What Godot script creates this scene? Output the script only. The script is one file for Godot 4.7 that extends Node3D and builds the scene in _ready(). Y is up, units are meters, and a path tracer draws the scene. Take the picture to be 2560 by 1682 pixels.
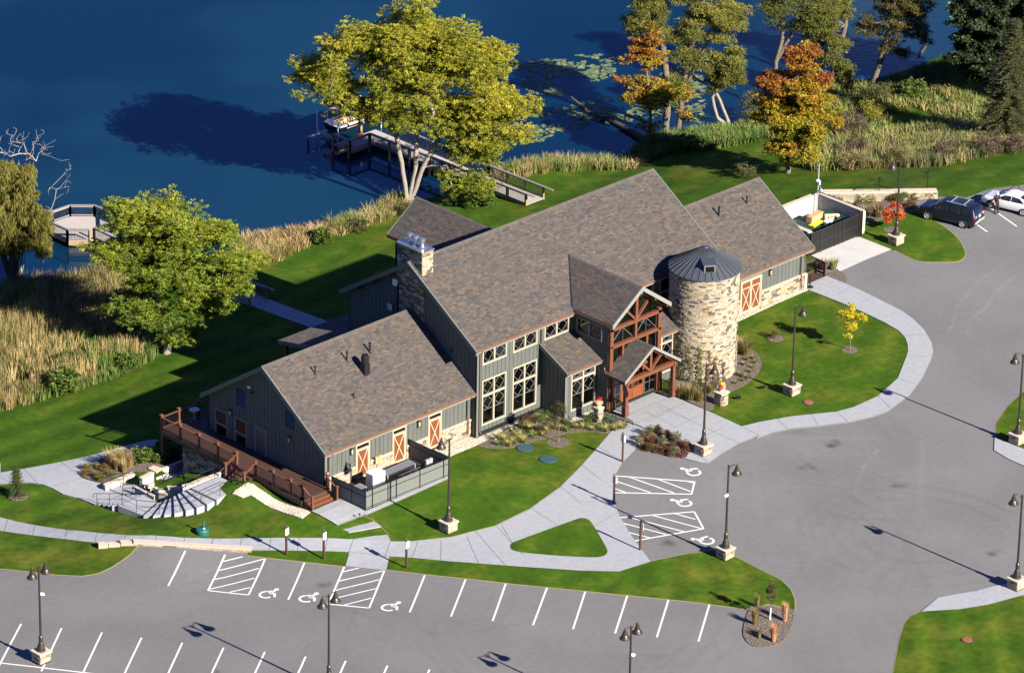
extends Node3D
# A lakeside lodge with a stone silo, seen from the air on an autumn morning. One unit is a metre; x runs along the
# front of the lodge, z points out of its front, y is up.

var M := {}
var used := {}
var rng := RandomNumberGenerator.new()


# ---------------------------------------------------------------- mesh builder
class MB:
	var v := PackedVector3Array()
	var n := PackedVector3Array()
	var c := PackedColorArray()
	var uv := PackedVector2Array()
	var col := Color(1, 1, 1)

	func tri(a: Vector3, b: Vector3, d: Vector3) -> void:
		var m := (d - a).cross(b - a).normalized()
		v.append(a); v.append(b); v.append(d)
		n.append(m); n.append(m); n.append(m)
		c.append(col); c.append(col); c.append(col)

	func quad(a: Vector3, b: Vector3, d: Vector3, e: Vector3) -> void:
		tri(a, b, d)
		tri(a, d, e)

	func stri(a: Vector3, b: Vector3, d: Vector3, na: Vector3, nb: Vector3, nd: Vector3) -> void:
		if (d - a).cross(b - a).dot(na + nb + nd) < 0.0:
			var t := b; b = d; d = t
			t = nb; nb = nd; nd = t
		v.append(a); v.append(b); v.append(d)
		n.append(na); n.append(nb); n.append(nd)
		c.append(col); c.append(col); c.append(col)

	func box(o: Vector3, s: Vector3, t := Transform3D()) -> void:   # centre o, size s, in the frame t
		var h := s * 0.5
		var p := []
		for k in 8:
			p.append(t * (o + Vector3(h.x if k & 1 else -h.x, h.y if k & 2 else -h.y, h.z if k & 4 else -h.z)))
		quad(p[1], p[0], p[2], p[3]); quad(p[4], p[5], p[7], p[6])
		quad(p[0], p[4], p[6], p[2]); quad(p[5], p[1], p[3], p[7])
		quad(p[2], p[6], p[7], p[3]); quad(p[0], p[1], p[5], p[4])

	func bevel(o: Vector3, s: Vector3, b: float, t := Transform3D()) -> void:   # a box with its front (+z) edges chamfered
		var h := s * 0.5
		var q := func(x, y, z): return t * (o + Vector3(x, y, z))
		var r := [q.call(-h.x, -h.y, h.z - b), q.call(h.x, -h.y, h.z - b), q.call(h.x, h.y, h.z - b), q.call(-h.x, h.y, h.z - b)]
		var f := [q.call(-h.x + b, -h.y + b, h.z), q.call(h.x - b, -h.y + b, h.z), q.call(h.x - b, h.y - b, h.z), q.call(-h.x + b, h.y - b, h.z)]
		var k := [q.call(-h.x, -h.y, -h.z), q.call(h.x, -h.y, -h.z), q.call(h.x, h.y, -h.z), q.call(-h.x, h.y, -h.z)]
		quad(f[0], f[3], f[2], f[1])
		for i in 4:
			var j := (i + 1) % 4
			quad(r[i], f[i], f[j], r[j])
			quad(k[i], r[i], r[j], k[j])

	func beam(a: Vector3, b: Vector3, w: float, h: float, up := Vector3.UP) -> void:   # a bar of w by h from a to b
		var z := (b - a).normalized()
		var x := up.cross(z)
		if x.length() < 0.01:
			x = Vector3.RIGHT.cross(z)
		x = x.normalized()
		var t := Transform3D(Basis(x, z.cross(x), z), (a + b) * 0.5)
		box(Vector3.ZERO, Vector3(w, h, a.distance_to(b)), t)

	func prism(poly: PackedVector2Array, t: Transform3D, z0: float, z1: float) -> void:   # poly in the xy plane of t, from z0 to z1
		var ix := Geometry2D.triangulate_polygon(poly)
		for i in range(0, ix.size(), 3):
			var a := poly[ix[i]]; var b := poly[ix[i + 1]]; var d := poly[ix[i + 2]]
			tri(t * Vector3(a.x, a.y, z1), t * Vector3(d.x, d.y, z1), t * Vector3(b.x, b.y, z1))
			tri(t * Vector3(a.x, a.y, z0), t * Vector3(b.x, b.y, z0), t * Vector3(d.x, d.y, z0))
		var cw := Geometry2D.is_polygon_clockwise(poly)
		for i in poly.size():
			var a := poly[i]; var b := poly[(i + 1) % poly.size()]
			if cw:
				var s := a; a = b; b = s
			quad(t * Vector3(a.x, a.y, z0), t * Vector3(a.x, a.y, z1), t * Vector3(b.x, b.y, z1), t * Vector3(b.x, b.y, z0))

	func tube(p: Array, r: Array, seg := 7, cap := true) -> void:
		var rings := []
		var norms := []
		var side := Vector3.ZERO
		for i in p.size():
			var d: Vector3 = (p[mini(i + 1, p.size() - 1)] - p[maxi(i - 1, 0)]).normalized()
			if i == 0:
				side = d.cross(Vector3(0.3, 0.1, 0.95)).normalized()
				if side.length() < 0.1:
					side = d.cross(Vector3.UP).normalized()
			side = (side - d * side.dot(d)).normalized()
			var o := d.cross(side)
			var ring := []
			var nn := []
			for k in seg:
				var a := TAU * k / seg
				var w := side * cos(a) + o * sin(a)
				ring.append(p[i] + w * r[i])
				nn.append(w)
			rings.append(ring); norms.append(nn)
		for i in p.size() - 1:
			for k in seg:
				var j := (k + 1) % seg
				stri(rings[i][k], rings[i][j], rings[i + 1][j], norms[i][k], norms[i][j], norms[i + 1][j])
				stri(rings[i][k], rings[i + 1][j], rings[i + 1][k], norms[i][k], norms[i + 1][j], norms[i + 1][k])
		if cap:
			for e in [0, p.size() - 1]:
				for k in range(1, seg - 1):
					tri(rings[e][0], rings[e][k], rings[e][k + 1])

	func lathe(prof: Array, o := Vector3.ZERO, seg := 20, smooth := true) -> void:   # prof: Vector2(radius, height)
		for i in prof.size() - 1:
			var a: Vector2 = prof[i]; var b: Vector2 = prof[i + 1]
			var s := Vector2(b.y - a.y, a.x - b.x).normalized()
			for k in seg:
				var u := TAU * k / seg; var w := TAU * (k + 1) / seg
				var du := Vector3(cos(u), 0, sin(u)); var dw := Vector3(cos(w), 0, sin(w))
				var pa := o + du * a.x + Vector3(0, a.y, 0); var pb := o + dw * a.x + Vector3(0, a.y, 0)
				var pc := o + dw * b.x + Vector3(0, b.y, 0); var pd := o + du * b.x + Vector3(0, b.y, 0)
				if smooth:
					var nu := du * s.x + Vector3(0, s.y, 0); var nw := dw * s.x + Vector3(0, s.y, 0)
					if a.x > 0.0001:
						stri(pa, pb, pc, nu, nw, nw)
					if b.x > 0.0001:
						stri(pa, pc, pd, nu, nw, nu)
				else:
					quad(pa, pb, pc, pd)

	func mesh() -> ArrayMesh:
		var am := ArrayMesh.new()
		if v.is_empty():
			return am
		var a := []
		a.resize(Mesh.ARRAY_MAX)
		a[Mesh.ARRAY_VERTEX] = v
		a[Mesh.ARRAY_NORMAL] = n
		a[Mesh.ARRAY_COLOR] = c
		if uv.size() == v.size():
			a[Mesh.ARRAY_TEX_UV] = uv
		am.add_surface_from_arrays(Mesh.PRIMITIVE_TRIANGLES, a)
		return am


# ---------------------------------------------------------------- things and parts
func numbered(s: String) -> String:
	if not used.has(s):
		used[s] = 0
		return s
	used[s] += 1
	return "%s_%03d" % [s, used[s]]


func thing(called: String, label: String, category: String, at := Vector3.ZERO, turn := 0.0, group := "") -> Node3D:
	var o := Node3D.new()
	o.name = numbered(called)
	add_child(o)
	o.position = at
	o.rotation.y = turn
	return tag(o, label, category, group)


func tag(o: Node3D, label: String, category: String, group := "") -> Node3D:
	o.set_meta("label", label)
	o.set_meta("category", category)
	if group != "":
		o.set_meta("group", group)
	return o


func copy_of(o: Node3D, label: String, at: Vector3, turn := 0.0) -> Node3D:
	var r: Node3D = o.duplicate()
	var base := String(o.name)
	if base.length() > 4 and base[-4] == "_" and base.right(3).is_valid_int():
		base = base.left(-4)
	r.name = numbered(base)
	add_child(r)
	r.position = at
	r.rotation.y = turn
	r.set_meta("label", label)
	return r


func obj(called: String, m: Mesh, mat: Material, parent: Node = self, t := Transform3D()) -> MeshInstance3D:
	var o := MeshInstance3D.new()
	o.mesh = m
	o.material_override = mat
	o.transform = t
	if parent == self:
		o.name = numbered(called)
		add_child(o)
	else:
		o.name = called
		parent.add_child(o, true)
	return o


func part(called: String, b: MB, mat: Material, parent: Node, t := Transform3D()) -> MeshInstance3D:
	return obj(called, b.mesh(), mat, parent, t)


func struct(called: String, b: MB, mat: Material) -> MeshInstance3D:
	var o := obj(called, b.mesh(), mat)
	o.set_meta("kind", "structure")
	return o


func stuff(o: Node) -> Node:
	o.set_meta("kind", "stuff")
	return o


func many(called: String, m: Mesh, mat: Material, xf: Array, cols: Array, parent: Node = self) -> MultiMeshInstance3D:
	var mm := MultiMesh.new()
	mm.transform_format = MultiMesh.TRANSFORM_3D
	mm.use_colors = true
	mm.mesh = m
	mm.instance_count = xf.size()
	for i in xf.size():
		mm.set_instance_transform(i, xf[i])
		mm.set_instance_color(i, cols[i])
	var o := MultiMeshInstance3D.new()
	o.multimesh = mm
	o.material_override = mat
	if parent == self:
		o.name = numbered(called)
		add_child(o)
	else:
		o.name = called
		parent.add_child(o, true)
	return o


func boxm(o: Vector3, s: Vector3) -> MB:
	var b := MB.new()
	b.box(o, s)
	return b


func pl(a: Array) -> PackedVector2Array:
	var r := PackedVector2Array()
	for i in range(0, a.size(), 2):
		r.append(Vector2(a[i], a[i + 1]))
	return r


func rect(x0: float, y0: float, x1: float, y1: float) -> PackedVector2Array:
	return PackedVector2Array([Vector2(x0, y0), Vector2(x1, y0), Vector2(x1, y1), Vector2(x0, y1)])


func circle(x: float, y: float, r: float, seg := 24, ry := -1.0) -> PackedVector2Array:
	var p := PackedVector2Array()
	for k in seg:
		p.append(Vector2(x + r * cos(TAU * k / seg), y + (r if ry < 0 else ry) * sin(TAU * k / seg)))
	return p


func smooth_line(p: PackedVector2Array, closed := true, steps := 4) -> PackedVector2Array:   # Catmull-Rom through the points
	var r := PackedVector2Array()
	var k := p.size()
	for i in (k if closed else k - 1):
		var a := p[(i - 1 + k) % k] if closed else p[maxi(i - 1, 0)]
		var b := p[i]
		var c := p[(i + 1) % k]
		var d := p[(i + 2) % k] if closed else p[mini(i + 2, k - 1)]
		for s in steps:
			r.append(b.cubic_interpolate(c, a, d, float(s) / steps))
	if not closed:
		r.append(p[k - 1])
	return r


func rf(a: float, b: float) -> float:
	return rng.randf_range(a, b)


func lin(r: float, g: float, b: float) -> Color:   # real-world linear albedo -> the sRGB that albedo_color wants
	return Color(r, g, b).linear_to_srgb()


func face(x: Vector3, z: Vector3, o: Vector3) -> Transform3D:   # x along the wall, y up, z out of it
	return Transform3D(Basis(x, Vector3.UP, z), o)


# ---------------------------------------------------------------- materials
func mat(called: String, c: Color, rough := 0.8, metal := 0.0) -> StandardMaterial3D:
	var m := StandardMaterial3D.new()
	m.resource_name = called
	m.albedo_color = c
	m.roughness = rough
	m.metallic = metal
	M[called] = m
	return m


func vmat(called: String, rough := 0.8) -> StandardMaterial3D:   # takes its colour from vertices or copies
	var m := mat(called, Color.WHITE, rough)
	m.vertex_color_use_as_albedo = true
	return m


func noise(freq: float, oct := 4, sd := 1, kind := FastNoiseLite.TYPE_SIMPLEX_SMOOTH) -> FastNoiseLite:
	var f := FastNoiseLite.new()
	f.seed = sd
	f.noise_type = kind
	f.frequency = freq
	f.fractal_octaves = oct
	return f


func ntex(f: FastNoiseLite, cols: Array, size := 512) -> ImageTexture:   # a seamless picture of noise through a ramp of sRGB colours
	var im: Image = f.get_seamless_image(size, size)
	var out := Image.create_empty(size, size, false, Image.FORMAT_RGB8)
	var dat := im.get_data()
	var lut := []
	for i in 256:
		var t := i / 255.0 * (cols.size() - 1)
		var k := mini(int(t), cols.size() - 2)
		lut.append((cols[k] as Color).lerp(cols[k + 1], t - k))
	var bytes := PackedByteArray()
	bytes.resize(size * size * 3)
	for i in size * size:
		var q: Color = lut[dat[i]]
		bytes[i * 3] = q.r8; bytes[i * 3 + 1] = q.g8; bytes[i * 3 + 2] = q.b8
	out.set_data(size, size, false, Image.FORMAT_RGB8, bytes)
	return ImageTexture.create_from_image(out)


func tri_tex(m: StandardMaterial3D, t: Texture2D, scale: float, stretch := Vector3.ONE) -> void:
	m.albedo_texture = t
	m.uv1_triplanar = true
	m.uv1_world_triplanar = true
	m.uv1_scale = stretch * scale


func relief(m: StandardMaterial3D, t: Texture2D, cm: float) -> void:
	m.heightmap_enabled = true
	m.heightmap_texture = t
	m.heightmap_scale = cm


func grey(a: float) -> Color:
	return Color(a, a, a)


func make_materials() -> void:
	var fine := ntex(noise(0.02, 5, 3), [grey(0.92), grey(0.97), grey(1.0)], 256)
	var grain := ntex(noise(0.08, 3, 4), [grey(0.55), grey(0.85), grey(1.0)], 256)
	var bumpy := ntex(noise(0.06, 4, 9), [grey(0), grey(1)], 256)
	M.fine = fine; M.grain = grain; M.bumpy = bumpy
	var m: StandardMaterial3D
	# ground
	m = mat("concrete", lin(0.285, 0.3, 0.32), 0.9); tri_tex(m, fine, 0.3); relief(m, bumpy, 0.3)
	m = mat("concrete_joint", lin(0.14, 0.14, 0.14), 0.95)
	m = mat("apron_concrete", lin(0.45, 0.445, 0.42), 0.9); tri_tex(m, fine, 0.09)
	m = mat("mulch", lin(0.3, 0.235, 0.185), 1.0); tri_tex(m, ntex(noise(0.16, 4, 21, FastNoiseLite.TYPE_CELLULAR), [grey(0.2), grey(0.7), grey(1.0)], 256), 0.22); relief(m, bumpy, 4.0)
	m = mat("gravel_bed", lin(0.5, 0.45, 0.38), 1.0)
	m = vmat("pebbles", 0.9)
	m = mat("soil_edge", lin(0.24, 0.19, 0.09), 1.0)
	m = mat("paint_white", lin(0.68, 0.68, 0.67), 0.7); tri_tex(m, ntex(noise(0.05, 5, 12), [grey(0.85), grey(0.97), grey(1)], 256), 0.5)
	m = mat("stain", lin(0.085, 0.083, 0.08), 0.8)
	# lodge
	m = mat("siding", lin(0.082, 0.092, 0.084), 0.75); tri_tex(m, ntex(noise(0.03, 5, 14), [grey(0.86), grey(0.97), grey(1)], 256), 0.4, Vector3(1, 0.15, 1))
	m = mat("siding_core", lin(0.05, 0.055, 0.05), 0.9)
	m = mat("trim_cream", lin(0.36, 0.31, 0.22), 0.6)
	m = mat("trim_pale", lin(0.18, 0.187, 0.172), 0.6)
	m = mat("fascia", lin(0.11, 0.122, 0.113), 0.6)
	m = mat("copper", lin(0.3, 0.16, 0.105), 0.45, 0.5)
	m = mat("downpipe", lin(0.17, 0.105, 0.075), 0.45, 0.6)
	m = mat("grille", lin(0.3, 0.3, 0.28), 0.5)
	m = mat("sash", lin(0.075, 0.08, 0.082), 0.5)
	m = mat("glass", Color(0.02, 0.025, 0.03, 0.6), 0.04)
	m.transparency = BaseMaterial3D.TRANSPARENCY_ALPHA
	m.metallic_specular = 0.6
	m = mat("interior", lin(0.04, 0.033, 0.028), 0.9)
	m = mat("interior_floor", lin(0.07, 0.04, 0.022), 0.6)
	m = mat("roof_deck", lin(0.06, 0.055, 0.05), 0.95)
	m = vmat("shingle", 0.92)
	tri_tex(m, ntex(noise(0.1, 3, 17), [grey(0.62), grey(0.92), grey(1)], 256), 0.9)
	m = mat("cedar", lin(0.2, 0.06, 0.018), 0.55); tri_tex(m, ntex(noise(0.03, 5, 8), [Color(0.62, 0.55, 0.5), Color(0.95, 0.92, 0.9), Color(1, 1, 1)], 256), 0.8, Vector3(4, 0.35, 4))
	m = mat("timber", lin(0.145, 0.052, 0.025), 0.55); tri_tex(m, ntex(noise(0.03, 5, 18), [Color(0.6, 0.55, 0.5), Color(0.95, 0.93, 0.9), Color(1, 1, 1)], 256), 0.7, Vector3(2, 1, 2))
	m = mat("deck_wood", lin(0.085, 0.042, 0.03), 0.65); tri_tex(m, grain, 0.6, Vector3(1, 1, 3))
	m = mat("deck_rail", lin(0.105, 0.04, 0.022), 0.6)
	m = mat("deck_dark", lin(0.12, 0.05, 0.035), 0.6)
	m = mat("black_metal", lin(0.016, 0.016, 0.018), 0.45, 0.4)
	m = mat("bronze", lin(0.055, 0.043, 0.036), 0.4, 0.5)
	m = mat("zinc", lin(0.085, 0.098, 0.115), 0.45, 0.5)
	m = mat("steel", lin(0.55, 0.57, 0.6), 0.28, 0.9)
	m = mat("galv", lin(0.42, 0.44, 0.46), 0.5, 0.4)
	m = mat("white_paint", lin(0.8, 0.8, 0.78), 0.4)
	m = mat("grey_fence", lin(0.13, 0.14, 0.128), 0.7)
	m = mat("lantern_glass", lin(0.5, 0.42, 0.28), 0.2)
	m = mat("louvre", lin(0.075, 0.095, 0.12), 0.6)
	m = mat("black_rubber", lin(0.012, 0.012, 0.012), 0.8)
	m = mat("mortar", lin(0.2, 0.175, 0.14), 0.95); tri_tex(m, fine, 0.8)
	m = mat("cap_stone", lin(0.46, 0.4, 0.31), 0.85); tri_tex(m, fine, 0.5); relief(m, bumpy, 0.6)
	m = mat("block_wall", lin(0.42, 0.41, 0.38), 0.9); tri_tex(m, fine, 0.5)
	var pal := [[0.68, 0.57, 0.4], [0.72, 0.63, 0.46], [0.6, 0.44, 0.25], [0.6, 0.5, 0.37], [0.66, 0.5, 0.3], [0.36, 0.28, 0.21], [0.17, 0.15, 0.15], [0.76, 0.68, 0.53], [0.5, 0.47, 0.43], [0.24, 0.18, 0.13]]
	var stone_tex := ntex(noise(0.05, 4, 31), [grey(0.7), grey(0.95), grey(1)], 256)
	M.stones = []
	for i in pal.size():
		m = mat("stone_%d" % i, lin(pal[i][0] * 0.55, pal[i][1] * 0.55, pal[i][2] * 0.55), 0.9)
		tri_tex(m, stone_tex, 1.3)
		relief(m, bumpy, 0.9)
		M.stones.append(m)
	M.pal = pal
	m = vmat("stone_mix", 0.9); tri_tex(m, stone_tex, 1.3)
	# plants
	m = vmat("leaf", 0.6)
	m.backlight_enabled = true
	m.backlight = Color(0.95, 0.95, 0.7)
	m.cull_mode = BaseMaterial3D.CULL_DISABLED
	m = vmat("blade", 0.75)
	m.backlight_enabled = true
	m.backlight = Color(0.5, 0.5, 0.4)
	m.cull_mode = BaseMaterial3D.CULL_DISABLED
	m = mat("bark", lin(0.2, 0.165, 0.13), 0.95); tri_tex(m, ntex(noise(0.05, 4, 41), [grey(0.45), grey(0.85), grey(1)], 256), 0.7, Vector3(2, 0.4, 2)); relief(m, bumpy, 3.0)
	m = mat("bark_pale", lin(0.34, 0.3, 0.25), 0.95); tri_tex(m, ntex(noise(0.05, 4, 42), [grey(0.5), grey(0.85), grey(1)], 256), 0.7, Vector3(2, 0.4, 2)); relief(m, bumpy, 3.0)
	m = mat("bark_dead", lin(0.27, 0.25, 0.23), 0.95)
	m = mat("bark_dark", lin(0.07, 0.055, 0.045), 0.95); relief(m, bumpy, 3.0); tri_tex(m, grain, 0.6)
	# piers and boat
	m = mat("pier_board", lin(0.5, 0.46, 0.43), 0.85); tri_tex(m, grain, 0.6, Vector3(1, 1, 2))
	m = mat("pier_rail", lin(0.3, 0.28, 0.27), 0.8); tri_tex(m, grain, 0.6)
	m = mat("pier_post", lin(0.34, 0.235, 0.12), 0.85); tri_tex(m, grain, 0.8, Vector3(2, 0.5, 2))
	m = mat("pier_beam", lin(0.45, 0.28, 0.16), 0.85); tri_tex(m, grain, 0.8)
	m = mat("canvas_tan", lin(0.62, 0.4, 0.24), 0.85)
	m = mat("navy_gel", lin(0.008, 0.012, 0.03), 0.15)
	m = mat("orange_plastic", lin(0.75, 0.17, 0.03), 0.5)
	# cars and small things
	m = mat("navy_paint", lin(0.003, 0.006, 0.02), 0.35); m.clearcoat_enabled = true; m.clearcoat = 0.6; m.clearcoat_roughness = 0.05
	m = mat("white_car", lin(0.72, 0.73, 0.75), 0.35); m.clearcoat_enabled = true; m.clearcoat = 0.8; m.clearcoat_roughness = 0.05
	m = mat("car_glass", lin(0.012, 0.018, 0.02), 0.05); m.metallic_specular = 0.7
	m = mat("tail_red", lin(0.45, 0.02, 0.02), 0.2)
	m = mat("lamp_clear", lin(0.65, 0.66, 0.68), 0.15)
	m = mat("skin", lin(0.42, 0.24, 0.16), 0.6)
	m = mat("cloth_black", lin(0.012, 0.012, 0.013), 0.9)
	m = mat("cloth_white", lin(0.75, 0.75, 0.75), 0.8)
	m = mat("green_plastic", lin(0.008, 0.1, 0.075), 0.5)
	m = mat("manhole_teal", lin(0.03, 0.075, 0.09), 0.6); tri_tex(m, fine, 0.8)
	m = mat("manhole_rust", lin(0.2, 0.07, 0.04), 0.8)
	m = mat("sign_blue", lin(0.02, 0.1, 0.45), 0.4)
	m = mat("sign_white", lin(0.8, 0.8, 0.82), 0.4)
	m = mat("sign_post", lin(0.06, 0.03, 0.022), 0.6)
	m = mat("sign_back", lin(0.05, 0.05, 0.055), 0.5, 0.5)
	m = mat("kraft", lin(0.45, 0.27, 0.13), 0.9)
	m = mat("yellow_plastic", lin(0.6, 0.45, 0.03), 0.5)
	m = mat("pale_yellow", lin(0.62, 0.53, 0.2), 0.6)
	m = mat("bin_green", lin(0.012, 0.045, 0.03), 0.5)
	m = mat("red_flower", lin(0.4, 0.01, 0.02), 0.7)
	m = mat("yellow_flower", lin(0.75, 0.5, 0.01), 0.7)
	m = mat("peach_flower", lin(0.75, 0.42, 0.16), 0.7)
	m = mat("fire_red", lin(0.5, 0.02, 0.02), 0.4)
	m = mat("trunk_wrap", lin(0.8, 0.8, 0.8), 0.8)


func make_sky_and_camera() -> void:
	var cam := Camera3D.new()
	cam.name = "camera"
	cam.fov = 7.992
	cam.near = 1.0
	cam.far = 6000.0
	cam.transform = Transform3D(Basis(Vector3(0.714225, 0.016282, 0.699726), Vector3(0.28662, 0.905257, -0.313623), Vector3(-0.638539, 0.424553, 0.641891)), Vector3(-214.04, 151.19, 218.56))
	add_child(cam)
	cam.current = true

	var sky := ProceduralSkyMaterial.new()
	sky.sky_top_color = Color(0.1, 0.25, 0.6)
	sky.sky_horizon_color = Color(0.4, 0.58, 0.84)
	sky.sky_curve = 0.16
	sky.ground_bottom_color = Color(0.12, 0.14, 0.12)
	sky.ground_horizon_color = Color(0.4, 0.5, 0.58)
	sky.sky_energy_multiplier = 1.0
	sky.sun_angle_max = 12.0
	sky.sky_cover = cloud_cover()
	sky.sky_cover_modulate = Color(1, 1, 1, 1)
	var e := Environment.new()
	e.background_mode = Environment.BG_SKY
	e.sky = Sky.new()
	e.sky.sky_material = sky
	e.background_energy_multiplier = 0.4
	e.tonemap_mode = Environment.TONE_MAPPER_LINEAR
	e.tonemap_exposure = 2.95
	e.sdfgi_enabled = true
	e.ssao_enabled = true
	e.ssil_enabled = true
	var w := WorldEnvironment.new()
	w.name = "environment"
	w.environment = e
	add_child(w)

	var sun := DirectionalLight3D.new()
	sun.name = "sun"
	sun.light_color = Color(1.0, 0.96, 0.9)
	sun.light_energy = 1.55
	sun.light_angular_distance = 0.53
	sun.shadow_enabled = true
	add_child(sun)
	sun.look_at_from_position(Vector3(0.022, 0.56, 1.0) * 100.0, Vector3.ZERO)


func cloud_cover() -> ImageTexture:   # broken fair-weather cloud, denser towards the horizon
	var w := 1024
	var h := 512
	var f := noise(2.1, 5, 104)
	var bytes := PackedByteArray()
	bytes.resize(w * h * 4)
	for j in h:
		var el := PI * (0.5 - (j + 0.5) / h)
		if el < 0.0:
			break
		for i in w:
			var az := TAU * i / w
			var d := Vector3(cos(az) * cos(el), sin(el), sin(az) * cos(el))
			var q := d / (d.y + 0.22)   # a flat cloud layer seen from below
			var n := f.get_noise_3d(q.x * 0.5, q.z * 0.5, 0.0) + 0.35 * f.get_noise_3d(q.x * 1.9, q.z * 1.9, 3.0)
			var a := smoothstep(0.02, 0.42, n) * 0.34
			var p := (j * w + i) * 4
			bytes[p] = 205; bytes[p + 1] = 212; bytes[p + 2] = 222
			bytes[p + 3] = int(a * 255)
	return ImageTexture.create_from_image(Image.create_from_data(w, h, false, Image.FORMAT_RGBA8, bytes))


func _ready() -> void:
	make_materials()
	make_sky_and_camera()
	make_ground()
	make_lodge()
	make_silo()
	make_deck()
	make_terrace()
	make_yards()
	make_small_things()
	make_trees()
	make_plants()
	make_piers()
	make_cars()
	make_person()
	#BUILD


# ---------------------------------------------------------------- the lie of the land
const X0 := -70.0
const Z0 := -122.0
const STEP := 1.25
const CELLS := 156
var rbf := PackedFloat32Array([-23.10, -7.10, 0.18258, -22.15, -5.82, -0.58184, -20.89, -5.04, -1.13508, 13.36, 20.47, -0.00717, 30.57, 17.46, -0.00818, 5.74, 15.28, -0.01221, 3.46, 37.19, -0.00267, -7.13, 31.48, 0.00338, 55.43, 0.35, -0.02968, 46.26, 11.57, -0.01490, -0.69, 44.55, -0.00726, -17.38, 25.74, -0.00318, -24.63, 17.10, 0.01489, -33.35, 10.01, 0.01196, -42.74, 3.86, 0.00130, -38.13, -3.56, -0.01712, -26.35, 2.02, -0.09388, -19.65, 9.66, -0.00474, -15.95, 16.20, 0.00355, 9.33, 7.62, 0.03371, -2.21, 7.98, -0.01126, -4.77, 2.01, 0.06167, -12.11, 7.99, -0.01205, -16.83, 7.04, -0.08710, -7.92, 12.10, -0.00391, -14.54, 0.66, 0.03485, -17.51, 0.86, 0.31244, -17.15, -2.18, -0.61200, -18.70, -4.90, 1.38643, -21.42, 1.70, -0.05089, -24.71, -2.06, 0.02888, -27.32, -5.28, 0.07628, -23.83, -8.50, -0.38102, -23.39, -13.19, -0.12485, -23.50, -17.74, 0.01137, -25.62, -20.87, 0.01795, -27.33, -18.28, 0.02976, -31.01, -14.67, -0.04568, -28.98, -9.23, 0.21473, -32.16, -8.13, -0.26042, -35.97, -8.04, 0.13781, -23.00, -5.38, 0.95569, -25.36, -10.83, 0.06433, -19.55, -17.77, 0.02304, -15.18, -18.21, 0.22545, -18.61, -23.20, -0.08173, -22.99, -24.14, 0.01527, -11.17, -24.85, 0.02949, -17.91, -31.44, 0.01465, -3.77, -28.66, 0.03151, -10.66, -33.37, -0.05704, -5.40, -41.80, -0.00552, 1.51, -42.41, -0.00506, -2.71, -49.29, 0.02855, 7.66, -47.13, -0.01277, 4.81, -56.45, -0.02562, 20.27, -43.47, -0.01037, 15.94, -42.71, 0.05215, 17.65, -38.01, -0.00382, 23.99, -39.90, -0.02316, 32.60, -42.55, 0.08475, 38.27, -44.96, -0.10462, 18.04, -33.44, -0.01040, 12.03, -34.27, 0.03244, 11.24, -28.48, -0.01248, 5.88, -31.84, -0.01767, 44.06, -41.75, 0.12592, 48.35, -40.01, 0.05254, 51.66, -36.24, -0.20415, 55.19, -37.68, 0.08850, 40.22, -34.35, -0.10196, 36.11, -33.65, 0.02936, 48.06, -32.26, 0.01564, 52.93, -27.70, 0.04232, 54.47, -20.10, 0.00054, 58.96, -35.33, 0.07878, 64.22, -35.31, 0.01099, 65.49, -38.99, 0.00594, 76.33, -37.50, 0.11871, 80.11, -35.41, -0.02182, 90.15, -33.77, 0.05567, 96.52, -31.28, 0.03135, 82.55, -42.10, -0.04956, 94.28, -39.81, -0.02011, 56.43, -13.98, 0.03080, 58.55, -9.01, -0.01813, 60.81, -4.22, 0.08917, 66.82, -5.66, 0.02503, 71.13, -12.85, 0.01503, 66.28, -17.94, -0.05382, 75.53, -25.98, 0.03745, 82.81, -22.62, -0.07789, 68.72, -29.61, -0.07637, 45.62, -8.88, 0.04295, 49.19, -5.33, -0.00504, 61.43, -42.68, -0.14813, 61.62, -50.62, 0.00268, 40.03, -57.34, -0.02334, 20.71, -62.56, -0.03736, 17.00, -72.01, 0.01160, 63.22, -71.19, 0.01297, 43.28, -89.19, 0.01146, 84.22, -59.34, -0.00585, 103.15, -44.90, -0.04378, -13.00, -15.00, -0.27997, 0.00, -17.00, -0.02096, 12.00, -20.00, 0.01377, 25.00, -15.00, -0.04925, 36.00, -9.00, 0.02561, 37.00, -2.00, -0.00057, 20.00, -25.00, -0.06058, 34.00, -16.00, 0.08028])
var high := PackedFloat32Array()


func land(x: float, z: float) -> float:
	var s := -4.32542
	for i in range(0, rbf.size(), 3):
		var dx := x - rbf[i]
		var dz := z - rbf[i + 1]
		s -= rbf[i + 2] * sqrt(dx * dx + dz * dz + 4.0)
	return clampf(s, -8.5, 0.3)


func make_land() -> void:
	high.resize((CELLS + 1) * (CELLS + 1))
	for j in CELLS + 1:
		for i in CELLS + 1:
			high[j * (CELLS + 1) + i] = land(X0 + i * STEP, Z0 + j * STEP)


func hy(x: float, z: float) -> float:   # height of the ground mesh
	var a := (x - X0) / STEP
	var b := (z - Z0) / STEP
	if a < 0 or b < 0 or a >= CELLS or b >= CELLS:
		return land(x, z)
	var i := int(a)
	var j := int(b)
	a -= i; b -= j
	var w := CELLS + 1
	var h00 := high[j * w + i]; var h10 := high[j * w + i + 1]
	var h01 := high[(j + 1) * w + i]; var h11 := high[(j + 1) * w + i + 1]
	if a + b <= 1.0:
		return h00 + a * (h10 - h00) + b * (h01 - h00)
	return h11 + (1 - a) * (h01 - h11) + (1 - b) * (h10 - h11)


func on(x: float, z: float, up := 0.0) -> Vector3:
	return Vector3(x, hy(x, z) + up, z)


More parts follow.
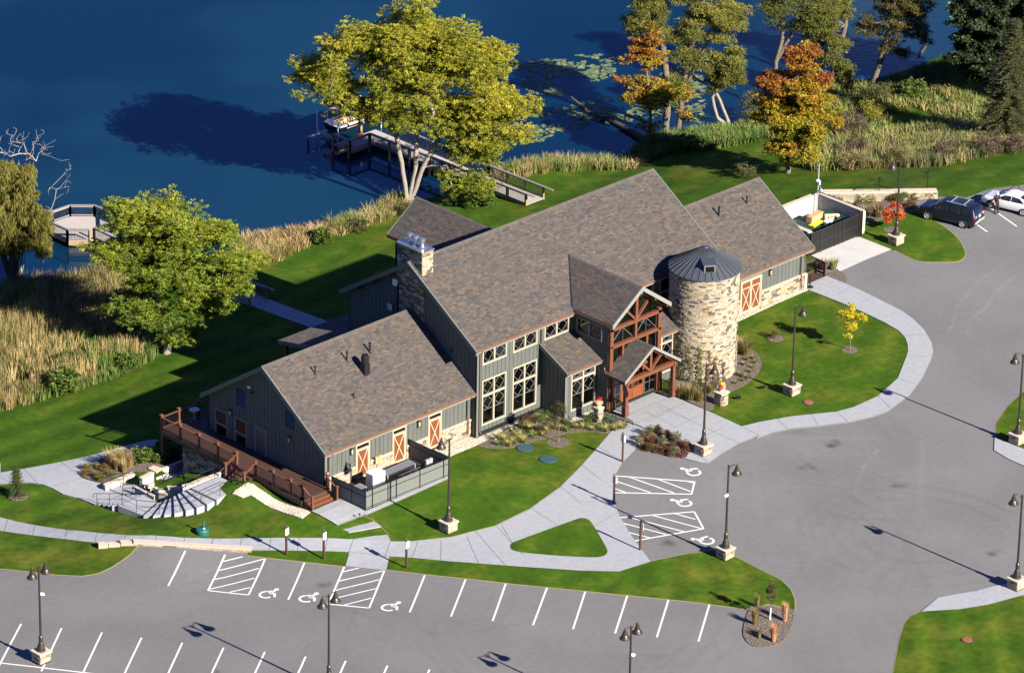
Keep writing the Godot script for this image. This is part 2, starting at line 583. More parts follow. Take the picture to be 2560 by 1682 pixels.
func drape(poly: PackedVector2Array, up: float, skirt := 0.0) -> MB:   # a sheet that follows the ground mesh exactly
	var b := MB.new()
	var edge := {}
	var lo := poly[0]
	var hi := poly[0]
	for k in poly.size():
		var p := poly[k]
		var q := poly[(k + 1) % poly.size()]
		lo = lo.min(p); hi = hi.max(p)
		var steps := int(p.distance_to(q) / 0.3) + 1
		for s in steps + 1:
			var w := p.lerp(q, float(s) / steps)
			for d in [Vector2(0, 0), Vector2(0.2, 0), Vector2(-0.2, 0), Vector2(0, 0.2), Vector2(0, -0.2)]:
				edge[Vector2i(((w + d - Vector2(X0, Z0)) / STEP).floor())] = true
	var c0 := Vector2i(((lo - Vector2(X0, Z0)) / STEP).floor()).clamp(Vector2i.ZERO, Vector2i(CELLS - 1, CELLS - 1))
	var c1 := Vector2i(((hi - Vector2(X0, Z0)) / STEP).floor()).clamp(Vector2i.ZERO, Vector2i(CELLS - 1, CELLS - 1))
	for j in range(c0.y, c1.y + 1):
		for i in range(c0.x, c1.x + 1):
			var p := Vector2(X0 + i * STEP, Z0 + j * STEP)
			var cut := edge.has(Vector2i(i, j))
			if not cut and not Geometry2D.is_point_in_polygon(p + Vector2(0.6, 0.6), poly):
				continue
			var q := [p, p + Vector2(STEP, 0), p + Vector2(STEP, STEP), p + Vector2(0, STEP)]
			for t in [[q[0], q[1], q[3]], [q[1], q[2], q[3]]]:
				if not cut:
					b.tri(on(t[0].x, t[0].y, up), on(t[1].x, t[1].y, up), on(t[2].x, t[2].y, up))
					continue
				for piece in Geometry2D.intersect_polygons(poly, PackedVector2Array(t)):
					var ix := Geometry2D.triangulate_polygon(piece)
					var mid: Vector2 = (t[0] + t[1] + t[2]) / 3.0
					for k in range(0, ix.size(), 3):
						var w := []
						for e in 3:
							var s: Vector2 = piece[ix[k + e]]
							var n := s.lerp(mid, 0.0001)
							w.append(on(n.x, n.y, up))
						b.tri(w[0], w[2], w[1])
	if skirt > 0.0:
		for k in poly.size():
			var p := poly[k]
			var q := poly[(k + 1) % poly.size()]
			var steps := int(p.distance_to(q) / 0.6) + 1
			for s in steps:
				var u := p.lerp(q, float(s) / steps)
				var w := p.lerp(q, float(s + 1) / steps)
				b.quad(on(u.x, u.y, up), on(w.x, w.y, up), on(w.x, w.y, up - skirt), on(u.x, u.y, up - skirt))
	return b


func uv_ground(b: MB) -> void:
	b.uv.resize(b.v.size())
	for i in b.v.size():
		b.uv[i] = Vector2((b.v[i].x + 75.0) / 200.0, (b.v[i].z + 127.0) / 200.0)


func lawn_picture() -> ImageTexture:
	var k := 800
	var broad := noise(0.012, 3, 51).get_image(k, k).get_data()
	var mid := noise(0.07, 3, 52).get_image(k, k).get_data()
	var small := noise(0.35, 2, 53).get_image(k, k).get_data()
	var bytes := PackedByteArray()
	bytes.resize(k * k * 3)
	for j in k:
		var z := j * 0.25 - 127.0
		for i in k:
			var x := i * 0.25 - 75.0
			var p := j * k + i
			var a := broad[p] / 255.0
			var m := mid[p] / 255.0
			var s := small[p] / 255.0
			var dry := clampf((a * 0.55 + m * 0.75 + s * 0.35 - 0.78) * 1.5, 0.0, 1.0)
			var stripe := 0.0
			if z > 22.0:
				stripe = sin((x + z) * 0.707 * 2.6) * 0.5
			elif x < 4.0 and z < -10.0:
				stripe = sin(z * 2.1 + a * 1.5) * 0.6
			elif z < -6.0:
				stripe = sin((z + x * 0.22) * 2.0 + a * 2.0) * 0.4
			else:
				stripe = sin((z * 0.8 + x * 0.35) * 2.3 + a * 3.0) * 0.22
			var g := 1.0 + stripe * 0.3 + (m - 0.5) * 0.35 + (s - 0.5) * 0.5
			var r0 := lerpf(0.072, 0.20, dry) * g
			var g0 := lerpf(0.165, 0.205, dry) * g
			var b0 := lerpf(0.007, 0.022, dry) * g
			bytes[p * 3] = clampi(int(pow(r0, 0.4545) * 255), 0, 255)
			bytes[p * 3 + 1] = clampi(int(pow(g0, 0.4545) * 255), 0, 255)
			bytes[p * 3 + 2] = clampi(int(pow(b0, 0.4545) * 255), 0, 255)
	return ImageTexture.create_from_image(Image.create_from_data(k, k, false, Image.FORMAT_RGB8, bytes))


func asphalt_picture() -> ImageTexture:
	var k := 1000
	var f := PackedFloat32Array()
	f.resize(k * k)
	var broad := noise(0.02, 4, 61).get_image(k, k).get_data()
	var small := noise(0.4, 2, 62).get_image(k, k).get_data()
	for p in k * k:
		f[p] = 1.0 + (broad[p] / 255.0 - 0.5) * 0.22 + (small[p] / 255.0 - 0.5) * 0.165
	var stamp := func(x: float, z: float, r: float, add: float):
		var cx := (x + 75.0) * 5.0
		var cz := (z + 127.0) * 5.0
		var w := ceili(r * 5.0) + 1
		for dj in range(-w, w + 1):
			for di in range(-w, w + 1):
				var i := int(cx) + di
				var j := int(cz) + dj
				if i < 0 or j < 0 or i >= k or j >= k:
					continue
				var d := Vector2(i + 0.5 - cx, j + 0.5 - cz).length() / (r * 5.0)
				if d < 1.0:
					f[j * k + i] += add * (1.0 - d * d)
	# tyre marks: arcs where cars turn in, and straighter runs along the lanes
	var turns := pl([11.54, 31.54, 6.53, 23.33])
	rng.seed = 77
	for n in 46:
		var c: Vector2
		var r: float
		if n < 12:
			c = turns[0]; r = rf(1.2, 7.5)
		elif n < 22:
			c = turns[1] + Vector2(rf(-1, 1), rf(-1, 1)); r = rf(3.0, 9.0)
		else:
			c = Vector2(rf(-45, 30), rf(8, 48)); r = rf(6, 16)
		var a := rf(0, TAU)
		var span := rf(0.6, 2.2)
		var dark := rf(-0.028, -0.008)
		for twin in [0.0, 1.5]:
			var len := int(span * (r + twin) / 0.14)
			for s in len:
				var t := a + span * s / len
				stamp.call(c.x + cos(t) * (r + twin), c.y + sin(t) * (r + twin), 0.24, dark)
	for n in 34:
		var o := Vector2(rf(-20, 30), rf(0, 45))
		var a := rf(-0.25, 0.25) + (0.79 if n % 2 else 2.36)
		var len := rf(5, 16)
		var tone := rf(-0.025, 0.03)
		for s in int(len / 0.2):
			stamp.call(o.x + cos(a) * s * 0.2, o.y + sin(a) * s * 0.2, 0.4, tone)
	for s in [[50.7, 6.07, 48.24, 6.63, 46.1, 7.17, 44.01, 8.02, 42.03, 8.8, 40.39, 9.86, 37.47, 11.69], [49.57, 8.14, 47.08, 8.79, 44.84, 9.65, 42.76, 10.61, 41.27, 10.95, 38.82, 12.37], [19.34, 20.94, 17.22, 21.71, 15.73, 22.55, 12.74, 24.46]]:
		var line := smooth_line(pl(s), false, 12)
		for i in line.size() - 1:
			var steps := int(line[i].distance_to(line[i + 1]) / 0.1) + 1
			for e in steps:
				var w := line[i].lerp(line[i + 1], float(e) / steps)
				stamp.call(w.x + rf(-0.05, 0.05), w.y + rf(-0.05, 0.05), rf(0.12, 0.2), rf(-0.02, 0.13))
	var oil := pl([13.54, 19.4, -1.94, 20.74, 17.67, 18.16, 17.58, 18.21, 13.35, 36.76, 16.02, 25.68, -22.46, 8.5, -35.91, 12.9])
	for i in oil.size():
		for e in 14:
			stamp.call(oil[i].x + rf(-0.5, 0.5), oil[i].y + rf(-0.35, 0.35), rf(0.2, 0.45), rf(-0.13, -0.05))
	for e in 26:   # sealed cracks
		var o := Vector2(rf(-45, 45), rf(0, 50))
		var a := rf(0, TAU)
		for s in int(rf(12, 60)):
			a += rf(-0.25, 0.25)
			o += Vector2(cos(a), sin(a)) * 0.12
			stamp.call(o.x, o.y, 0.13, -0.07)
	for e in 900:   # small spots and crumbs
		stamp.call(rf(-50, 60), rf(-12, 55), rf(0.12, 0.3), rf(-0.09, 0.09))
	var bytes := PackedByteArray()
	bytes.resize(k * k * 3)
	for p in k * k:
		var a := maxf(f[p], 0.25) * 0.165
		bytes[p * 3] = clampi(int(pow(a * 1.0, 0.4545) * 255), 0, 255)
		bytes[p * 3 + 1] = clampi(int(pow(a * 0.995, 0.4545) * 255), 0, 255)
		bytes[p * 3 + 2] = clampi(int(pow(a * 1.0, 0.4545) * 255), 0, 255)
	return ImageTexture.create_from_image(Image.create_from_data(k, k, false, Image.FORMAT_RGB8, bytes))


# ---------------------------------------------------------------- ground, paving and water
func panels(called: String, poly: PackedVector2Array, joints: PackedVector2Array, up: float, skirt: float, ma: Material, base_mat: Material) -> void:
	var base := struct(called, drape(poly, up - 0.03, skirt), base_mat)
	var pieces := [poly]
	for k in range(0, joints.size(), 2):
		var d := (joints[k + 1] - joints[k]).normalized()
		var w := Vector2(-d.y, d.x) * 0.014
		var a := joints[k] - d * 0.1
		var b := joints[k + 1] + d * 0.1
		var slot := PackedVector2Array([a + w, b + w, b - w, a - w])
		var next := []
		for p in pieces:
			for q in Geometry2D.clip_polygons(p, slot):
				next.append(q)
		pieces = next
	for p in pieces:
		if absf(area(p)) > 0.02:
			var d := drape(p, up)
			if d.v.size():
				part("concrete_panel", d, ma, base)


func area(p: PackedVector2Array) -> float:
	var s := 0.0
	for i in p.size():
		s += p[i].cross(p[(i + 1) % p.size()])
	return s * 0.5


func stripe(b: MB, p: Vector2, q: Vector2, w: float, up: float) -> void:
	var d := (q - p).normalized()
	var s := Vector2(-d.y, d.x) * w * 0.5
	var r := drape(PackedVector2Array([p + s, q + s, q - s, p - s]), up)
	b.v.append_array(r.v); b.n.append_array(r.n); b.c.append_array(r.c)


func access_symbol(x: float, z: float, a: float, parent: Node) -> void:   # the leaning figure in its wheel, about 1.2 m across
	var b := MB.new()
	var fwd := Vector2(cos(a), sin(a))
	var side := Vector2(-fwd.y, fwd.x)
	var place := func(p: PackedVector2Array) -> PackedVector2Array:
		var r := PackedVector2Array()
		for q in p:
			r.append(Vector2(x, z) + side * q.x + fwd * q.y)
		return r
	var add := func(p: PackedVector2Array):
		var r := drape(place.call(p), 0.021)
		b.v.append_array(r.v); b.n.append_array(r.n); b.c.append_array(r.c)
	var bar := func(p: Vector2, q: Vector2, w: float):
		var d := (q - p).normalized()
		var s := Vector2(-d.y, d.x) * w * 0.5
		add.call(PackedVector2Array([p + s, q + s, q - s, p - s]))
	for k in 14:   # wheel, open towards the front
		var t := 0.55 + k * 0.38
		if k < 13:
			var c := Vector2(-0.14, -0.16)
			bar.call(c + Vector2(cos(t), sin(t)) * 0.46, c + Vector2(cos(t + 0.42), sin(t + 0.42)) * 0.46, 0.17)
	add.call(circle(0.36, 0.66, 0.17, 12))   # head
	bar.call(Vector2(0.28, 0.48), Vector2(0.02, 0.02), 0.22)   # trunk
	bar.call(Vector2(0.24, 0.4), Vector2(-0.14, 0.36), 0.1)    # arm, swung back
	bar.call(Vector2(-0.14, 0.38), Vector2(-0.3, 0.18), 0.1)
	bar.call(Vector2(0.02, 0.04), Vector2(0.46, 0.04), 0.18)    # thigh
	bar.call(Vector2(0.38, 0.08), Vector2(0.46, -0.46), 0.17)  # shin
	bar.call(Vector2(0.38, -0.42), Vector2(0.56, -0.4), 0.1)   # foot
	part("access_symbol", b, M.paint_white, parent)


func make_ground() -> void:
	make_land()
	var lawn_pic := lawn_picture()
	var m := mat("lawn", Color.WHITE, 0.95)
	m.albedo_texture = lawn_pic
	m.metallic_specular = 0.2
	grain(m, ntex(noise(0.11, 4, 71), [grey(0.38), grey(0.62), grey(0.86), grey(1)], 512), 0.3)
	var b := MB.new()
	var pit := pl([-17.17, -15.03, -18.28, -13.65, -18.71, -12.85, -18.48, -12.05, -17.32, -11.88, -16.67, -12.17, -13.61, -15.71, -14.2, -15.95, -15.23, -15.37, -16.47, -15])   # the sunken patio under the deck is cut out of the ground
	var w := CELLS + 1
	var nn := PackedVector3Array()
	nn.resize(w * w)
	for j in w:
		for i in w:
			var l := high[j * w + maxi(i - 1, 0)]; var r := high[j * w + mini(i + 1, w - 1)]
			var u := high[maxi(j - 1, 0) * w + i]; var d := high[mini(j + 1, w - 1) * w + i]
			nn[j * w + i] = Vector3(l - r, 2 * STEP, u - d).normalized()
	for j in CELLS:
		for i in CELLS:
			if Geometry2D.is_point_in_polygon(Vector2(X0 + (i + 0.5) * STEP, Z0 + (j + 0.5) * STEP), pit):
				continue
			var q := []
			for e in [Vector2i(0, 0), Vector2i(1, 0), Vector2i(1, 1), Vector2i(0, 1)]:
				var k: int = (j + e.y) * w + i + e.x
				q.append(k)
			var P := func(k: int) -> Vector3: return Vector3(X0 + (k % w) * STEP, high[k], Z0 + (k / w) * STEP)
			b.stri(P.call(q[0]), P.call(q[1]), P.call(q[3]), nn[q[0]], nn[q[1]], nn[q[3]])
			b.stri(P.call(q[1]), P.call(q[2]), P.call(q[3]), nn[q[1]], nn[q[2]], nn[q[3]])
	# far rim, so that the ground runs on to the horizon
	var e0 := X0 + CELLS * STEP
	var e1 := Z0 + CELLS * STEP
	var rim := [Vector2(X0, Z0), Vector2(e0, Z0), Vector2(e0, e1), Vector2(X0, e1)]
	var out := [Vector2(-2500, -2500), Vector2(2500, -2500), Vector2(2500, 2500), Vector2(-2500, 2500)]
	for k in 4:
		var kk := (k + 1) % 4
		for s in CELLS:
			var p: Vector2 = rim[k].lerp(rim[kk], float(s) / CELLS)
			var q: Vector2 = rim[k].lerp(rim[kk], float(s + 1) / CELLS)
			var po: Vector2 = out[k].lerp(out[kk], float(s) / CELLS)
			var qo: Vector2 = out[k].lerp(out[kk], float(s + 1) / CELLS)
			var py := land(p.x, p.y); var qy := land(q.x, q.y)
			b.stri(Vector3(p.x, py, p.y), Vector3(q.x, qy, q.y), Vector3(qo.x, qy, qo.y), Vector3.UP, Vector3.UP, Vector3.UP)
			b.stri(Vector3(p.x, py, p.y), Vector3(qo.x, qy, qo.y), Vector3(po.x, py, po.y), Vector3.UP, Vector3.UP, Vector3.UP)
	uv_ground(b)
	struct("ground", b, m)

	# the lake
	m = mat("water", Color.WHITE, 0.04)
	m.metallic_specular = 0.5
	tri_tex(m, water_picture(), 0.006)
	relief(m, ripple(), 0.35)
	b = MB.new()
	b.quad(Vector3(-2400, -5.6, -2400), Vector3(2400, -5.6, -2400), Vector3(2400, -5.6, 600), Vector3(-2400, -5.6, 600))
	struct("lake_water", b, m)

	# asphalt and its paint
	m = mat("asphalt", Color.WHITE, 0.9)
	m.albedo_texture = asphalt_picture()
	m.metallic_specular = 0.3
	grain(m, ntex(noise(0.2, 3, 72), [grey(0.78), grey(0.95), grey(1)], 512), 0.25)
	b = drape(pl([-35.77, -11.99, -27.21, -4.52, -22.08, 1.57, -17.38, 7.63, -13.38, 13.53, -7.67, 20.1, 0.04, 12.7, 4.81, 9.05, 8.15, 7.49, 10.46, 12.45, 15.73, 12.51, 19.95, 14.47, 25.04, 15.29, 29.12, 14.17, 33.99, 10.72, 36.18, 6.65, 36.68, 1.88, 36.85, -1.78, 39.89, -3.67, 42.11, -2.58, 46.77, -2.74, 48.95, -5.56, 55.69, -8.79, 57.77, -4.31, 60.75, -4.18, 67.7, -1.93, 32.36, 28.86, 0.96, 53.98, -23.79, 39.77, -45.46, 15.67, -47.07, -4.09]), 0.012)
	uv_ground(b)
	var lot := struct("parking_lot", b, m)
	var lines := pl([-26.07, -1.38, -29.93, 1.32, -21.35, 5.4, -25.56, 8.44, -16.78, 12.37, -21.18, 15.57, -15.32, 14.8, -19.68, 17.94, -13.8, 17.11, -18.15, 20.31, -12.23, 19.45, -16.66, 22.58, -10.8, 21.62, -15.15, 24.79, -9.2, 23.97, -13.58, 27.12, -7.58, 26.23, -11.99, 29.38, -5.99, 28.49, -10.44, 31.66, -40.32, -1.41, -45.16, 2.22, -38.84, 0.97, -43.59, 4.68, -37.37, 3.33, -42.14, 7, -36.02, 5.74, -40.9, 9.42, -34.63, 8.2, -39.48, 11.84, -33.18, 10.63, -38.03, 14.2, -31.67, 12.97, -36.55, 16.5, -30.24, 15.34, -35.09, 18.82, -28.81, 17.62, -33.66, 21.03, -27.33, 19.99, -32.2, 23.4, -25.74, 22.26, -30.67, 25.67, -41.78, -3.78, -46.53, -0.06, -44.72, 1.9, -41.7, 6.94, -41.7, 6.94, -37.23, 14.44, 58.36, -3.15, 56.64, 2.17, 55.16, -1.99, 54.1, 1.33])
	for k in range(0, lines.size(), 2):
		b = MB.new()
		stripe(b, lines[k], lines[k + 1], 0.125, 0.018)
		part("stall_line", b, M.paint_white, lot)
	for a in [[-24.36, 0.74, -28.38, 3.58, -22.81, 3.08, -26.9, 5.99, -28.38, 3.58, -26.9, 5.99, -25.06, 1.29, -23.69, 1.77, -26.07, 1.96, -22.91, 3.04, -27.1, 2.68, -23.94, 3.72, -28.21, 3.5, -25.02, 4.48, -27.51, 4.79, -26.11, 5.27], [-19.74, 7.63, -24.13, 10.82, -18.17, 9.9, -22.63, 13.2, -24.13, 10.82, -22.63, 13.2, -20.34, 8.1, -19.16, 8.45, -21.37, 8.88, -18.23, 9.89, -22.48, 9.68, -19.31, 10.64, -23.47, 10.46, -20.41, 11.42, -23.48, 11.69, -21.54, 12.24], [2.64, 11.24, 6.09, 15.57, 0.64, 12.84, 4.55, 16.73, 6.09, 15.57, 4.55, 16.73, 2.06, 11.78, 2.62, 14.66, 1.2, 12.51, 1.38, 13.47, 3.21, 12.01, 3.78, 15.8, 4.45, 13.57, 4.79, 16.39, 5.73, 15.12, 5.87, 15.63], [-1.85, 15.68, 2.78, 18.69, -3.58, 18.78, 1.4, 20.88, 2.78, 18.69, 1.4, 20.88, -2.15, 16.21, -1.08, 19.7, -1.11, 16.23, 0.11, 20.27, -2.84, 17.41, -2.25, 19.27, 0.25, 17.07, 1.3, 20.74, 1.58, 17.97, 2, 19.53]]:
		var q := pl(a)
		b = MB.new()
		for k in range(0, q.size(), 2):
			stripe(b, q[k], q[k + 1], 0.125 if k < 6 else 0.11, 0.018 if k < 6 else 0.0225)
		part("access_aisle_hatching", b, M.paint_white, lot)
	var sy := [-25.84, 6.86, -0.613, -24.4, 9.23, -0.614, -21.47, 14.1, -0.603, 7.05, 14.35, -2.295, 3.18, 17.16, -2.399, 0.19, 22.07, -2.654]
	for k in range(0, sy.size(), 3):
		access_symbol(sy[k], sy[k + 1], sy[k + 2], lot)

	# lawns that stand a little proud of the asphalt, with a thin line of bare soil along the edge
	var lawns := [[-32.6, -16.93, -30.74, -12.66, -29.74, -9.23, -28.78, -5.82, -27.74, -4.52, -28.01, -4.11, -29.09, -3.65, -30.77, -3.37, -31.99, -3.35, -33.02, -3.91, -34.04, -5.39, -35.15, -7.21, -37.51, -10.73], [-22.92, 1.55, -20.51, 4.17, -18.25, 6.43, -19.68, 7.69, -20.74, 6.16, -22.19, 3.87, -23.34, 1.9], [-16.52, 8.63, -14.95, 10.98, -11.61, 15.87, -7.19, 21.25, -4.72, 21.74, -2.06, 22.72, -0.33, 23.65, -0.03, 25.05, -0.17, 27.71, -0.21, 29.52, -0.72, 30.88, -1.62, 32.1, -2.64, 33.03, -3.24, 31.34, -4.92, 30.77, -6.94, 27.39, -10.19, 22.59, -13.42, 17.71, -16.48, 12.59, -18.01, 9.89], [-10.09, 13.74, -9.58, 13.38, -8.64, 13.46, -4.58, 13.95, -3.65, 14.14, -3.49, 14.73, -4.04, 15.85, -5.39, 18.18, -5.93, 18.87, -6.58, 19.02, -7.29, 18.5, -8.77, 16.7, -10.01, 14.86, -10.25, 14.19], [28.09, -0.94, 32.55, -0.88, 35.72, -0.73, 35.64, -0.64, 35.69, 2.84, 35.64, 4.67, 35.45, 7.19, 35.14, 8.86, 34.57, 10, 33.77, 10.91, 33, 11.63, 32.23, 12.1, 29.03, 14.08, 25.65, 15.08, 22.22, 15.12, 23.22, 15.22, 21.57, 14.85, 20.33, 14.13, 18.67, 13.17, 16.28, 12.27, 14.82, 11.91, 14.86, 8.33, 16.18, 4.41, 23.69, 2.95], [48, -6.57, 45.71, -4.35, 45.72, -1.23, 45.91, -0.88, 45.76, 0.45, 45.77, 1.64, 46.68, 2.64, 47.76, 3.49, 48.55, 3.52, 49.44, 3.07, 50.28, 2.15, 51.33, 0.65, 52.03, -0.92, 52.6, -2.63, 53.05, -4.23, 53.13, -5.04, 53.2, -7.92, 49.5, -7.73], [26.93, 25.33, 28.62, 23.94, 31.4, 22.67, 35.42, 21.51, 36.98, 23.45, 28.24, 30.68, 26.81, 27.94, 26.91, 25.87], [3.33, 38.91, 2.46, 38.83, 1.38, 39.23, -0.54, 40.44, -4.21, 43.16, -5.52, 44, 1.36, 52.08, 12.34, 42.95, 10.03, 42.07, 7.25, 41.3, 5.42, 40.42], [-0.61, 0.9, -4.42, 0.79, -6.13, 3.54, -13.82, 3.36, -14.26, 3.74, -14.16, 4.58, -14.34, 5.54, -14.57, 6.43, -15.19, 7.33, -14.04, 8.34, -11.79, 9.78, -8.63, 10.73, -5.25, 10.65, -1.48, 9.79, 1.96, 8.48, 5.03, 7.14, 7.57, 6.13, 7.17, 6.76, 7.71, 5.3, 5.33, 2, 2.39, 1.4]]
	for k in lawns.size():
		var p := smooth_line(pl(lawns[k]), true, 3) if k in [3, 5] else pl(lawns[k])
		if k != 3:
			var rim_poly := Geometry2D.offset_polygon(p, 0.07)
			if rim_poly.size():
				struct("lawn_edge_soil", drape(rim_poly[0], 0.03, 0.03), M.soil_edge)
		b = drape(p, 0.085 if k == 3 else 0.05, 0.03)
		uv_ground(b)
		struct("lawn", b, M.lawn)

	panels("sidewalk", pl([-31.04, -17.94, -30.48, -15.79, -29.99, -13.58, -29.1, -10.01, -27.34, -5.71, -25.24, -2.78, -21.82, 0.4, -19.5, 3.06, -17.15, 5.33, -16.84, 5.47, -15.22, 7.36, -14.12, 8.42, -11.87, 9.87, -8.76, 10.86, -5.38, 10.78, -1.61, 9.93, 1.82, 8.62, 4.88, 7.28, 7.31, 6.18, 8.53, 5.84, 9.37, 5.96, 8.8, 8.13, 6.59, 9.35, 4.49, 10.13, 2.67, 11.15, 0.68, 12.86, -0.38, 14.07, -1.49, 15.66, -3.1, 18.47, -4.76, 21.79, -7.28, 21.33, -9.06, 19.44, -11.7, 15.96, -14.4, 12.09, -15.66, 10.05, -16.64, 8.76, -18.14, 10.03, -19.68, 7.69, -18.24, 6.51, -20.54, 4.21, -22.88, 1.51, -27.69, -4.85, -28.94, -5.85, -29.62, -7.54, -30.75, -10.77, -31.95, -13.96, -32.6, -15.98]), pl([-23.53, -1.39, -24.28, -0.78, -22.15, -0.06, -22.81, 0.57, -20.8, 1.43, -21.98, 2.54, -19.61, 2.96, -20.77, 4.05, -18.26, 4.33, -19.48, 5.38, -16.82, 5.4, -18.31, 6.5, -15.16, 7.27, -16.89, 8.57, -13.98, 8.74, -15.74, 10.01, -12.77, 9.75, -14.69, 11.74, -11.17, 10.64, -13.21, 13.9, -16.87, 5.5, -15.17, 7.37, -18.23, 6.41, -16.67, 8.68, -10.01, 10.05, -12.28, 15.72, -8.55, 10.64, -10.19, 15.04, -5.12, 10.51, -5.6, 13.93, -1.34, 9.66, -2.07, 12.49, 2.11, 8.33, 1.31, 11.23, -8.31, 11.04, -9.74, 13.75, -5.04, 17.92, -2.89, 18.67, -1.97, 12.59, -0.11, 13.89, 4.93, 7.23, 4.53, 10.17, -3.9, 15.55, -1.03, 15.21, -23.28, -1.71, -24.42, -0.56, -24.77, -2.92, -25.88, -1.8, -25.99, -4.44, -27.17, -3.3, -26.61, -6.85, -28.36, -5.09, -27.44, -8.94, -29.46, -6.83, -28.36, -11.03, -30.46, -8.88, -29.08, -13.62, -31.21, -11.41, -29.63, -15.87, -32.05, -13.52]), 0.075, 0.1, M.concrete, M.concrete_joint)
	panels("curved_walk", pl([35.8, -1.45, 38.46, -1.4, 38.45, 0.48, 38.4, 2.19, 38.13, 4.81, 37.94, 6.74, 37.42, 8.37, 36.61, 10.12, 35.42, 11.84, 34.38, 12.9, 33.35, 13.63, 30.39, 15.34, 27.52, 16.61, 24.39, 17.32, 22.9, 17.2, 20.8, 16.6, 20.53, 16.41, 18.77, 15.55, 17.14, 14.56, 15.66, 14.08, 14.05, 13.96, 14.6, 13.75, 12.64, 13.64, 10.49, 13.95, 9.53, 14.18, 8.73, 14.31, 8.4, 13.88, 8.06, 12.73, 9.61, 12.04, 10.44, 8.71, 9.17, 7.79, 6.53, 9.2, 7.24, 8.33, 9.73, 6.02, 9.98, 4.91, 10.13, 3.36, 12.02, 3.11, 15.07, 2.94, 15.03, 4.69, 14.89, 8.3, 14.77, 11.92, 16.25, 12.29, 18.63, 13.2, 20.29, 14.16, 21.54, 14.88, 23.18, 15.25, 22.11, 15.22, 25.59, 15.22, 29.02, 14.17, 32.28, 12.14, 33.02, 11.64, 33.82, 10.9, 34.6, 9.98, 35.17, 8.84, 35.48, 7.16, 35.67, 4.64, 35.73, 2.81, 35.67, -0.67]), pl([17.59, 12.67, 16.84, 14.54, 19.91, 13.95, 18.76, 15.74, 21.63, 14.82, 20.8, 16.77, 23.58, 15.33, 23.25, 17.04, 14.77, 11.92, 14.56, 13.86, 25.8, 15.03, 24.41, 18.12, 29.01, 14.06, 29.42, 16.4, 32.21, 12.07, 33.72, 13.48, 34.75, 9.41, 36.28, 10.83, 36.29, 6.55, 39.02, 6.72, 36.76, 3.55, 39.59, 3.63, 36.68, 1.44, 39.6, 1, 10.15, 4.93, 15.22, 4.81, 9.53, 6.39, 15.29, 6.34, 11.59, 5.31, 11.18, 8.44, 13.26, 5.23, 12.86, 8.41, 12.82, 5.49, 12.61, 14.23, 9.25, 7.31, 8.89, 14.33, 13.5, 6.48, 10.43, 6.74, 13.65, 8.65, 10.29, 8.85, 13.71, 11.14, 10.28, 11.4]), 0.085, 0.1, M.concrete, M.concrete_joint)
	panels("lower_walk", pl([-24.42, -23.33, -25.57, -21.9, -24.03, -21.3, -21.4, -20.37, -19.24, -19.67, -17.5, -19.12, -14.14, -18.57, -13.99, -17.85, -15.54, -17.5, -16.65, -18.48, -17.59, -19.01, -19.6, -18.42, -21.05, -18.16, -21.91, -17.69, -22.14, -17.09, -21.72, -15.24, -21.7, -15.03, -21.48, -14.69, -20.82, -14.02, -20.08, -13.29, -20.9, -11.67, -21.68, -13, -24.11, -13.01, -24.32, -13.09, -24.4, -14.61, -24.79, -15.93, -24.71, -17.18, -24.8, -18.21, -25.29, -19.09, -26.01, -19.69, -26.86, -20.29, -27.53, -22.35, -26.52, -23.62]), pl([-23.94, -21.41, -25.08, -18.19, -21.31, -20.48, -21.99, -17.52, -26.09, -21.25, -26.27, -19.69, -22.18, -17.13, -24.7, -17.51, -19.15, -19.78, -19.09, -18.21]), 0.075, 0.1, M.concrete, M.concrete_joint)
	panels("corner_walk", pl([3.32, 38.93, 5.55, 38.42, 6.85, 38.92, 8.11, 39.54, 9.61, 39.94, 11.86, 40.77, 12.63, 42.07, 10.01, 42.08, 7.24, 41.32, 5.4, 40.43]), PackedVector2Array(), 0.07, 0.08, M.concrete, M.concrete_joint)
	panels("verge_walk", pl([26.74, 25.34, 25.13, 26.66, 24.82, 28.23, 24.74, 32.03, 26.56, 30.51, 26.81, 27.94]), PackedVector2Array(), 0.07, 0.08, M.concrete, M.concrete_joint)
	panels("service_pad", pl([-16.64, 1, -14.33, 0.93, -13.79, 0.22, -14.17, 1.39, -13.89, 0.22, -13.93, 1.3, -13.85, 3.29, -6.12, 3.53, -6.33, 3.8, -14.23, 3.81, -14.2, 3.68, -16.64, 3.54, -16.69, 0.98]), pl([-16.64, 3.54, -14.2, 3.68, -13.93, 1.3, -15.12, 1.5]), 0.09, 0.3, M.concrete, M.concrete_joint)
	panels("loading_apron", pl([45.75, -4.57, 45.77, -1.27, 43, -1.32, 39.83, -1.25, 40.35, -3.29, 40.44, -4.78, 45.33, -4.86]), PackedVector2Array(), 0.06, 0.08, M.apron_concrete, M.concrete_joint)
	var low := 0.0
	for s in [[-16.64, 3.54, -14.2, 3.68, -14.18, 4.6, -14.37, 5.52, -16.59, 4.67], [-16.59, 4.67, -14.37, 5.52, -14.58, 6.32, -15.19, 7.33, -16.89, 5.52]]:
		var q := pl(s)
		var y: float = [-0.13, -0.29][int(low)]
		low += 1
		b = MB.new()
		b.prism(q, Transform3D(Basis(Vector3(1, 0, 0), Vector3(0, 0, 1), Vector3(0, -1, 0)), Vector3(0, y, 0)), 0.0, 0.6)
		struct("path_step", b, M.concrete)

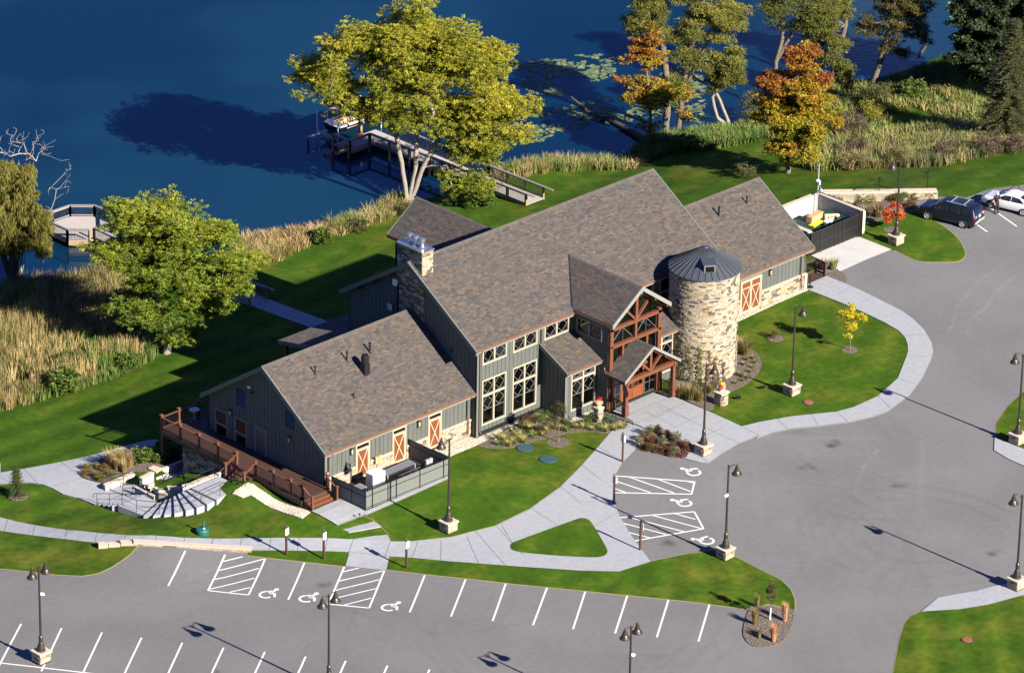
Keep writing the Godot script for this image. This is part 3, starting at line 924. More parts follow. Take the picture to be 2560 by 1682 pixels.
	# planting beds
	for p in [[-0.66, 0.95, 0.73, 0.77, 2.58, 0.25, 4.48, -0.01, 6.06, -0.28, 6.28, 1.05, 5.97, 2.07, 6.75, 2.95, 7.56, 3.21, 8.37, 3.48, 9.57, 3, 9.9, 3.39, 9.94, 4.76, 9.66, 6.18, 7.16, 6.8, 6.9, 6.09, 6.38, 5.08, 5.46, 4.24, 4.41, 3.87, 2.9, 3.5, 1.68, 3.31, 0.53, 3.06, -0.34, 2.52, -0.94, 1.47], [25.76, 1.11, 25.36, 2.41, 25.03, 3.76, 24.13, 5.14, 22.92, 6.16, 21.4, 6.87, 19.89, 7.27, 18.49, 7.31, 17.65, 7.59, 15.98, 8.16, 15.01, 8.32, 15.55, 4.43, 17.36, 2.51, 19.47, 1.65, 23.69, 2.95], [-21.88, -17.69, -20.76, -18.41, -19.59, -18.72, -17.84, -19.1, -16.78, -18.95, -15.5, -18.52, -14.36, -18.07, -13.53, -16.19, -14.59, -14.88, -17.6, -14.29, -18.4, -14.42, -18.98, -15.27, -21.7, -15.27, -21.8, -15.38], [48.52, -6.9, 47.94, -6.35, 48.35, -6.08, 49.9, -5.81, 52.77, -5.2, 54.39, -6.43, 56.31, -6.15, 53.58, -9.05, 51.63, -10.34, 50.66, -8.95], [6.52, 9.24, 7.48, 8.56, 8.82, 8.13, 10.36, 8.78, 10.07, 10.46, 9.59, 12.08, 8.07, 12.71, 7.35, 11.23], [-7.79, 33.2, -6.64, 32.17, -4.45, 30.72, -3.92, 31.11, -3.43, 31.66, -3.24, 32.32, -2.9, 32.83, -2.73, 33.09, -4.13, 34.19, -5.34, 34.98, -6.56, 35.47, -7.46, 35.39, -8.19, 34.85, -8.26, 34.09], [38.5, -1.44, 39.73, -1.53, 39.77, -0.83, 39.25, -0.01, 38.92, 0.26, 38.35, 0.5]]:
		struct("mulch_bed", drape(smooth_line(pl(p), true, 2), 0.07, 0.05), M.mulch)
	struct("sunken_patio", plan(Geometry2D.offset_polygon(pl([-17.17, -15.03, -18.28, -13.65, -18.71, -12.85, -18.48, -12.05, -17.32, -11.88, -16.67, -12.17, -13.61, -15.71, -14.2, -15.95, -15.23, -15.37, -16.47, -15]), 0.9)[0], -2.9, -2.62), M.concrete)
	for p in [[-3.58, -0.63, -3.76, 1.18, -0.66, 0.95, 0.73, 0.77, 2.58, 0.25, 4.48, -0.01, 6.06, -0.28, 6.28, 1.05, 5.97, 2.07, 6.75, 2.95, 7.56, 3.21, 8.37, 3.48, 9.57, 3, 9.91, 2.2, 7.49, 1.86, 7.76, 1.23, 7.04, -0.85, 0.47, -0.57], [28.09, -0.94, 32.55, -0.88, 35.77, -0.74, 35.78, -1.5, 31.59, -1.83, 28.9, -1.93], [-17.22, -4.89, -16.78, 0.97, -17.81, 1.27, -18.18, -3.63, -18.83, -3.69, -19.02, -4.57]]:
		struct("gravel_strip", drape(pl(p), 0.055, 0.05), M.gravel_bed)
		gravel(pl(p), 0.06)


func grain(m: StandardMaterial3D, t: Texture2D, scale: float) -> void:   # fine grain laid over the broad colour
	m.detail_enabled = true
	m.detail_blend_mode = BaseMaterial3D.BLEND_MODE_MUL
	m.detail_uv_layer = BaseMaterial3D.DETAIL_UV_2
	m.detail_albedo = t
	m.uv2_triplanar = true
	m.uv2_world_triplanar = true
	m.uv2_scale = Vector3.ONE * scale


func water_picture() -> ImageTexture:   # dark blue water colour with soft, slightly paler drifts
	var k := 512
	var a := noise(0.006, 4, 95).get_image(k, k).get_data()
	var bytes := PackedByteArray()
	bytes.resize(k * k * 3)
	for p in k * k:
		var x := float(p % k) / k
		var y := float(p / k) / k
		var t := smoothstep(0.36, 0.66, a[p] / 255.0)
		bytes[p * 3] = int(lerpf(4, 14, t)); bytes[p * 3 + 1] = int(lerpf(34, 46, t)); bytes[p * 3 + 2] = int(lerpf(54, 64, t))
	return ImageTexture.create_from_image(Image.create_from_data(k, k, false, Image.FORMAT_RGB8, bytes))


func ripple() -> ImageTexture:
	return ImageTexture.create_from_image(noise(0.2, 3, 91).get_seamless_image(1024, 1024))


func inside(poly: PackedVector2Array, count: int) -> Array:
	var lo := poly[0]
	var hi := poly[0]
	for p in poly:
		lo = lo.min(p); hi = hi.max(p)
	var r := []
	var tries := 0
	while r.size() < count and tries < count * 30:
		tries += 1
		var p := Vector2(rf(lo.x, hi.x), rf(lo.y, hi.y))
		if Geometry2D.is_point_in_polygon(p, poly):
			r.append(p)
	return r


func gravel(poly: PackedVector2Array, up: float) -> void:
	var g := MB.new()
	g.lathe([Vector2(0, -0.5), Vector2(0.42, -0.25), Vector2(0.5, 0.05), Vector2(0.3, 0.4), Vector2(0, 0.5)], Vector3.ZERO, 6)
	var xf := []
	var cols := []
	rng.seed = 5
	for p in inside(poly, int(absf(area(poly)) * 170)):
		var s := rf(0.05, 0.11)
		xf.append(Transform3D(Basis.from_euler(Vector3(rf(-0.6, 0.6), rf(0, TAU), rf(-0.6, 0.6))).scaled(Vector3(s * rf(0.8, 1.4), s * 0.6, s)), on(p.x, p.y, up)))
		var t := rf(0.7, 1.15)
		var k := rng.randf()
		cols.append(Color(0.46 * t, 0.42 * t, 0.35 * t) if k < 0.75 else Color(0.34 * t, 0.27 * t, 0.2 * t))
	stuff(many("gravel", g.mesh(), M.pebbles, xf, cols))


# ---------------------------------------------------------------- building pieces
func clad(called: String, t: Transform3D, poly: PackedVector2Array, holes: Array, parent: Node, spacing := 0.4, phase := 0.0) -> MeshInstance3D:
	# vertical boards with a dark groove between them, over a backing; holes are rectangles
	var lo := poly[0]
	var hi := poly[0]
	for p in poly:
		lo = lo.min(p); hi = hi.max(p)
	var core := MB.new()
	var boards := []
	var x := lo.x - phase
	while x < hi.x:
		var pieces: Array = Geometry2D.intersect_polygons(poly, rect(x, lo.y - 1, x + spacing, hi.y + 1))
		for h in holes:
			var next := []
			for p in pieces:
				next.append_array(Geometry2D.clip_polygons(p, h))
			pieces = next
		for p in pieces:
			if absf(area(p)) < 0.003:
				continue
			core.prism(p, t, -0.18, -0.03)
			for q in Geometry2D.intersect_polygons(p, rect(x + 0.014, lo.y - 1, x + spacing - 0.014, hi.y + 1)):
				if absf(area(q)) > 0.003:
					boards.append(q)
		x += spacing
	var w := part(called, core, M.siding_core, parent)
	for q in boards:
		var b := MB.new()
		b.prism(q, t, -0.028, 0.0)
		part("board", b, M.siding, w)
	return w


func ring(b: MB, t: Transform3D, x0: float, y0: float, x1: float, y1: float, w: float, z0: float, z1: float) -> void:   # a rectangular frame
	b.box(Vector3((x0 + x1) / 2, y0 + w / 2, (z0 + z1) / 2), Vector3(x1 - x0, w, z1 - z0), t)
	b.box(Vector3((x0 + x1) / 2, y1 - w / 2, (z0 + z1) / 2), Vector3(x1 - x0, w, z1 - z0), t)
	for x in [x0 + w / 2, x1 - w / 2]:
		b.box(Vector3(x, (y0 + y1) / 2, (z0 + z1) / 2), Vector3(w, y1 - y0 - 2 * w, z1 - z0), t)


func window(parent: Node, t: Transform3D, x0: float, y0: float, x1: float, y1: float, cols: int, splits: Array, trim := 0.1, trim_mat := "trim_cream", meeting := false, diamond := true) -> void:
	# trim board, dark sash and glass for every light; splits are heights of the rails between the rows
	var f := MB.new()
	ring(f, t, x0, y0, x1, y1, trim, -0.1, 0.035)
	var ys := [y0 + trim]
	for s in splits:
		f.box(Vector3((x0 + x1) / 2, s, -0.033), Vector3(x1 - x0 - 2 * trim, 0.13, 0.134), t)
		ys.append(s - 0.065); ys.append(s + 0.065)
	ys.append(y1 - trim)
	var cw := (x1 - x0 - 2 * trim - (cols - 1) * 0.12) / cols
	for k in range(1, cols):
		var x := x0 + trim + k * cw + (k - 0.5) * 0.12
		f.box(Vector3(x, (y0 + y1) / 2, -0.035), Vector3(0.12, y1 - y0 - 2 * trim, 0.128), t)
	var w := part("window", f, M[trim_mat], parent)
	for r in range(0, ys.size(), 2):
		for k in cols:
			var a := x0 + trim + k * (cw + 0.12)
			var s := MB.new()
			ring(s, t, a, ys[r], a + cw, ys[r + 1], 0.05, -0.09, -0.03)
			if meeting and r == 0 and ys[1] - ys[0] > 1.0:
				s.box(Vector3(a + cw / 2, (ys[0] + ys[1]) / 2, -0.05), Vector3(cw - 0.1, 0.06, 0.05), t)
			part("sash", s, M.sash, w)
			if diamond:  # thin pale bars standing in for diagonal lines seen in the glass
				var low: float = (ys[0] + ys[1]) / 2 if meeting and r == 0 and ys[1] - ys[0] > 1.0 else ys[r]
				var mid := Vector2(a + cw / 2, (low + ys[r + 1]) / 2)
				var g := MB.new()
				var ends := [Vector2(mid.x, ys[r + 1] - 0.05), Vector2(a + cw - 0.05, mid.y), Vector2(mid.x, low + 0.05), Vector2(a + 0.05, mid.y)]
				for e in 4:
					g.beam(t * Vector3(ends[e].x, ends[e].y, -0.055), t * Vector3(ends[(e + 1) % 4].x, ends[(e + 1) % 4].y, -0.055), 0.014, 0.012, t.basis.z)
				part("diamond_bars", g, M.grille, w)
			part("pane", boxm(Vector3.ZERO, Vector3(cw - 0.1, ys[r + 1] - ys[r] - 0.1, 0.012)), M.glass, w, t * Transform3D(Basis(), Vector3(a + cw / 2, (ys[r] + ys[r + 1]) / 2, -0.07)))


var shade_pal := [[0.083, 0.073, 0.064], [0.104, 0.082, 0.065], [0.077, 0.075, 0.074], [0.06, 0.057, 0.056], [0.089, 0.071, 0.062], [0.083, 0.078, 0.073], [0.113, 0.087, 0.067], [0.07, 0.065, 0.062], [0.12, 0.093, 0.074]]


func slope(called: String, a: Vector3, b: Vector3, c: Vector3, d: Vector3, parent: Node, thick := 0.2) -> MeshInstance3D:
	# one roof plane: a, b along the eave, c above b, d above a; a slab with overlapping shingles on it
	var nrm := (b - a).cross(d - a).normalized()
	if nrm.y < 0:
		nrm = -nrm
	var s := MB.new()
	var dn := -nrm * thick
	s.quad(a, b, c, d)
	s.quad(a + dn, b + dn, c + dn, d + dn)
	s.quad(a, b, b + dn, a + dn); s.quad(b, c, c + dn, b + dn); s.quad(c, d, d + dn, c + dn); s.quad(d, a, a + dn, d + dn)
	var o := part(called, s, M.roof_deck, parent)
	var g := MB.new()
	var up := ((d - a) - (b - a).normalized() * (d - a).dot((b - a).normalized())).length()
	var rows := int(up / 0.155)
	for r in rows:
		var t0 := float(r) / rows
		var t1 := minf((r + 1.12) / rows, 1.0)
		var l0 := a.lerp(d, t0); var r0 := b.lerp(c, t0)
		var l1 := a.lerp(d, t1); var r1 := b.lerp(c, t1)
		var len := l0.distance_to(r0)
		var x := -rf(0.0, 0.3)
		while x < len - 0.02:
			var w := rf(0.22, 0.42)
			var f0 := clampf(x / len, 0, 1); var f1 := clampf((x + w - 0.008) / len, 0, 1)
			var lift := nrm * rf(0.022, 0.034)
			var p: Array = shade_pal[rng.randi() % shade_pal.size()]
			var k := rf(0.86, 1.16)
			g.col = Color(p[0] * k, p[1] * k, p[2] * k)
			var e := l0.lerp(r0, f0) + lift; var f := l0.lerp(r0, f1) + lift
			var h := l1.lerp(r1, f1) + nrm * 0.006; var i := l1.lerp(r1, f0) + nrm * 0.006
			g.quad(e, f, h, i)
			g.col = Color(p[0] * 0.38, p[1] * 0.38, p[2] * 0.4)   # shadow line between courses, painted as a darker butt edge
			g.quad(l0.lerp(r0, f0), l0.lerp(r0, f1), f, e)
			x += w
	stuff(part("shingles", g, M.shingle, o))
	return o


func ridge(a: Vector3, b: Vector3, fall: float, parent: Node) -> void:   # overlapping cap shingles along a ridge
	var g := MB.new()
	var dir := (b - a).normalized()
	var side := dir.cross(Vector3.UP).normalized()
	var len := a.distance_to(b)
	var n := int(len / 0.3)
	for k in n:
		var p := a + dir * (len * k / n)
		var q := a + dir * (len * (k + 1.1) / n)
		var c: Array = shade_pal[rng.randi() % 3]
		g.col = Color(c[0] * 1.1, c[1] * 1.15, c[2] * 1.2)
		for s in [-1, 1]:
			var down: Vector3 = side * s * 0.17 + Vector3(0, -0.17 * fall, 0)
			g.quad(p + Vector3(0, 0.055, 0), q + Vector3(0, 0.035, 0), q + down + Vector3(0, 0.035, 0), p + down + Vector3(0, 0.055, 0))
			g.quad(p + down + Vector3(0, 0.055, 0), q + down + Vector3(0, 0.035, 0), q + down, p + down)
	stuff(part("ridge_cap", g, M.shingle, parent))


func rake(a: Vector3, b: Vector3, out: Vector3, parent: Node, m: Material, tall := 0.26) -> void:   # barge board from eave a to ridge b
	var g := MB.new()
	var d := Vector3(0, -tall, 0)
	var o := out * 0.045
	var p := [a + o + Vector3(0, 0.035, 0), b + o + Vector3(0, 0.035, 0), b + o + d, a + o + d]
	var q := []
	for e in p:
		q.append(e - o * 2.0)
	g.quad(p[0], p[1], p[2], p[3]); g.quad(q[0], q[1], q[2], q[3])
	for k in 4:
		var j := (k + 1) % 4
		g.quad(p[k], p[j], q[j], q[k])
	part("barge_board", g, m, parent)


func gutter(a: Vector3, b: Vector3, out: Vector3, parent: Node) -> void:
	var g := MB.new()
	var dir := (b - a).normalized()
	var t := Transform3D(Basis(out, Vector3.UP, out.cross(Vector3.UP)), a)
	var len := a.distance_to(b)
	if t.basis.z.dot(dir) < 0:
		t.origin = b
	g.prism(PackedVector2Array([Vector2(0.0, -0.14), Vector2(0.09, -0.14), Vector2(0.13, -0.02), Vector2(0.13, 0.0), Vector2(0.11, 0.0), Vector2(0.08, -0.12), Vector2(0.01, -0.12), Vector2(0.01, 0.0), Vector2(0, 0)]), t, 0, len)
	part("gutter", g, M.copper, parent)
	var f := MB.new()
	f.box(Vector3(-0.025, -0.17, len / 2), Vector3(0.04, 0.24, len), t)
	part("fascia_board", f, M.trim_pale, parent)


func pipe(pts3: Array, parent: Node, r := 0.045, m := "downpipe", called := "downpipe") -> void:
	var g := MB.new()
	var rr := []
	for p in pts3:
		rr.append(r)
	g.tube(pts3, rr, 8)
	part(called, g, M[m], parent)


var stone_meshes := []


func stones(parent: Node, t: Transform3D, poly: PackedVector2Array, holes: Array, tone := 0.0, course := 0.16, limit := 400, z := 0.0) -> void:
	# coursed rubble: single stones, each with its own size, depth and colour
	if stone_meshes.is_empty():
		for k in 4:
			var b := MB.new()
			b.bevel(Vector3(0, 0, 0), Vector3(1, 1, 1), 0.12)
			stone_meshes.append(b.mesh())
	var lo := poly[0]
	var hi := poly[0]
	for p in poly:
		lo = lo.min(p); hi = hi.max(p)
	var y := lo.y
	var extra_x := []
	var extra_c := []
	var made := 0
	while y < hi.y - 0.04:
		var h := minf(rf(course * 0.75, course * 1.3), hi.y - y)
		if hi.y - y - h < 0.07:
			h = hi.y - y
		var x := lo.x - rf(0.0, 0.25)
		while x < hi.x:
			var w := rf(0.22, 0.62)
			var x0 := maxf(x, lo.x)
			var x1 := minf(x + w, hi.x)
			x += w
			if x1 - x0 < 0.06:
				continue
			var ok := true
			for c in [Vector2(x0 + 0.02, y + 0.02), Vector2(x1 - 0.02, y + 0.02), Vector2(x0 + 0.02, y + h - 0.02), Vector2(x1 - 0.02, y + h - 0.02)]:
				if not Geometry2D.is_point_in_polygon(c, poly):
					ok = false
				for q in holes:
					if Geometry2D.is_point_in_polygon(c, q):
						ok = false
			if not ok:
				continue
			var d := rf(0.05, 0.085)
			var k := rng.randf()
			var ci := int(k * k * 10.0) if tone == 0.0 else int(clampf(k + tone * 0.25, 0, 0.999) * 10.0)
			var xf := t * Transform3D(Basis().scaled(Vector3(x1 - x0 - 0.016, h - 0.016, d)), Vector3((x0 + x1) / 2, y + h / 2, z + d / 2))
			if made < limit:
				obj("stone", stone_meshes[made % 4], M.stones[ci], parent, xf)
				made += 1
			else:
				extra_x.append(xf)
				extra_c.append(Color(M.pal[ci][0], M.pal[ci][1], M.pal[ci][2]) * 0.55)
		y += h
	if extra_x.size():
		stuff(many("stones", stone_meshes[0], M.stone_mix, extra_x, extra_c, parent))


func barn_door(parent: Node, t: Transform3D, x0: float, y0: float, x1: float, y1: float, upper: float) -> void:
	# cedar boards in a cream frame with a cross; above upper it is a plain panel or a transom
	var f := MB.new()
	ring(f, t, x0, y0, x1, y1, 0.085, -0.04, 0.02)
	f.box(Vector3((x0 + x1) / 2, upper, -0.01), Vector3(x1 - x0 - 0.17, 0.075, 0.055), t)
	var a := Vector3(x0 + 0.09, y0 + 0.09, 0.005); var b := Vector3(x1 - 0.09, upper - 0.045, 0.005)
	f.beam(t * a, t * b, 0.075, 0.05, t.basis.z)
	f.beam(t * Vector3(a.x, b.y, 0.008), t * Vector3(b.x, a.y, 0.008), 0.075, 0.05, t.basis.z)
	var d := part("door", f, M.trim_cream, parent)
	var n := 8
	var w := (x1 - x0 - 0.17) / n
	for k in n:
		for s in [[y0 + 0.085, upper - 0.038], [upper + 0.038, y1 - 0.085]]:
			if s[1] - s[0] > 0.05:
				part("plank", boxm(Vector3(x0 + 0.085 + (k + 0.5) * w, (s[0] + s[1]) / 2, -0.035), Vector3(w - 0.012, s[1] - s[0], 0.03)), M.cedar, d, t)


func lantern(parent: Node, p: Vector3, out: Vector3) -> void:
	var t := face(Vector3.UP.cross(out), out, p)
	var b := MB.new()
	b.box(Vector3(0, 0, 0.02), Vector3(0.2, 0.46, 0.04), t)
	b.box(Vector3(0, 0.2, 0.12), Vector3(0.22, 0.05, 0.2), t)
	b.box(Vector3(0, -0.2, 0.12), Vector3(0.2, 0.04, 0.18), t)
	for x in [-0.085, 0.085]:
		for z in [0.05, 0.2]:
			b.box(Vector3(x, 0, z), Vector3(0.022, 0.36, 0.022), t)
	var o := part("wall_lantern", b, M.bronze, parent)
	part("lantern_glass", boxm(Vector3(0, 0, 0.125), Vector3(0.14, 0.34, 0.13)), M.lantern_glass, o, t)


func roof_vent(parent: Node, p: Vector3, h: float, r: float) -> void:
	var b := MB.new()
	b.lathe([Vector2(r * 2.2, -0.1), Vector2(r * 1.4, 0.12), Vector2(r, 0.16), Vector2(r, h - 0.06), Vector2(r * 1.5, h - 0.05), Vector2(r * 1.5, h), Vector2(0, h + 0.02)], p, 12)
	part("vent_pipe", b, M.black_metal, parent)


func timber(parent: Node, called: String, a: Vector3, b: Vector3, w: float, h: float, up := Vector3.UP) -> void:
	var g := MB.new()
	g.beam(a, b, w, h, up)
	part(called, g, M.timber, parent)


# ---------------------------------------------------------------- the lodge
func make_lodge() -> void:
	rng.seed = 11
	var L := thing("lodge", "grey-green board sided lodge with brown shingle roofs and a timber entrance gable", "building")
	var fz := Vector3(0, 0, 1)
	var fx := Vector3(1, 0, 0)
	var T0 := face(fx, fz, Vector3.ZERO)                        # main front
	var TG := face(Vector3(0, 0, 1), Vector3(-1, 0, 0), Vector3.ZERO)   # main gable, looking along -x; its x is world z

	# floors
	part("floor", boxm(Vector3(12, -0.05, -6.7), Vector3(23.6, 0.3, 13.0)), M.interior_floor, L)
	part("floor", boxm(Vector3(-7, -0.08, -6.8), Vector3(13.6, 0.3, 12.0)), M.interior_floor, L)
	part("floor", boxm(Vector3(12.2, -0.045, 1.7), Vector3(5.1, 0.28, 3.2)), M.interior_floor, L)
	part("floor", boxm(Vector3(8.0, -0.045, 1.15), Vector3(2.8, 0.28, 2.2)), M.interior_floor, L)
	part("floor", boxm(Vector3(16.5, -0.045, 1.15), Vector3(3.0, 0.28, 2.2)), M.interior_floor, L)

	# main front
	var ups := [[0.47, 2.86], [3.5, 5.9], [6.62, 9.1], [15.35, 17.8], [18.45, 20.9]]
	var holes := []
	for u in ups:
		holes.append(rect(u[0], 5.28, u[1], 6.56))
	for u in [[0.47, 2.86], [3.5, 5.9]]:
		holes.append(rect(u[0], 0.54, u[1], 4.08))
	clad("wall", T0, rect(0.0, -0.3, 23.9, 6.92), holes, L, 0.395)
	part("corner_board", boxm(Vector3(0.04, 3.3, 0.012), Vector3(0.2, 7.0, 0.05)), M.fascia, L)
	for u in ups:
		window(L, T0, u[0], 5.28, u[1], 6.56, 2, [])
	for u in [[0.47, 2.86], [3.5, 5.9]]:
		window(L, T0, u[0], 0.54, u[1], 4.08, 2, [2.83], 0.1, "trim_cream", true)
	part("base_flashing", boxm(Vector3(3.2, -0.02, 0.012), Vector3(6.4, 0.3, 0.03)), M.black_metal, L)
	# main gable
	var gw := clad("wall", TG, pl([-13.3, -3.4, 0.0, -0.4, 0.0, 6.9, -6.6, 11.1, -13.3, 6.85]), [rect(-8.0, 6.3, -5.45, 12)], L, 0.4)
	var sp := part("chimney_base", boxm(Vector3(0.02, 8.7, -6.72), Vector3(0.1, 4.9, 2.53)), M.mortar, L)
	stones(sp, TG, pl([-8.0, 6.5, -5.45, 6.5, -5.45, 10.35, -6.6, 11.05, -8.0, 10.2]), [], 0.6, 0.17, 200, 0.03)
	# back and far walls
	clad("wall", face(Vector3(-1, 0, 0), Vector3(0, 0, -1), Vector3(23.9, 0, -13.3)), rect(0, -3.2, 23.9, 6.9), [], L, 1.2)
	clad("wall", face(Vector3(0, 0, -1), Vector3(1, 0, 0), Vector3(23.9, 0, 0)), pl([0, -0.3, 13.3, -2.6, 13.3, 6.85, 6.6, 11.1, 0, 6.9]), [], L, 0.8)
	# main roof
	var e := 6.87
	var ry := 11.4
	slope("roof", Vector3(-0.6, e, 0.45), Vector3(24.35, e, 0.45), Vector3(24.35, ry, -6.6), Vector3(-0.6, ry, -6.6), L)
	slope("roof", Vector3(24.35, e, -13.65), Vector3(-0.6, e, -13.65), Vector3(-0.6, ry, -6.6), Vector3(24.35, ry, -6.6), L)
	ridge(Vector3(-0.6, ry, -6.6), Vector3(24.35, ry, -6.6), 0.643, L)
	rake(Vector3(-0.6, e, 0.5), Vector3(-0.6, ry, -6.6), Vector3(-1, 0, 0), L, M.fascia, 0.34)
	rake(Vector3(-0.6, e, -13.7), Vector3(-0.6, ry, -6.6), Vector3(-1, 0, 0), L, M.fascia, 0.34)
	rake(Vector3(24.35, e, 0.5), Vector3(24.35, ry, -6.6), Vector3(1, 0, 0), L, M.fascia)
	gutter(Vector3(-0.62, e, 0.45), Vector3(9.15, e, 0.45), fz, L)
	gutter(Vector3(15.3, e, 0.45), Vector3(24.35, e, 0.45), fz, L)
	for z in [-12.0, -10.4, -8.7, -4.6, -2.9, -1.2]:
		var y: float = ry - 0.643 * absf(z + 6.6) - 0.42
		part("rake_bracket", boxm(Vector3(-0.3, y, z), Vector3(0.56, 0.22, 0.2)), M.timber, L)
	pipe([Vector3(0.0, 6.7, 0.52), Vector3(0.16, 6.45, 0.3), Vector3(0.16, 6.3, 0.09), Vector3(0.16, 0.25, 0.09), Vector3(0.22, 0.1, 0.25)], L)
	pipe([Vector3(6.25, 6.75, 0.5), Vector3(6.25, 6.5, 0.1), Vector3(6.25, 5.25, 0.1), Vector3(6.4, 5.1, 0.3)], L)
	part("white_box", boxm(Vector3(-0.09, 9.1, -8.4), Vector3(0.16, 0.5, 0.42)), M.white_paint, L)
	part("meter_box", boxm(Vector3(-0.09, 7.0, -8.9), Vector3(0.14, 0.5, 0.5)), M.galv, L)
	pipe([Vector3(-0.06, 9.0, -8.2), Vector3(-0.06, 6.4, -8.2)], L, 0.06, "black_metal", "conduit")
	# chimney
	var ch := part("chimney", boxm(Vector3(0.21, 11.1, -6.7), Vector3(0.94, 2.5, 2.5)), M.mortar, L)
	stones(ch, face(Vector3(0, 0, 1), Vector3(-1, 0, 0), Vector3(-0.26, 0, 0)), rect(-7.98, 9.9, -5.42, 12.38), [], 0.35, 0.17, 120)
	stones(ch, face(fx, fz, Vector3(0, 0, -5.45)), rect(-0.32, 10.0, 0.74, 12.38), [], 0.0, 0.17, 80)
	stones(ch, face(Vector3(0, 0, -1), Vector3(1, 0, 0), Vector3(0.68, 0, 0)), rect(5.42, 10.0, 7.98, 12.38), [], 0.0, 0.17, 80)
	part("chimney_flashing", boxm(Vector3(0.22, 10.56, -5.37), Vector3(1.12, 0.16, 0.05)), M.black_metal, L)
	var cap := part("chimney_cap", boxm(Vector3(0.21, 12.42, -6.7), Vector3(1.2, 0.09, 2.74)), M.steel, L)
	for z in [-7.25, -6.65, -6.0]:
		var b := MB.new()
		b.lathe([Vector2(0.34, 12.46), Vector2(0.2, 12.56), Vector2(0.17, 12.6), Vector2(0.17, 13.0), Vector2(0.27, 13.04), Vector2(0.27, 13.14), Vector2(0.2, 13.2), Vector2(0, 13.22)], Vector3(0.21, 0, z), 16)
		part("flue", b, M.steel, cap)

	# near wing
	var TN := face(fx, fz, Vector3(0, 0, -0.6))
	var doors := [[-11.12, -9.8], [-7.65, -6.33], [-4.2, -2.9]]
	holes = []
	for d in doors:
		holes.append(rect(d[0], -0.2, d[1], 2.7))
	clad("wall", TN, rect(-13.95, 1.02, -0.02, 3.42), holes, L, 0.4, 0.1)
	var sb := MB.new()
	for s in [[-13.95, -11.12], [-9.8, -7.65], [-6.33, -4.2], [-2.9, -0.02]]:
		sb.prism(rect(s[0], -0.4, s[1], 1.02), TN, -0.18, 0.02)
	var base := part("stone_base", sb, M.mortar, L)
	for s in [[-13.98, -11.12], [-9.8, -7.65], [-6.33, -4.2], [-2.9, -0.05]]:
		stones(base, TN, rect(s[0], -0.1, s[1], 1.0), [], 0.0, 0.15, 200, 0.025)
		part("stone_sill", boxm(Vector3((s[0] + s[1]) / 2, 1.04, 0.05), Vector3(s[1] - s[0], 0.07, 0.2)), M.cap_stone, L, TN)
	for d in doors:
		var f := MB.new()
		ring(f, TN, d[0], 0.02, d[1], 2.68, 0.1, -0.1, 0.05)
		f.box(Vector3((d[0] + d[1]) / 2, 2.24, -0.02), Vector3(d[1] - d[0] - 0.2, 0.08, 0.12), TN)
		var fr := part("door_frame", f, M.trim_cream, L)
		part("transom_pane", boxm(Vector3((d[0] + d[1]) / 2, 2.43, -0.07), Vector3(d[1] - d[0] - 0.2, 0.3, 0.02)), M.glass, fr, TN)
		part("door_back", boxm(Vector3((d[0] + d[1]) / 2, 1.3, -0.14), Vector3(d[1] - d[0], 2.7, 0.05)), M.siding_core, fr, TN)
		barn_door(L, TN, d[0] + 0.1, 0.06, d[1] - 0.1, 2.2, 2.16)
	lantern(L, Vector3(-11.6, 2.42, -0.59), fz)
	lantern(L, Vector3(-5.2, 2.42, -0.59), fz)
	var TW := face(Vector3(0, 0, 1), Vector3(-1, 0, 0), Vector3(-13.95, 0, 0))
	holes = [rect(-12.14, 0.16, -10.8, 2.44), rect(-10.04, 0.18, -8.74, 2.48), rect(-7.9, 0.4, -6.69, 2.6), rect(-10.0, 3.36, -8.74, 4.92), rect(-4.82, 3.5, -3.58, 5.05)]
	clad("wall", TW, pl([-12.95, -2.6, -0.6, -0.3, -0.6, 3.4, -6.6, 7.46, -12.95, 3.2]), holes, L, 0.38)
	window(L, TW, -12.14, 0.16, -10.8, 2.44, 1, [1.32], 0.1, "trim_pale", false, false)
	window(L, TW, -10.04, 0.18, -8.74, 2.48, 1, [1.34], 0.1, "trim_pale", false, false)
	window(L, TW, -7.9, 0.4, -6.69, 2.6, 1, [2.36], 0.1, "trim_pale", false, false)
	part("door", boxm(Vector3(-7.3, 1.4, -0.075), Vector3(0.98, 1.84, 0.05)), M.sash, L, TW)
	for lv in [[-10.0, 3.36, -8.74, 4.92], [-4.82, 3.5, -3.58, 5.05]]:
		var f := MB.new()
		ring(f, TW, lv[0], lv[1], lv[2], lv[3], 0.07, -0.12, 0.03)
		f.box(Vector3((lv[0] + lv[2]) / 2, (lv[1] + lv[3]) / 2, -0.14), Vector3(lv[2] - lv[0], lv[3] - lv[1], 0.02), TW)
		var o := part("louvre", f, M.fascia, L)
		var n := 17
		for k in n:
			var sl := MB.new()
			var y: float = lv[1] + 0.1 + (lv[3] - lv[1] - 0.2) * k / (n - 1)
			sl.box(Vector3.ZERO, Vector3(lv[2] - lv[0] - 0.14, 0.015, 0.12), TW * Transform3D(Basis(Vector3.RIGHT, 0.6), Vector3((lv[0] + lv[2]) / 2, y, -0.06)))
			part("slat", sl, M.louvre, o)
	var pf := MB.new()
	ring(pf, TW, -7.46, 3.15, -6.17, 5.42, 0.05, -0.01, 0.02)
	part("wall_panel", pf, M.fascia, L)
	lantern(L, Vector3(-13.96, 2.66, -10.39), Vector3(-1, 0, 0))
	lantern(L, Vector3(-13.96, 2.8, -4.19), Vector3(-1, 0, 0))
	part("flood_light", boxm(Vector3(-14.02, 5.35, -8.4), Vector3(0.16, 0.16, 0.22)), M.white_paint, L)
	part("camera_housing", boxm(Vector3(-14.05, 5.05, -8.05), Vector3(0.25, 0.09, 0.09)), M.black_metal, L)
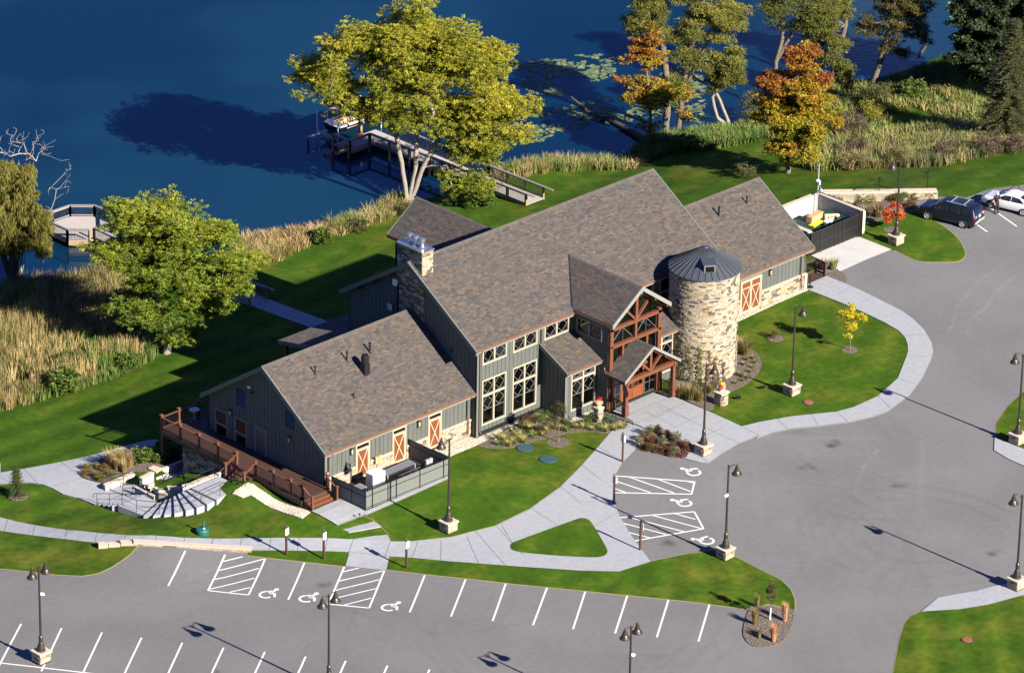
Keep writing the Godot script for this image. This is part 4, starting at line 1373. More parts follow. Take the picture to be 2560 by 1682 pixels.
	clad("wall", face(Vector3(-1, 0, 0), Vector3(0, 0, -1), Vector3(0, 0, -12.95)), rect(0, -3.0, 13.95, 3.3), [], L, 1.2)
	e = 3.27; ry = 7.7
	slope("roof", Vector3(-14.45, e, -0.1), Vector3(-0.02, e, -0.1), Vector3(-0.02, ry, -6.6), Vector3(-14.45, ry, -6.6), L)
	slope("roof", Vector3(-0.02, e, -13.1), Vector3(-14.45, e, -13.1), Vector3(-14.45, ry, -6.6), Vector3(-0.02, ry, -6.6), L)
	ridge(Vector3(-14.45, ry, -6.6), Vector3(-0.02, ry, -6.6), 0.68, L)
	rake(Vector3(-14.45, e, -0.05), Vector3(-14.45, ry, -6.6), Vector3(-1, 0, 0), L, M.fascia, 0.34)
	rake(Vector3(-14.45, e, -13.15), Vector3(-14.45, ry, -6.6), Vector3(-1, 0, 0), L, M.fascia, 0.34)
	gutter(Vector3(-14.45, e, -0.1), Vector3(-0.05, e, -0.1), fz, L)
	part("wall_flashing", boxm(Vector3(-0.06, 5.75, -2.6), Vector3(0.05, 0.3, 0.05)), M.black_metal, L)
	part("corner_board", boxm(Vector3(-13.93, 2.2, -0.585), Vector3(0.22, 2.4, 0.06)), M.fascia, L)
	pipe([Vector3(-13.75, 3.1, -0.02), Vector3(-13.72, 2.8, -0.4), Vector3(-13.72, 2.6, -0.5), Vector3(-13.72, 0.2, -0.5)], L)
	pipe([Vector3(-0.45, 3.1, -0.02), Vector3(-0.45, 2.8, -0.5), Vector3(-0.45, 1.3, -0.5), Vector3(-0.45, 1.15, -0.38), Vector3(-0.45, 0.1, -0.38)], L)
	for q in [[-10.94, 6.55, -4.95, 0.62, 0.055], [-7.91, 6.55, -4.98, 0.78, 0.06], [-5.76, 6.55, -4.95, 0.78, 0.07], [-9.34, 5.05, -2.72, 0.3, 0.045]]:
		roof_vent(L, Vector3(q[0], q[1], q[2]), q[3], q[4])
	var fan := MB.new()
	fan.box(Vector3(-7.2, 6.15, -3.88), Vector3(0.5, 0.85, 0.5))
	fan.lathe([Vector2(0.24, 6.57), Vector2(0.24, 6.7), Vector2(0.29, 6.72), Vector2(0.29, 7.1), Vector2(0.22, 7.16), Vector2(0.22, 7.24), Vector2(0, 7.28)], Vector3(-7.2, 0, -3.88), 16)
	part("exhaust_fan", fan, M.black_metal, L)

	# far wing
	var TF := face(fx, fz, Vector3(0, 0, -1.25))
	clad("wall", TF, rect(23.9, 1.2, 35.8, 3.5), [rect(28.6, -0.2, 30.92, 2.68)], L, 0.42)
	sb = MB.new()
	sb.prism(rect(23.9, -0.4, 28.6, 1.22), TF, -0.18, 0.02)
	sb.prism(rect(30.92, -0.4, 35.8, 1.22), TF, -0.18, 0.02)
	base = part("stone_base", sb, M.mortar, L)
	stones(base, TF, rect(23.9, -0.05, 28.6, 1.2), [], 0.0, 0.15, 130, 0.025)
	stones(base, TF, rect(30.92, -0.05, 35.85, 1.2), [], 0.0, 0.15, 200, 0.025)
	part("stone_sill", boxm(Vector3(33.36, 1.24, 0.05), Vector3(4.9, 0.07, 0.2)), M.cap_stone, L, TF)
	part("stone_pier", boxm(Vector3(35.75, 0.6, 0.0), Vector3(0.28, 1.25, 0.34)), M.cap_stone, L, TF)
	var fd := MB.new()
	ring(fd, TF, 28.6, 0.0, 30.92, 2.66, 0.1, -0.1, 0.05)
	part("door_frame", fd, M.trim_cream, L)
	part("door_back", boxm(Vector3(29.76, 1.3, -0.14), Vector3(2.3, 2.7, 0.05)), M.siding_core, L, TF)
	barn_door(L, TF, 28.71, 0.05, 29.75, 2.55, 1.98)
	barn_door(L, TF, 29.77, 0.05, 30.81, 2.55, 1.98)
	lantern(L, Vector3(31.75, 2.56, -1.24), fz)
	clad("wall", face(Vector3(0, 0, -1), Vector3(1, 0, 0), Vector3(35.8, 0, -1.25)), pl([0, -0.3, 10.8, -0.6, 10.8, 3.4, 5.4, 7.0, 0, 3.45]), [], L, 0.42)
	clad("wall", face(Vector3(-1, 0, 0), Vector3(0, 0, -1), Vector3(35.8, 0, -12.05)), rect(0, -2.4, 11.9, 3.3), [], L, 1.2)
	e = 3.4; ry = 7.29
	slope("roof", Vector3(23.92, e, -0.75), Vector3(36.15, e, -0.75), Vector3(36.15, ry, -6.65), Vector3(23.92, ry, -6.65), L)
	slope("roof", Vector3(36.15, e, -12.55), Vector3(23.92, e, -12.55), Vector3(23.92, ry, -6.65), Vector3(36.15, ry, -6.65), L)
	ridge(Vector3(23.92, ry, -6.65), Vector3(36.15, ry, -6.65), 0.66, L)
	rake(Vector3(36.15, e, -0.7), Vector3(36.15, ry, -6.65), Vector3(1, 0, 0), L, M.fascia)
	rake(Vector3(36.15, e, -12.6), Vector3(36.15, ry, -6.65), Vector3(1, 0, 0), L, M.fascia)
	gutter(Vector3(23.95, e, -0.75), Vector3(36.15, e, -0.75), fz, L)
	pipe([Vector3(35.2, 3.2, -0.68), Vector3(35.2, 2.95, -1.1), Vector3(35.2, 1.4, -1.15), Vector3(35.2, 1.25, -1.02), Vector3(35.2, 0.1, -1.02)], L)
	for q in [[30.21, 6.22, -5.2, 0.86, 0.075], [33.35, 6.27, -5.27, 0.72, 0.06]]:
		roof_vent(L, Vector3(q[0], q[1], q[2]), q[3], q[4])

	# entrance block
	var TL := face(Vector3(0, 0, 1), Vector3(-1, 0, 0), Vector3(9.6, 0, 0))
	clad("wall", TL, rect(0.0, -0.3, 3.5, 7.3), [rect(0.27, 5.2, 2.84, 6.42)], L, 0.4)
	window(L, TL, 0.27, 5.2, 2.84, 6.42, 2, [], 0.1, "trim_pale")
	clad("wall", face(Vector3(0, 0, -1), Vector3(1, 0, 0), Vector3(14.85, 0, 3.5)), rect(0.0, -0.3, 3.5, 7.3), [], L, 0.4)
	ry = 9.2; e = 7.05
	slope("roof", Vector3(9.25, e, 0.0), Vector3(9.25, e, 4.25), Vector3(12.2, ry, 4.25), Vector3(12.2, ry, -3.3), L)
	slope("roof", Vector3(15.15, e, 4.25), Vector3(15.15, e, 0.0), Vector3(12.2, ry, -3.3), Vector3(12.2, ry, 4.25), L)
	ridge(Vector3(12.2, ry, -3.0), Vector3(12.2, ry, 4.25), 0.73, L)
	rake(Vector3(9.2, e, 4.25), Vector3(12.2, ry, 4.25), fz, L, M.trim_pale, 0.3)
	rake(Vector3(15.2, e, 4.25), Vector3(12.2, ry, 4.25), fz, L, M.trim_pale, 0.3)
	gutter(Vector3(9.25, e, 0.4), Vector3(9.25, e, 4.2), Vector3(-1, 0, 0), L)
	# valley flashing is the dark line where the two roofs meet
	var vf := MB.new()
	vf.beam(Vector3(9.25, 7.12, 0.09), Vector3(12.2, 9.26, -3.28), 0.16, 0.05)
	part("valley_flashing", vf, M.black_metal, L)
	# timber and glass front, z = 3.55
	var zt := 3.55
	for x in [9.77, 14.68]:
		timber(L, "timber_post", Vector3(x, 0, zt), Vector3(x, 6.62, zt), 0.32, 0.3, fz)
	for y in [6.33, 4.95]:
		timber(L, "timber_beam", Vector3(9.6, y, zt + 0.01), Vector3(14.85, y, zt + 0.01), 0.22, 0.28, fz)
	timber(L, "timber_beam", Vector3(9.6, 2.72, zt + 0.012), Vector3(14.85, 2.72, zt + 0.012), 0.22, 0.26, fz)
	timber(L, "timber_post", Vector3(12.25, 5.06, zt), Vector3(12.25, 6.22, zt), 0.22, 0.24, fz)
	for x in [10.98, 12.25, 13.45]:
		timber(L, "timber_post", Vector3(x, 2.84, zt), Vector3(x, 4.84, zt), 0.2, 0.22, fz)
	timber(L, "king_post", Vector3(12.25, 6.44, zt + 0.02), Vector3(12.25, 8.7, zt + 0.02), 0.24, 0.26, fz)
	for s in [-1, 1]:
		timber(L, "brace", Vector3(12.25 + s * 0.1, 6.5, zt + 0.025), Vector3(12.25 + s * 1.15, 7.55, zt + 0.025), 0.16, 0.2, fz)
		timber(L, "rafter", Vector3(12.25 + s * 2.75, 6.75, zt + 0.03), Vector3(12.25, 8.75, zt + 0.03), 0.24, 0.22, fz)
		timber(L, "purlin", Vector3(12.2 + s * 1.45, 7.82, zt), Vector3(12.2 + s * 1.45, 7.82, 4.2), 0.2, 0.22)
		timber(L, "purlin", Vector3(12.2 + s * 2.7, 6.92, zt), Vector3(12.2 + s * 2.7, 6.92, 4.2), 0.2, 0.22)
	timber(L, "purlin", Vector3(12.2, 8.72, zt), Vector3(12.2, 8.72, 4.2), 0.2, 0.24)
	var glass_front := MB.new()
	ring(glass_front, face(fx, fz, Vector3(0, 0, zt - 0.1)), 9.9, 2.6, 14.55, 6.4, 0.06, -0.03, 0.03)
	for x in [11.08, 13.45]:
		glass_front.box(Vector3(x, 5.64, zt - 0.1), Vector3(0.03, 1.2, 0.05))
	var gf := part("glazing_bars", glass_front, M.sash, L)
	var TE := face(fx, fz, Vector3(0, 0, zt - 0.12))
	for r in [[9.93, 5.09, 12.14, 6.19], [12.36, 5.09, 14.52, 6.19], [9.93, 2.85, 10.88, 4.81], [11.08, 2.85, 12.15, 4.81], [12.35, 2.85, 13.35, 4.81], [13.55, 2.85, 14.52, 4.81]]:
		part("pane", boxm(Vector3((r[0] + r[2]) / 2, (r[1] + r[3]) / 2, 0), Vector3(r[2] - r[0], r[3] - r[1], 0.012)), M.glass, gf, TE)
	var gd := MB.new()  # pale bars in place of the diagonal lines in these panes
	for r in [[9.96, 5.12, 12.11, 6.16], [12.39, 5.12, 14.49, 6.16]]:
		var mx: float = (r[0] + r[2]) / 2
		for g in [[r[0], 5.12, mx, 6.16], [mx, 6.16, r[2], 5.12]]:
			gd.beam(TE * Vector3(g[0], g[1], 0.02), TE * Vector3(g[2], g[3], 0.02), 0.015, 0.012, fz)
	part("diamond_bars", gd, M.grille, gf)
	for s in [-1, 1]:
		var g := MB.new()
		g.prism(PackedVector2Array([Vector2(12.25 + s * 0.12, 6.44), Vector2(12.25 + s * 2.5, 6.44), Vector2(12.25 + s * 2.5, 6.8), Vector2(12.25 + s * 0.12, 8.55)]), TE, -0.006, 0.006)
		part("gable_pane", g, M.glass, gf)
	# entrance doors and side lights
	var TD := face(fx, fz, Vector3(0, 0, 3.42))
	for x in [11.08, 12.28]:
		var f := MB.new()
		ring(f, TD, x, 0.1, x + 1.16, 2.56, 0.15, -0.03, 0.03)
		f.box(Vector3(x + 0.58, 0.5, -0.01), Vector3(0.88, 0.55, 0.03), TD)
		f.box(Vector3(x + 0.58, 0.9, 0), Vector3(0.88, 0.14, 0.06), TD)
		f.box(Vector3(x + 0.58, 1.75, 0), Vector3(0.04, 1.4, 0.05), TD)
		f.box(Vector3(x + 0.58, 1.75, 0), Vector3(0.86, 0.04, 0.05), TD)
		var d := part("entrance_door", f, M.cedar, L)
		part("pane", boxm(Vector3(x + 0.58, 1.69, -0.01), Vector3(0.86, 1.44, 0.012)), M.glass, d, TD)
		part("handle", boxm(Vector3(x + (1.06 if x < 12 else 0.1), 1.1, 0.06), Vector3(0.035, 0.35, 0.05)), M.black_metal, d, TD)
	for x in [9.95, 13.5]:
		var f := MB.new()
		ring(f, TD, x, 0.1, x + 1.07, 2.56, 0.05, -0.03, 0.03)
		f.box(Vector3(x + 0.535, 1.33, 0), Vector3(0.035, 2.36, 0.05), TD)
		for y in [0.9, 1.72]:
			f.box(Vector3(x + 0.535, y, 0), Vector3(0.97, 0.035, 0.05), TD)
		var d := part("side_light", f, M.sash, L)
		part("pane", boxm(Vector3(x + 0.535, 1.33, -0.01), Vector3(0.97, 2.36, 0.012)), M.glass, d, TD)
	part("threshold", boxm(Vector3(12.25, 0.07, 3.55), Vector3(5.2, 0.06, 0.4)), M.black_rubber, L)

	# porch
	for x in [9.92, 14.78]:
		for z in [3.72, 5.05]:
			timber(L, "porch_post", Vector3(x, 0.05, z), Vector3(x, 2.62, z), 0.27, 0.27, fz)
			timber(L, "post_plinth", Vector3(x, 0.05, z), Vector3(x, 0.8, z), 0.37, 0.37, fz)
		timber(L, "porch_beam", Vector3(x, 2.68, 3.5), Vector3(x, 2.68, 5.3), 0.24, 0.26)
		var rl := MB.new()
		rl.box(Vector3(x, 1.0, 4.38), Vector3(0.05, 0.05, 1.1))
		rl.box(Vector3(x, 0.2, 4.38), Vector3(0.04, 0.04, 1.1))
		for k in 10:
			rl.box(Vector3(x, 0.6, 3.92 + k * 0.105), Vector3(0.02, 0.8, 0.02))
		part("porch_railing", rl, M.black_metal, L)
	timber(L, "porch_beam", Vector3(9.6, 2.72, 5.06), Vector3(15.05, 2.72, 5.06), 0.28, 0.34, fz)
	timber(L, "king_post", Vector3(12.3, 2.88, 5.08), Vector3(12.3, 4.6, 5.08), 0.22, 0.24, fz)
	for s in [-1, 1]:
		timber(L, "brace", Vector3(12.3 + s * 0.08, 2.95, 5.09), Vector3(12.3 + s * 1.2, 3.95, 5.09), 0.16, 0.18, fz)
		timber(L, "rafter", Vector3(12.3 + s * 2.6, 2.86, 5.1), Vector3(12.3, 4.62, 5.1), 0.2, 0.2, fz)
		timber(L, "purlin", Vector3(12.3 + s * 1.3, 3.75, 5.0), Vector3(12.3 + s * 1.3, 3.75, 5.4), 0.16, 0.18)
	ry = 4.9; e = 2.98
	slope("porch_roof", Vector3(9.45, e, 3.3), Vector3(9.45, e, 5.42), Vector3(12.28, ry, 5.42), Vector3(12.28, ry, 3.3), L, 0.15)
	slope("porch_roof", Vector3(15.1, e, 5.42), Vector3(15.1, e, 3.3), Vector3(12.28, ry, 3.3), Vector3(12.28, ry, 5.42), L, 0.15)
	ridge(Vector3(12.28, ry, 3.4), Vector3(12.28, ry, 5.42), 0.68, L)
	rake(Vector3(9.4, e, 5.42), Vector3(12.28, ry, 5.42), fz, L, M.trim_pale, 0.2)
	rake(Vector3(15.15, e, 5.42), Vector3(12.28, ry, 5.42), fz, L, M.trim_pale, 0.2)
	var pg := MB.new()
	pg.box(Vector3(9.4, 2.93, 4.38), Vector3(0.12, 0.14, 2.1))
	part("gutter", pg, M.bronze, L)
	pipe([Vector3(9.42, 2.9, 3.5), Vector3(9.5, 2.5, 3.62), Vector3(9.5, 0.2, 3.62)], L)

	# two lean-to bays beside the entrance
	for s in [0, 1]:
		var x0: float = [6.45, 14.87][s]
		var x1: float = [9.58, 18.2][s]
		var TB := face(fx, fz, Vector3(0, 0, 2.39))
		var w0: float = [7.03, 15.1][s]
		var w1: float = [9.46, 17.5][s]
		clad("wall", TB, rect(x0, -0.3, x1, 3.9), [rect(w0, 0.36, w1, 3.34)], L, 0.39)
		window(L, TB, w0, 0.36, w1, 3.34, 2, [2.74], 0.1, "trim_cream", true)
		clad("wall", face(Vector3(0, 0, 1), Vector3(-1, 0, 0), Vector3(x0, 0, 0)), pl([0.0, -0.3, 2.39, -0.3, 2.39, 3.92, 0.0, 5.0]), [], L, 0.39)
		clad("wall", face(Vector3(0, 0, -1), Vector3(1, 0, 0), Vector3(x1, 0, 2.39)), pl([0.0, -0.3, 2.39, -0.3, 2.39, 5.0, 0.0, 3.92]), [], L, 0.39)
		var a: float = [6.12, 14.87][s]
		var b: float = [9.58, 18.5][s]
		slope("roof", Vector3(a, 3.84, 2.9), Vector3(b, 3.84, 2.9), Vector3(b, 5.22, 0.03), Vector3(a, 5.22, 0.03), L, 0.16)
		gutter(Vector3(a, 3.84, 2.9), Vector3(b + (0.15 if s == 0 else 0.0), 3.84, 2.9), fz, L)
		if s == 0:
			rake(Vector3(a, 3.84, 2.93), Vector3(a, 5.22, 0.05), Vector3(-1, 0, 0), L, M.fascia, 0.3)
			part("corner_board", boxm(Vector3(x0 + 0.06, 1.75, 2.4), Vector3(0.2, 4.1, 0.05)), M.fascia, L)
	pipe([Vector3(9.68, 3.7, 2.98), Vector3(9.66, 3.4, 3.1), Vector3(9.5, 3.1, 3.3)], L)

	# rear gable and the covered porch behind the near wing
	ry = 8.65; e = 6.5
	slope("roof", Vector3(9.25, e, -19.2), Vector3(9.25, e, -13.2), Vector3(12.2, ry, -11.0), Vector3(12.2, ry, -19.2), L)
	slope("roof", Vector3(15.15, e, -13.2), Vector3(15.15, e, -19.2), Vector3(12.2, ry, -19.2), Vector3(12.2, ry, -11.0), L)
	ridge(Vector3(12.2, ry, -19.2), Vector3(12.2, ry, -11.2), 0.73, L)
	rake(Vector3(9.2, e, -19.2), Vector3(12.2, ry, -19.2), Vector3(0, 0, -1), L, M.fascia)
	rake(Vector3(15.2, e, -19.2), Vector3(12.2, ry, -19.2), Vector3(0, 0, -1), L, M.fascia)
	gutter(Vector3(9.25, e, -19.2), Vector3(9.25, e, -13.5), Vector3(-1, 0, 0), L)
	clad("wall", face(Vector3(0, 0, 1), Vector3(-1, 0, 0), Vector3(9.6, 0, -18.7)), rect(0, -4, 5.4, 6.5), [], L, 0.4)
	clad("wall", face(Vector3(-1, 0, 0), Vector3(0, 0, -1), Vector3(14.85, 0, -18.7)), pl([0, -4, 5.25, -4, 5.25, 6.5, 2.62, 8.3, 0, 6.5]), [], L, 0.4)
	clad("wall", face(Vector3(0, 0, -1), Vector3(1, 0, 0), Vector3(14.85, 0, -13.3)), rect(0, -4, 5.4, 6.5), [], L, 0.4)
	slope("porch_roof", Vector3(8.5, 3.0, -16.4), Vector3(-4.1, 3.0, -16.4), Vector3(-4.1, 3.75, -12.9), Vector3(8.5, 3.75, -12.9), L, 0.2)
	rake(Vector3(-4.1, 3.0, -16.45), Vector3(-4.1, 3.75, -12.9), Vector3(-1, 0, 0), L, M.fascia, 0.3)
	for x in [-3.7, 0.5, 4.6]:
		timber(L, "porch_post", Vector3(x, -4.2, -16.0), Vector3(x, 2.85, -16.0), 0.24, 0.24, fz)


func make_silo() -> void:
	rng.seed = 23
	var c := Vector3(20.06, 0, 2.93)
	var S := thing("stone_silo", "round cream stone silo tower with a grey metal cone roof", "tower", c)
	var b := MB.new()
	b.lathe([Vector2(2.5, -0.4), Vector2(2.5, 7.98)], Vector3.ZERO, 64)
	var w := part("silo_wall", b, M.mortar, S)
	var front := Vector2(-0.7, 0.714)
	if stone_meshes.is_empty():
		push_error("stones first")
	var xf := []
	var cols := []
	var y := -0.15
	var single := 0
	while y < 7.9:
		var h := minf(rf(0.1, 0.17), 7.97 - y)
		var a := rf(0, 0.2)
		var a_end := a + TAU
		while a < a_end - 0.03:
			var len := rf(0.18, 0.5)
			var da := minf(len / 2.55, a_end - a)
			var m := a + da / 2
			var d := Vector3(cos(m), 0, sin(m))
			var dep := rf(0.06, 0.1)
			var t := face(Vector3.UP.cross(d), d, d * (2.47 + dep / 2) + Vector3(0, y + h / 2, 0))
			t.basis = t.basis * Basis().scaled(Vector3(da * 2.55 - 0.016, h - 0.016, dep))
			var k := rng.randf()
			var dark := 0.16 * clampf(1.0 - y / 8.0, 0.0, 1.0)
			var ci := [0, 1, 7, 0, 1, 4, 7, 3, 1, 2, 8, 5, 6][int(clampf(k + (rf(0, 1) * 0.12) - dark * 0.3, 0, 0.999) * 13.0)] as int
			var facing := Vector2(d.x, d.z).dot(front)
			if facing > 0.9 and single < 300 and y > 0.6:
				obj("stone", stone_meshes[single % 4], M.stones[ci], w, t)
				single += 1
			else:
				xf.append(t)
				var g := rf(0.52, 0.6)
				cols.append(Color(M.pal[ci][0] * g, M.pal[ci][1] * g, M.pal[ci][2] * g))
			a += da
		y += h
	stuff(many("stones", stone_meshes[0], M.stone_mix, xf, cols, w))
	# roof: a cone of standing seams
	var r := MB.new()
	r.lathe([Vector2(2.62, 7.93), Vector2(2.68, 7.95), Vector2(2.68, 8.02), Vector2(0.22, 9.5), Vector2(0.2, 9.56), Vector2(0, 9.58)], Vector3.ZERO, 32, false)
	var roof := part("cone_roof", r, M.zinc, S)
	for k in 32:
		var a := TAU * k / 32
		var d := Vector3(cos(a), 0, sin(a))
		var sm := MB.new()
		sm.beam(d * 2.66 + Vector3(0, 8.05, 0), d * 0.25 + Vector3(0, 9.5, 0), 0.03, 0.07)
		part("seam", sm, M.zinc, roof)
	# dormer hatch
	var dd := Vector3(-0.6, 0, 0.8)
	var t := face(Vector3.UP.cross(dd), dd, dd * 1.98)
	var dm := MB.new()
	dm.prism(PackedVector2Array([Vector2(-0.45, 8.1), Vector2(0.45, 8.1), Vector2(0.45, 8.98), Vector2(-0.45, 8.98)]), t, -1.3, 0.0)
	var dormer := part("dormer", dm, M.zinc, S)
	var lid := MB.new()
	lid.prism(PackedVector2Array([Vector2(-0.52, 9.0), Vector2(0.52, 9.0), Vector2(0.52, 9.05), Vector2(-0.52, 9.05)]), t, -1.2, 0.12)
	part("dormer_roof", lid, M.zinc, dormer)
	var fr := MB.new()
	ring(fr, t, -0.4, 8.14, 0.4, 8.92, 0.06, 0.0, 0.05)
	part("frame", fr, M.trim_pale, dormer)
	part("pane", boxm(Vector3(0, 8.53, 0.02), Vector3(0.68, 0.66, 0.02)), M.glass, dormer, t)


# ---------------------------------------------------------------- deck, stairs and walls round the lodge
func deck_post(parent: Node, p: Vector3, h := 1.12) -> void:
	var b := MB.new()
	b.box(p + Vector3(0, h / 2, 0), Vector3(0.15, h, 0.15))
	b.box(p + Vector3(0, 0.06, 0), Vector3(0.2, 0.12, 0.2))
	var o := part("deck_post", b, M.deck_rail, parent)
	var c := MB.new()
	c.box(p + Vector3(0, h + 0.02, 0), Vector3(0.24, 0.045, 0.24))
	c.lathe([Vector2(0.13, h + 0.04), Vector2(0, h + 0.1)], p, 4, false)
	part("post_cap", c, M.timber, o)


func deck_rail(parent: Node, a: Vector3, b: Vector3) -> void:
	var g := MB.new()
	g.beam(a + Vector3(0, 0.95, 0), b + Vector3(0, 0.95, 0), 0.14, 0.04)
	g.beam(a + Vector3(0, 0.12, 0), b + Vector3(0, 0.12, 0), 0.06, 0.06)
	var o := part("rail", g, M.deck_rail, parent)
	var k := MB.new()
	var n := int(a.distance_to(b) / 0.115)
	for i in n:
		var p := a.lerp(b, (i + 0.5) / n)
		k.box(p + Vector3(0, 0.53, 0), Vector3(0.02, 0.8, 0.02))
	stuff(part("balusters", k, M.black_metal, o))


func make_deck() -> void:
	rng.seed = 31
	var K := thing("timber_deck", "red-brown timber deck with railings round the lodge's shaded gable end", "deck")
	var y := 0.5
	for k in 19:
		part("deck_board", boxm(Vector3(-16.53 + k * 0.14, y - 0.02, -7.55), Vector3(0.132, 0.04, 14.9)), M.deck_wood, K)
	for k in 14:
		part("deck_board", boxm(Vector3(-9.0, y - 0.02, -14.93 + k * 0.14), Vector3(9.85, 0.04, 0.132)), M.deck_wood, K)
	part("rim_joist", boxm(Vector3(-16.62, y - 0.17, -7.55), Vector3(0.06, 0.34, 15.0)), M.deck_wood, K)
	part("rim_joist", boxm(Vector3(-10.3, y - 0.17, -15.03), Vector3(12.7, 0.34, 0.06)), M.deck_wood, K)
	part("rim_joist", boxm(Vector3(-15.3, y - 0.17, -0.06), Vector3(2.6, 0.3, 0.06)), M.deck_wood, K)
	part("joists", boxm(Vector3(-15.3, y - 0.12, -7.5), Vector3(2.5, 0.16, 14.6)), M.deck_dark, K)
	var zs := [-14.95, -12.95, -10.93, -8.93, -6.95, -5.0, -3.15, -1.35, -0.1]
	for z in zs:
		deck_post(K, Vector3(-16.5, y, z))
	for i in zs.size() - 1:
		if i != 4:
			deck_rail(K, Vector3(-16.5, y, zs[i] + 0.08), Vector3(-16.5, y, zs[i + 1] - 0.08))
	for x in [-14.9, -13.1, -10.6, -8.2]:
		deck_post(K, Vector3(x, y, -14.95))
	for s in [[-16.42, -14.98], [-14.82, -13.18], [-13.02, -10.68], [-10.5, -8.3]]:
		deck_rail(K, Vector3(s[0], y, -14.95), Vector3(s[1], y, -14.95))
	part("support_post", boxm(Vector3(-16.45, -0.95, -14.9), Vector3(0.22, 2.6, 0.22)), M.deck_rail, K)
	# front steps, towards +z
	for k in 3:
		var t := 0.34 - 0.16 * k
		part("tread", boxm(Vector3(-15.35, t - 0.02, 0.12 + 0.29 * k), Vector3(2.15, 0.045, 0.3)), M.timber, K)
		part("riser", boxm(Vector3(-15.35, t - 0.1, 0.25 + 0.29 * k), Vector3(2.1, 0.14, 0.03)), M.deck_rail, K)
	for x in [-16.5, -14.22]:
		deck_post(K, Vector3(x, 0.0, 0.86), 1.1)
		deck_post(K, Vector3(x, y, -0.1))
		var g := MB.new()
		g.beam(Vector3(x, 1.45, -0.05), Vector3(x, 0.98, 0.82), 0.1, 0.05)
		for k in 7:
			g.box(Vector3(x, 0.78 - 0.06 * k, 0.02 + k * 0.12), Vector3(0.02, 0.75, 0.02))
		part("stair_rail", g, M.deck_dark, K)
		var st := MB.new()
		st.beam(Vector3(x * 0.9985, 0.3, -0.05), Vector3(x * 0.9985, -0.08, 0.92), 0.06, 0.3)
		part("stringer", st, M.deck_rail, K)
	# side steps, towards -x
	for k in 3:
		var t := 0.36 - 0.15 * k
		part("tread", boxm(Vector3(-16.8 - 0.29 * k, t - 0.02, -5.98), Vector3(0.3, 0.045, 1.8)), M.deck_wood, K)
		part("riser", boxm(Vector3(-16.95 - 0.29 * k, t - 0.1, -5.98), Vector3(0.03, 0.14, 1.75)), M.deck_dark, K)
	for z in [-6.95, -5.0]:
		deck_post(K, Vector3(-17.55, 0.0, z), 1.15)
		var g := MB.new()
		g.beam(Vector3(-16.55, 1.5, z), Vector3(-17.5, 1.05, z), 0.05, 0.1, Vector3(0, 0, 1))
		g.beam(Vector3(-16.6, 1.2, z - 0.1), Vector3(-17.95, 0.62, z - 0.1), 0.04, 0.04)
		part("stair_rail", g, M.timber, K)
	for s in [[-7.3, 0.55], [-3.9, 0.22]]:
		var a := MB.new()
		a.box(Vector3(-16.68, s[1] - 0.2, s[0]), Vector3(0.06, 0.16, 0.13))
		part("alarm_box", a, M.fire_red, K)
	var lamp := MB.new()
	lamp.lathe([Vector2(0.03, 1.6), Vector2(0.12, 1.72), Vector2(0.16, 1.78), Vector2(0.1, 1.86), Vector2(0, 1.9)], Vector3(-14.22, 0, -0.1), 10)
	part("post_lantern", lamp, M.copper, K)

	var F := thing("foundation_wall", "grey stone foundation wall under the timber deck", "wall")
	var T := face(Vector3(0, 0, 1), Vector3(-1, 0, 0), Vector3(-16.3, 0, 0))
	var b := MB.new()
	b.prism(pl([-12.9, -2.9, -0.4, -0.4, -0.4, 0.14, -12.9, 0.14]), T, -0.3, 0.0)
	part("wall_core", b, M.mortar, F)
	stones(F, T, rect(-12.9, -2.7, -6.2, 0.12), [], 0.5, 0.2, 220)
	stones(F, T, rect(-6.2, -0.3, -0.4, 0.12), [], 0.5, 0.17, 80)

	# high table on the deck
	var tb := thing("high_table", "round grey high-top table on the timber deck", "table", Vector3(-14.1, y, -14.2))
	var m := MB.new()
	m.lathe([Vector2(0, 1.02), Vector2(0.36, 1.02), Vector2(0.38, 1.04), Vector2(0.38, 1.06), Vector2(0, 1.07)], Vector3.ZERO, 28)
	part("table_top", m, M.galv, tb)
	for k in 4:
		var a := TAU * k / 4 + 0.4
		var g := MB.new()
		g.tube([Vector3(cos(a) * 0.33, 0, sin(a) * 0.33), Vector3(cos(a) * 0.07, 0.4, sin(a) * 0.07), Vector3(cos(a) * 0.07, 1.02, sin(a) * 0.07)], [0.025, 0.025, 0.025], 6)
		part("leg", g, M.pier_rail, tb)


func plan(poly: PackedVector2Array, y0: float, y1: float) -> MB:   # an upright block with that outline on the ground plan
	var b := MB.new()
	b.prism(poly, Transform3D(Basis(Vector3(1, 0, 0), Vector3(0, 0, 1), Vector3(0, -1, 0)), Vector3(0, y1, 0)), 0.0, y1 - y0)
	return b


func handrail(posts: Array, h: float, label: String) -> void:
	var R := thing("handrail", label, "handrail")
	var top := []
	for k in range(0, posts.size(), 3):
		var p := Vector3(posts[k], posts[k + 1], posts[k + 2])
		var b := MB.new()
		b.tube([p, p + Vector3(0, h, 0)], [0.02, 0.02], 6)
		part("post", b, M.black_metal, R)
		top.append(p + Vector3(0, h, 0))
	for drop in [0.0, 0.42]:
		var b := MB.new()
		var line := []
		var rr := []
		for p in top:
			line.append(p - Vector3(0, drop, 0)); rr.append(0.021 if drop == 0.0 else 0.014)
		if drop == 0.0:
			var first: Vector3 = line[0]
			var d: Vector3 = (line[0] - line[1]).normalized() * 0.3
			line.push_front(first + d); rr.append(0.021)
			line.push_front(first + d + Vector3(0, -0.35, 0)); rr.append(0.021)
		b.tube(line, rr, 6)
		part("rail", b, M.black_metal, R)


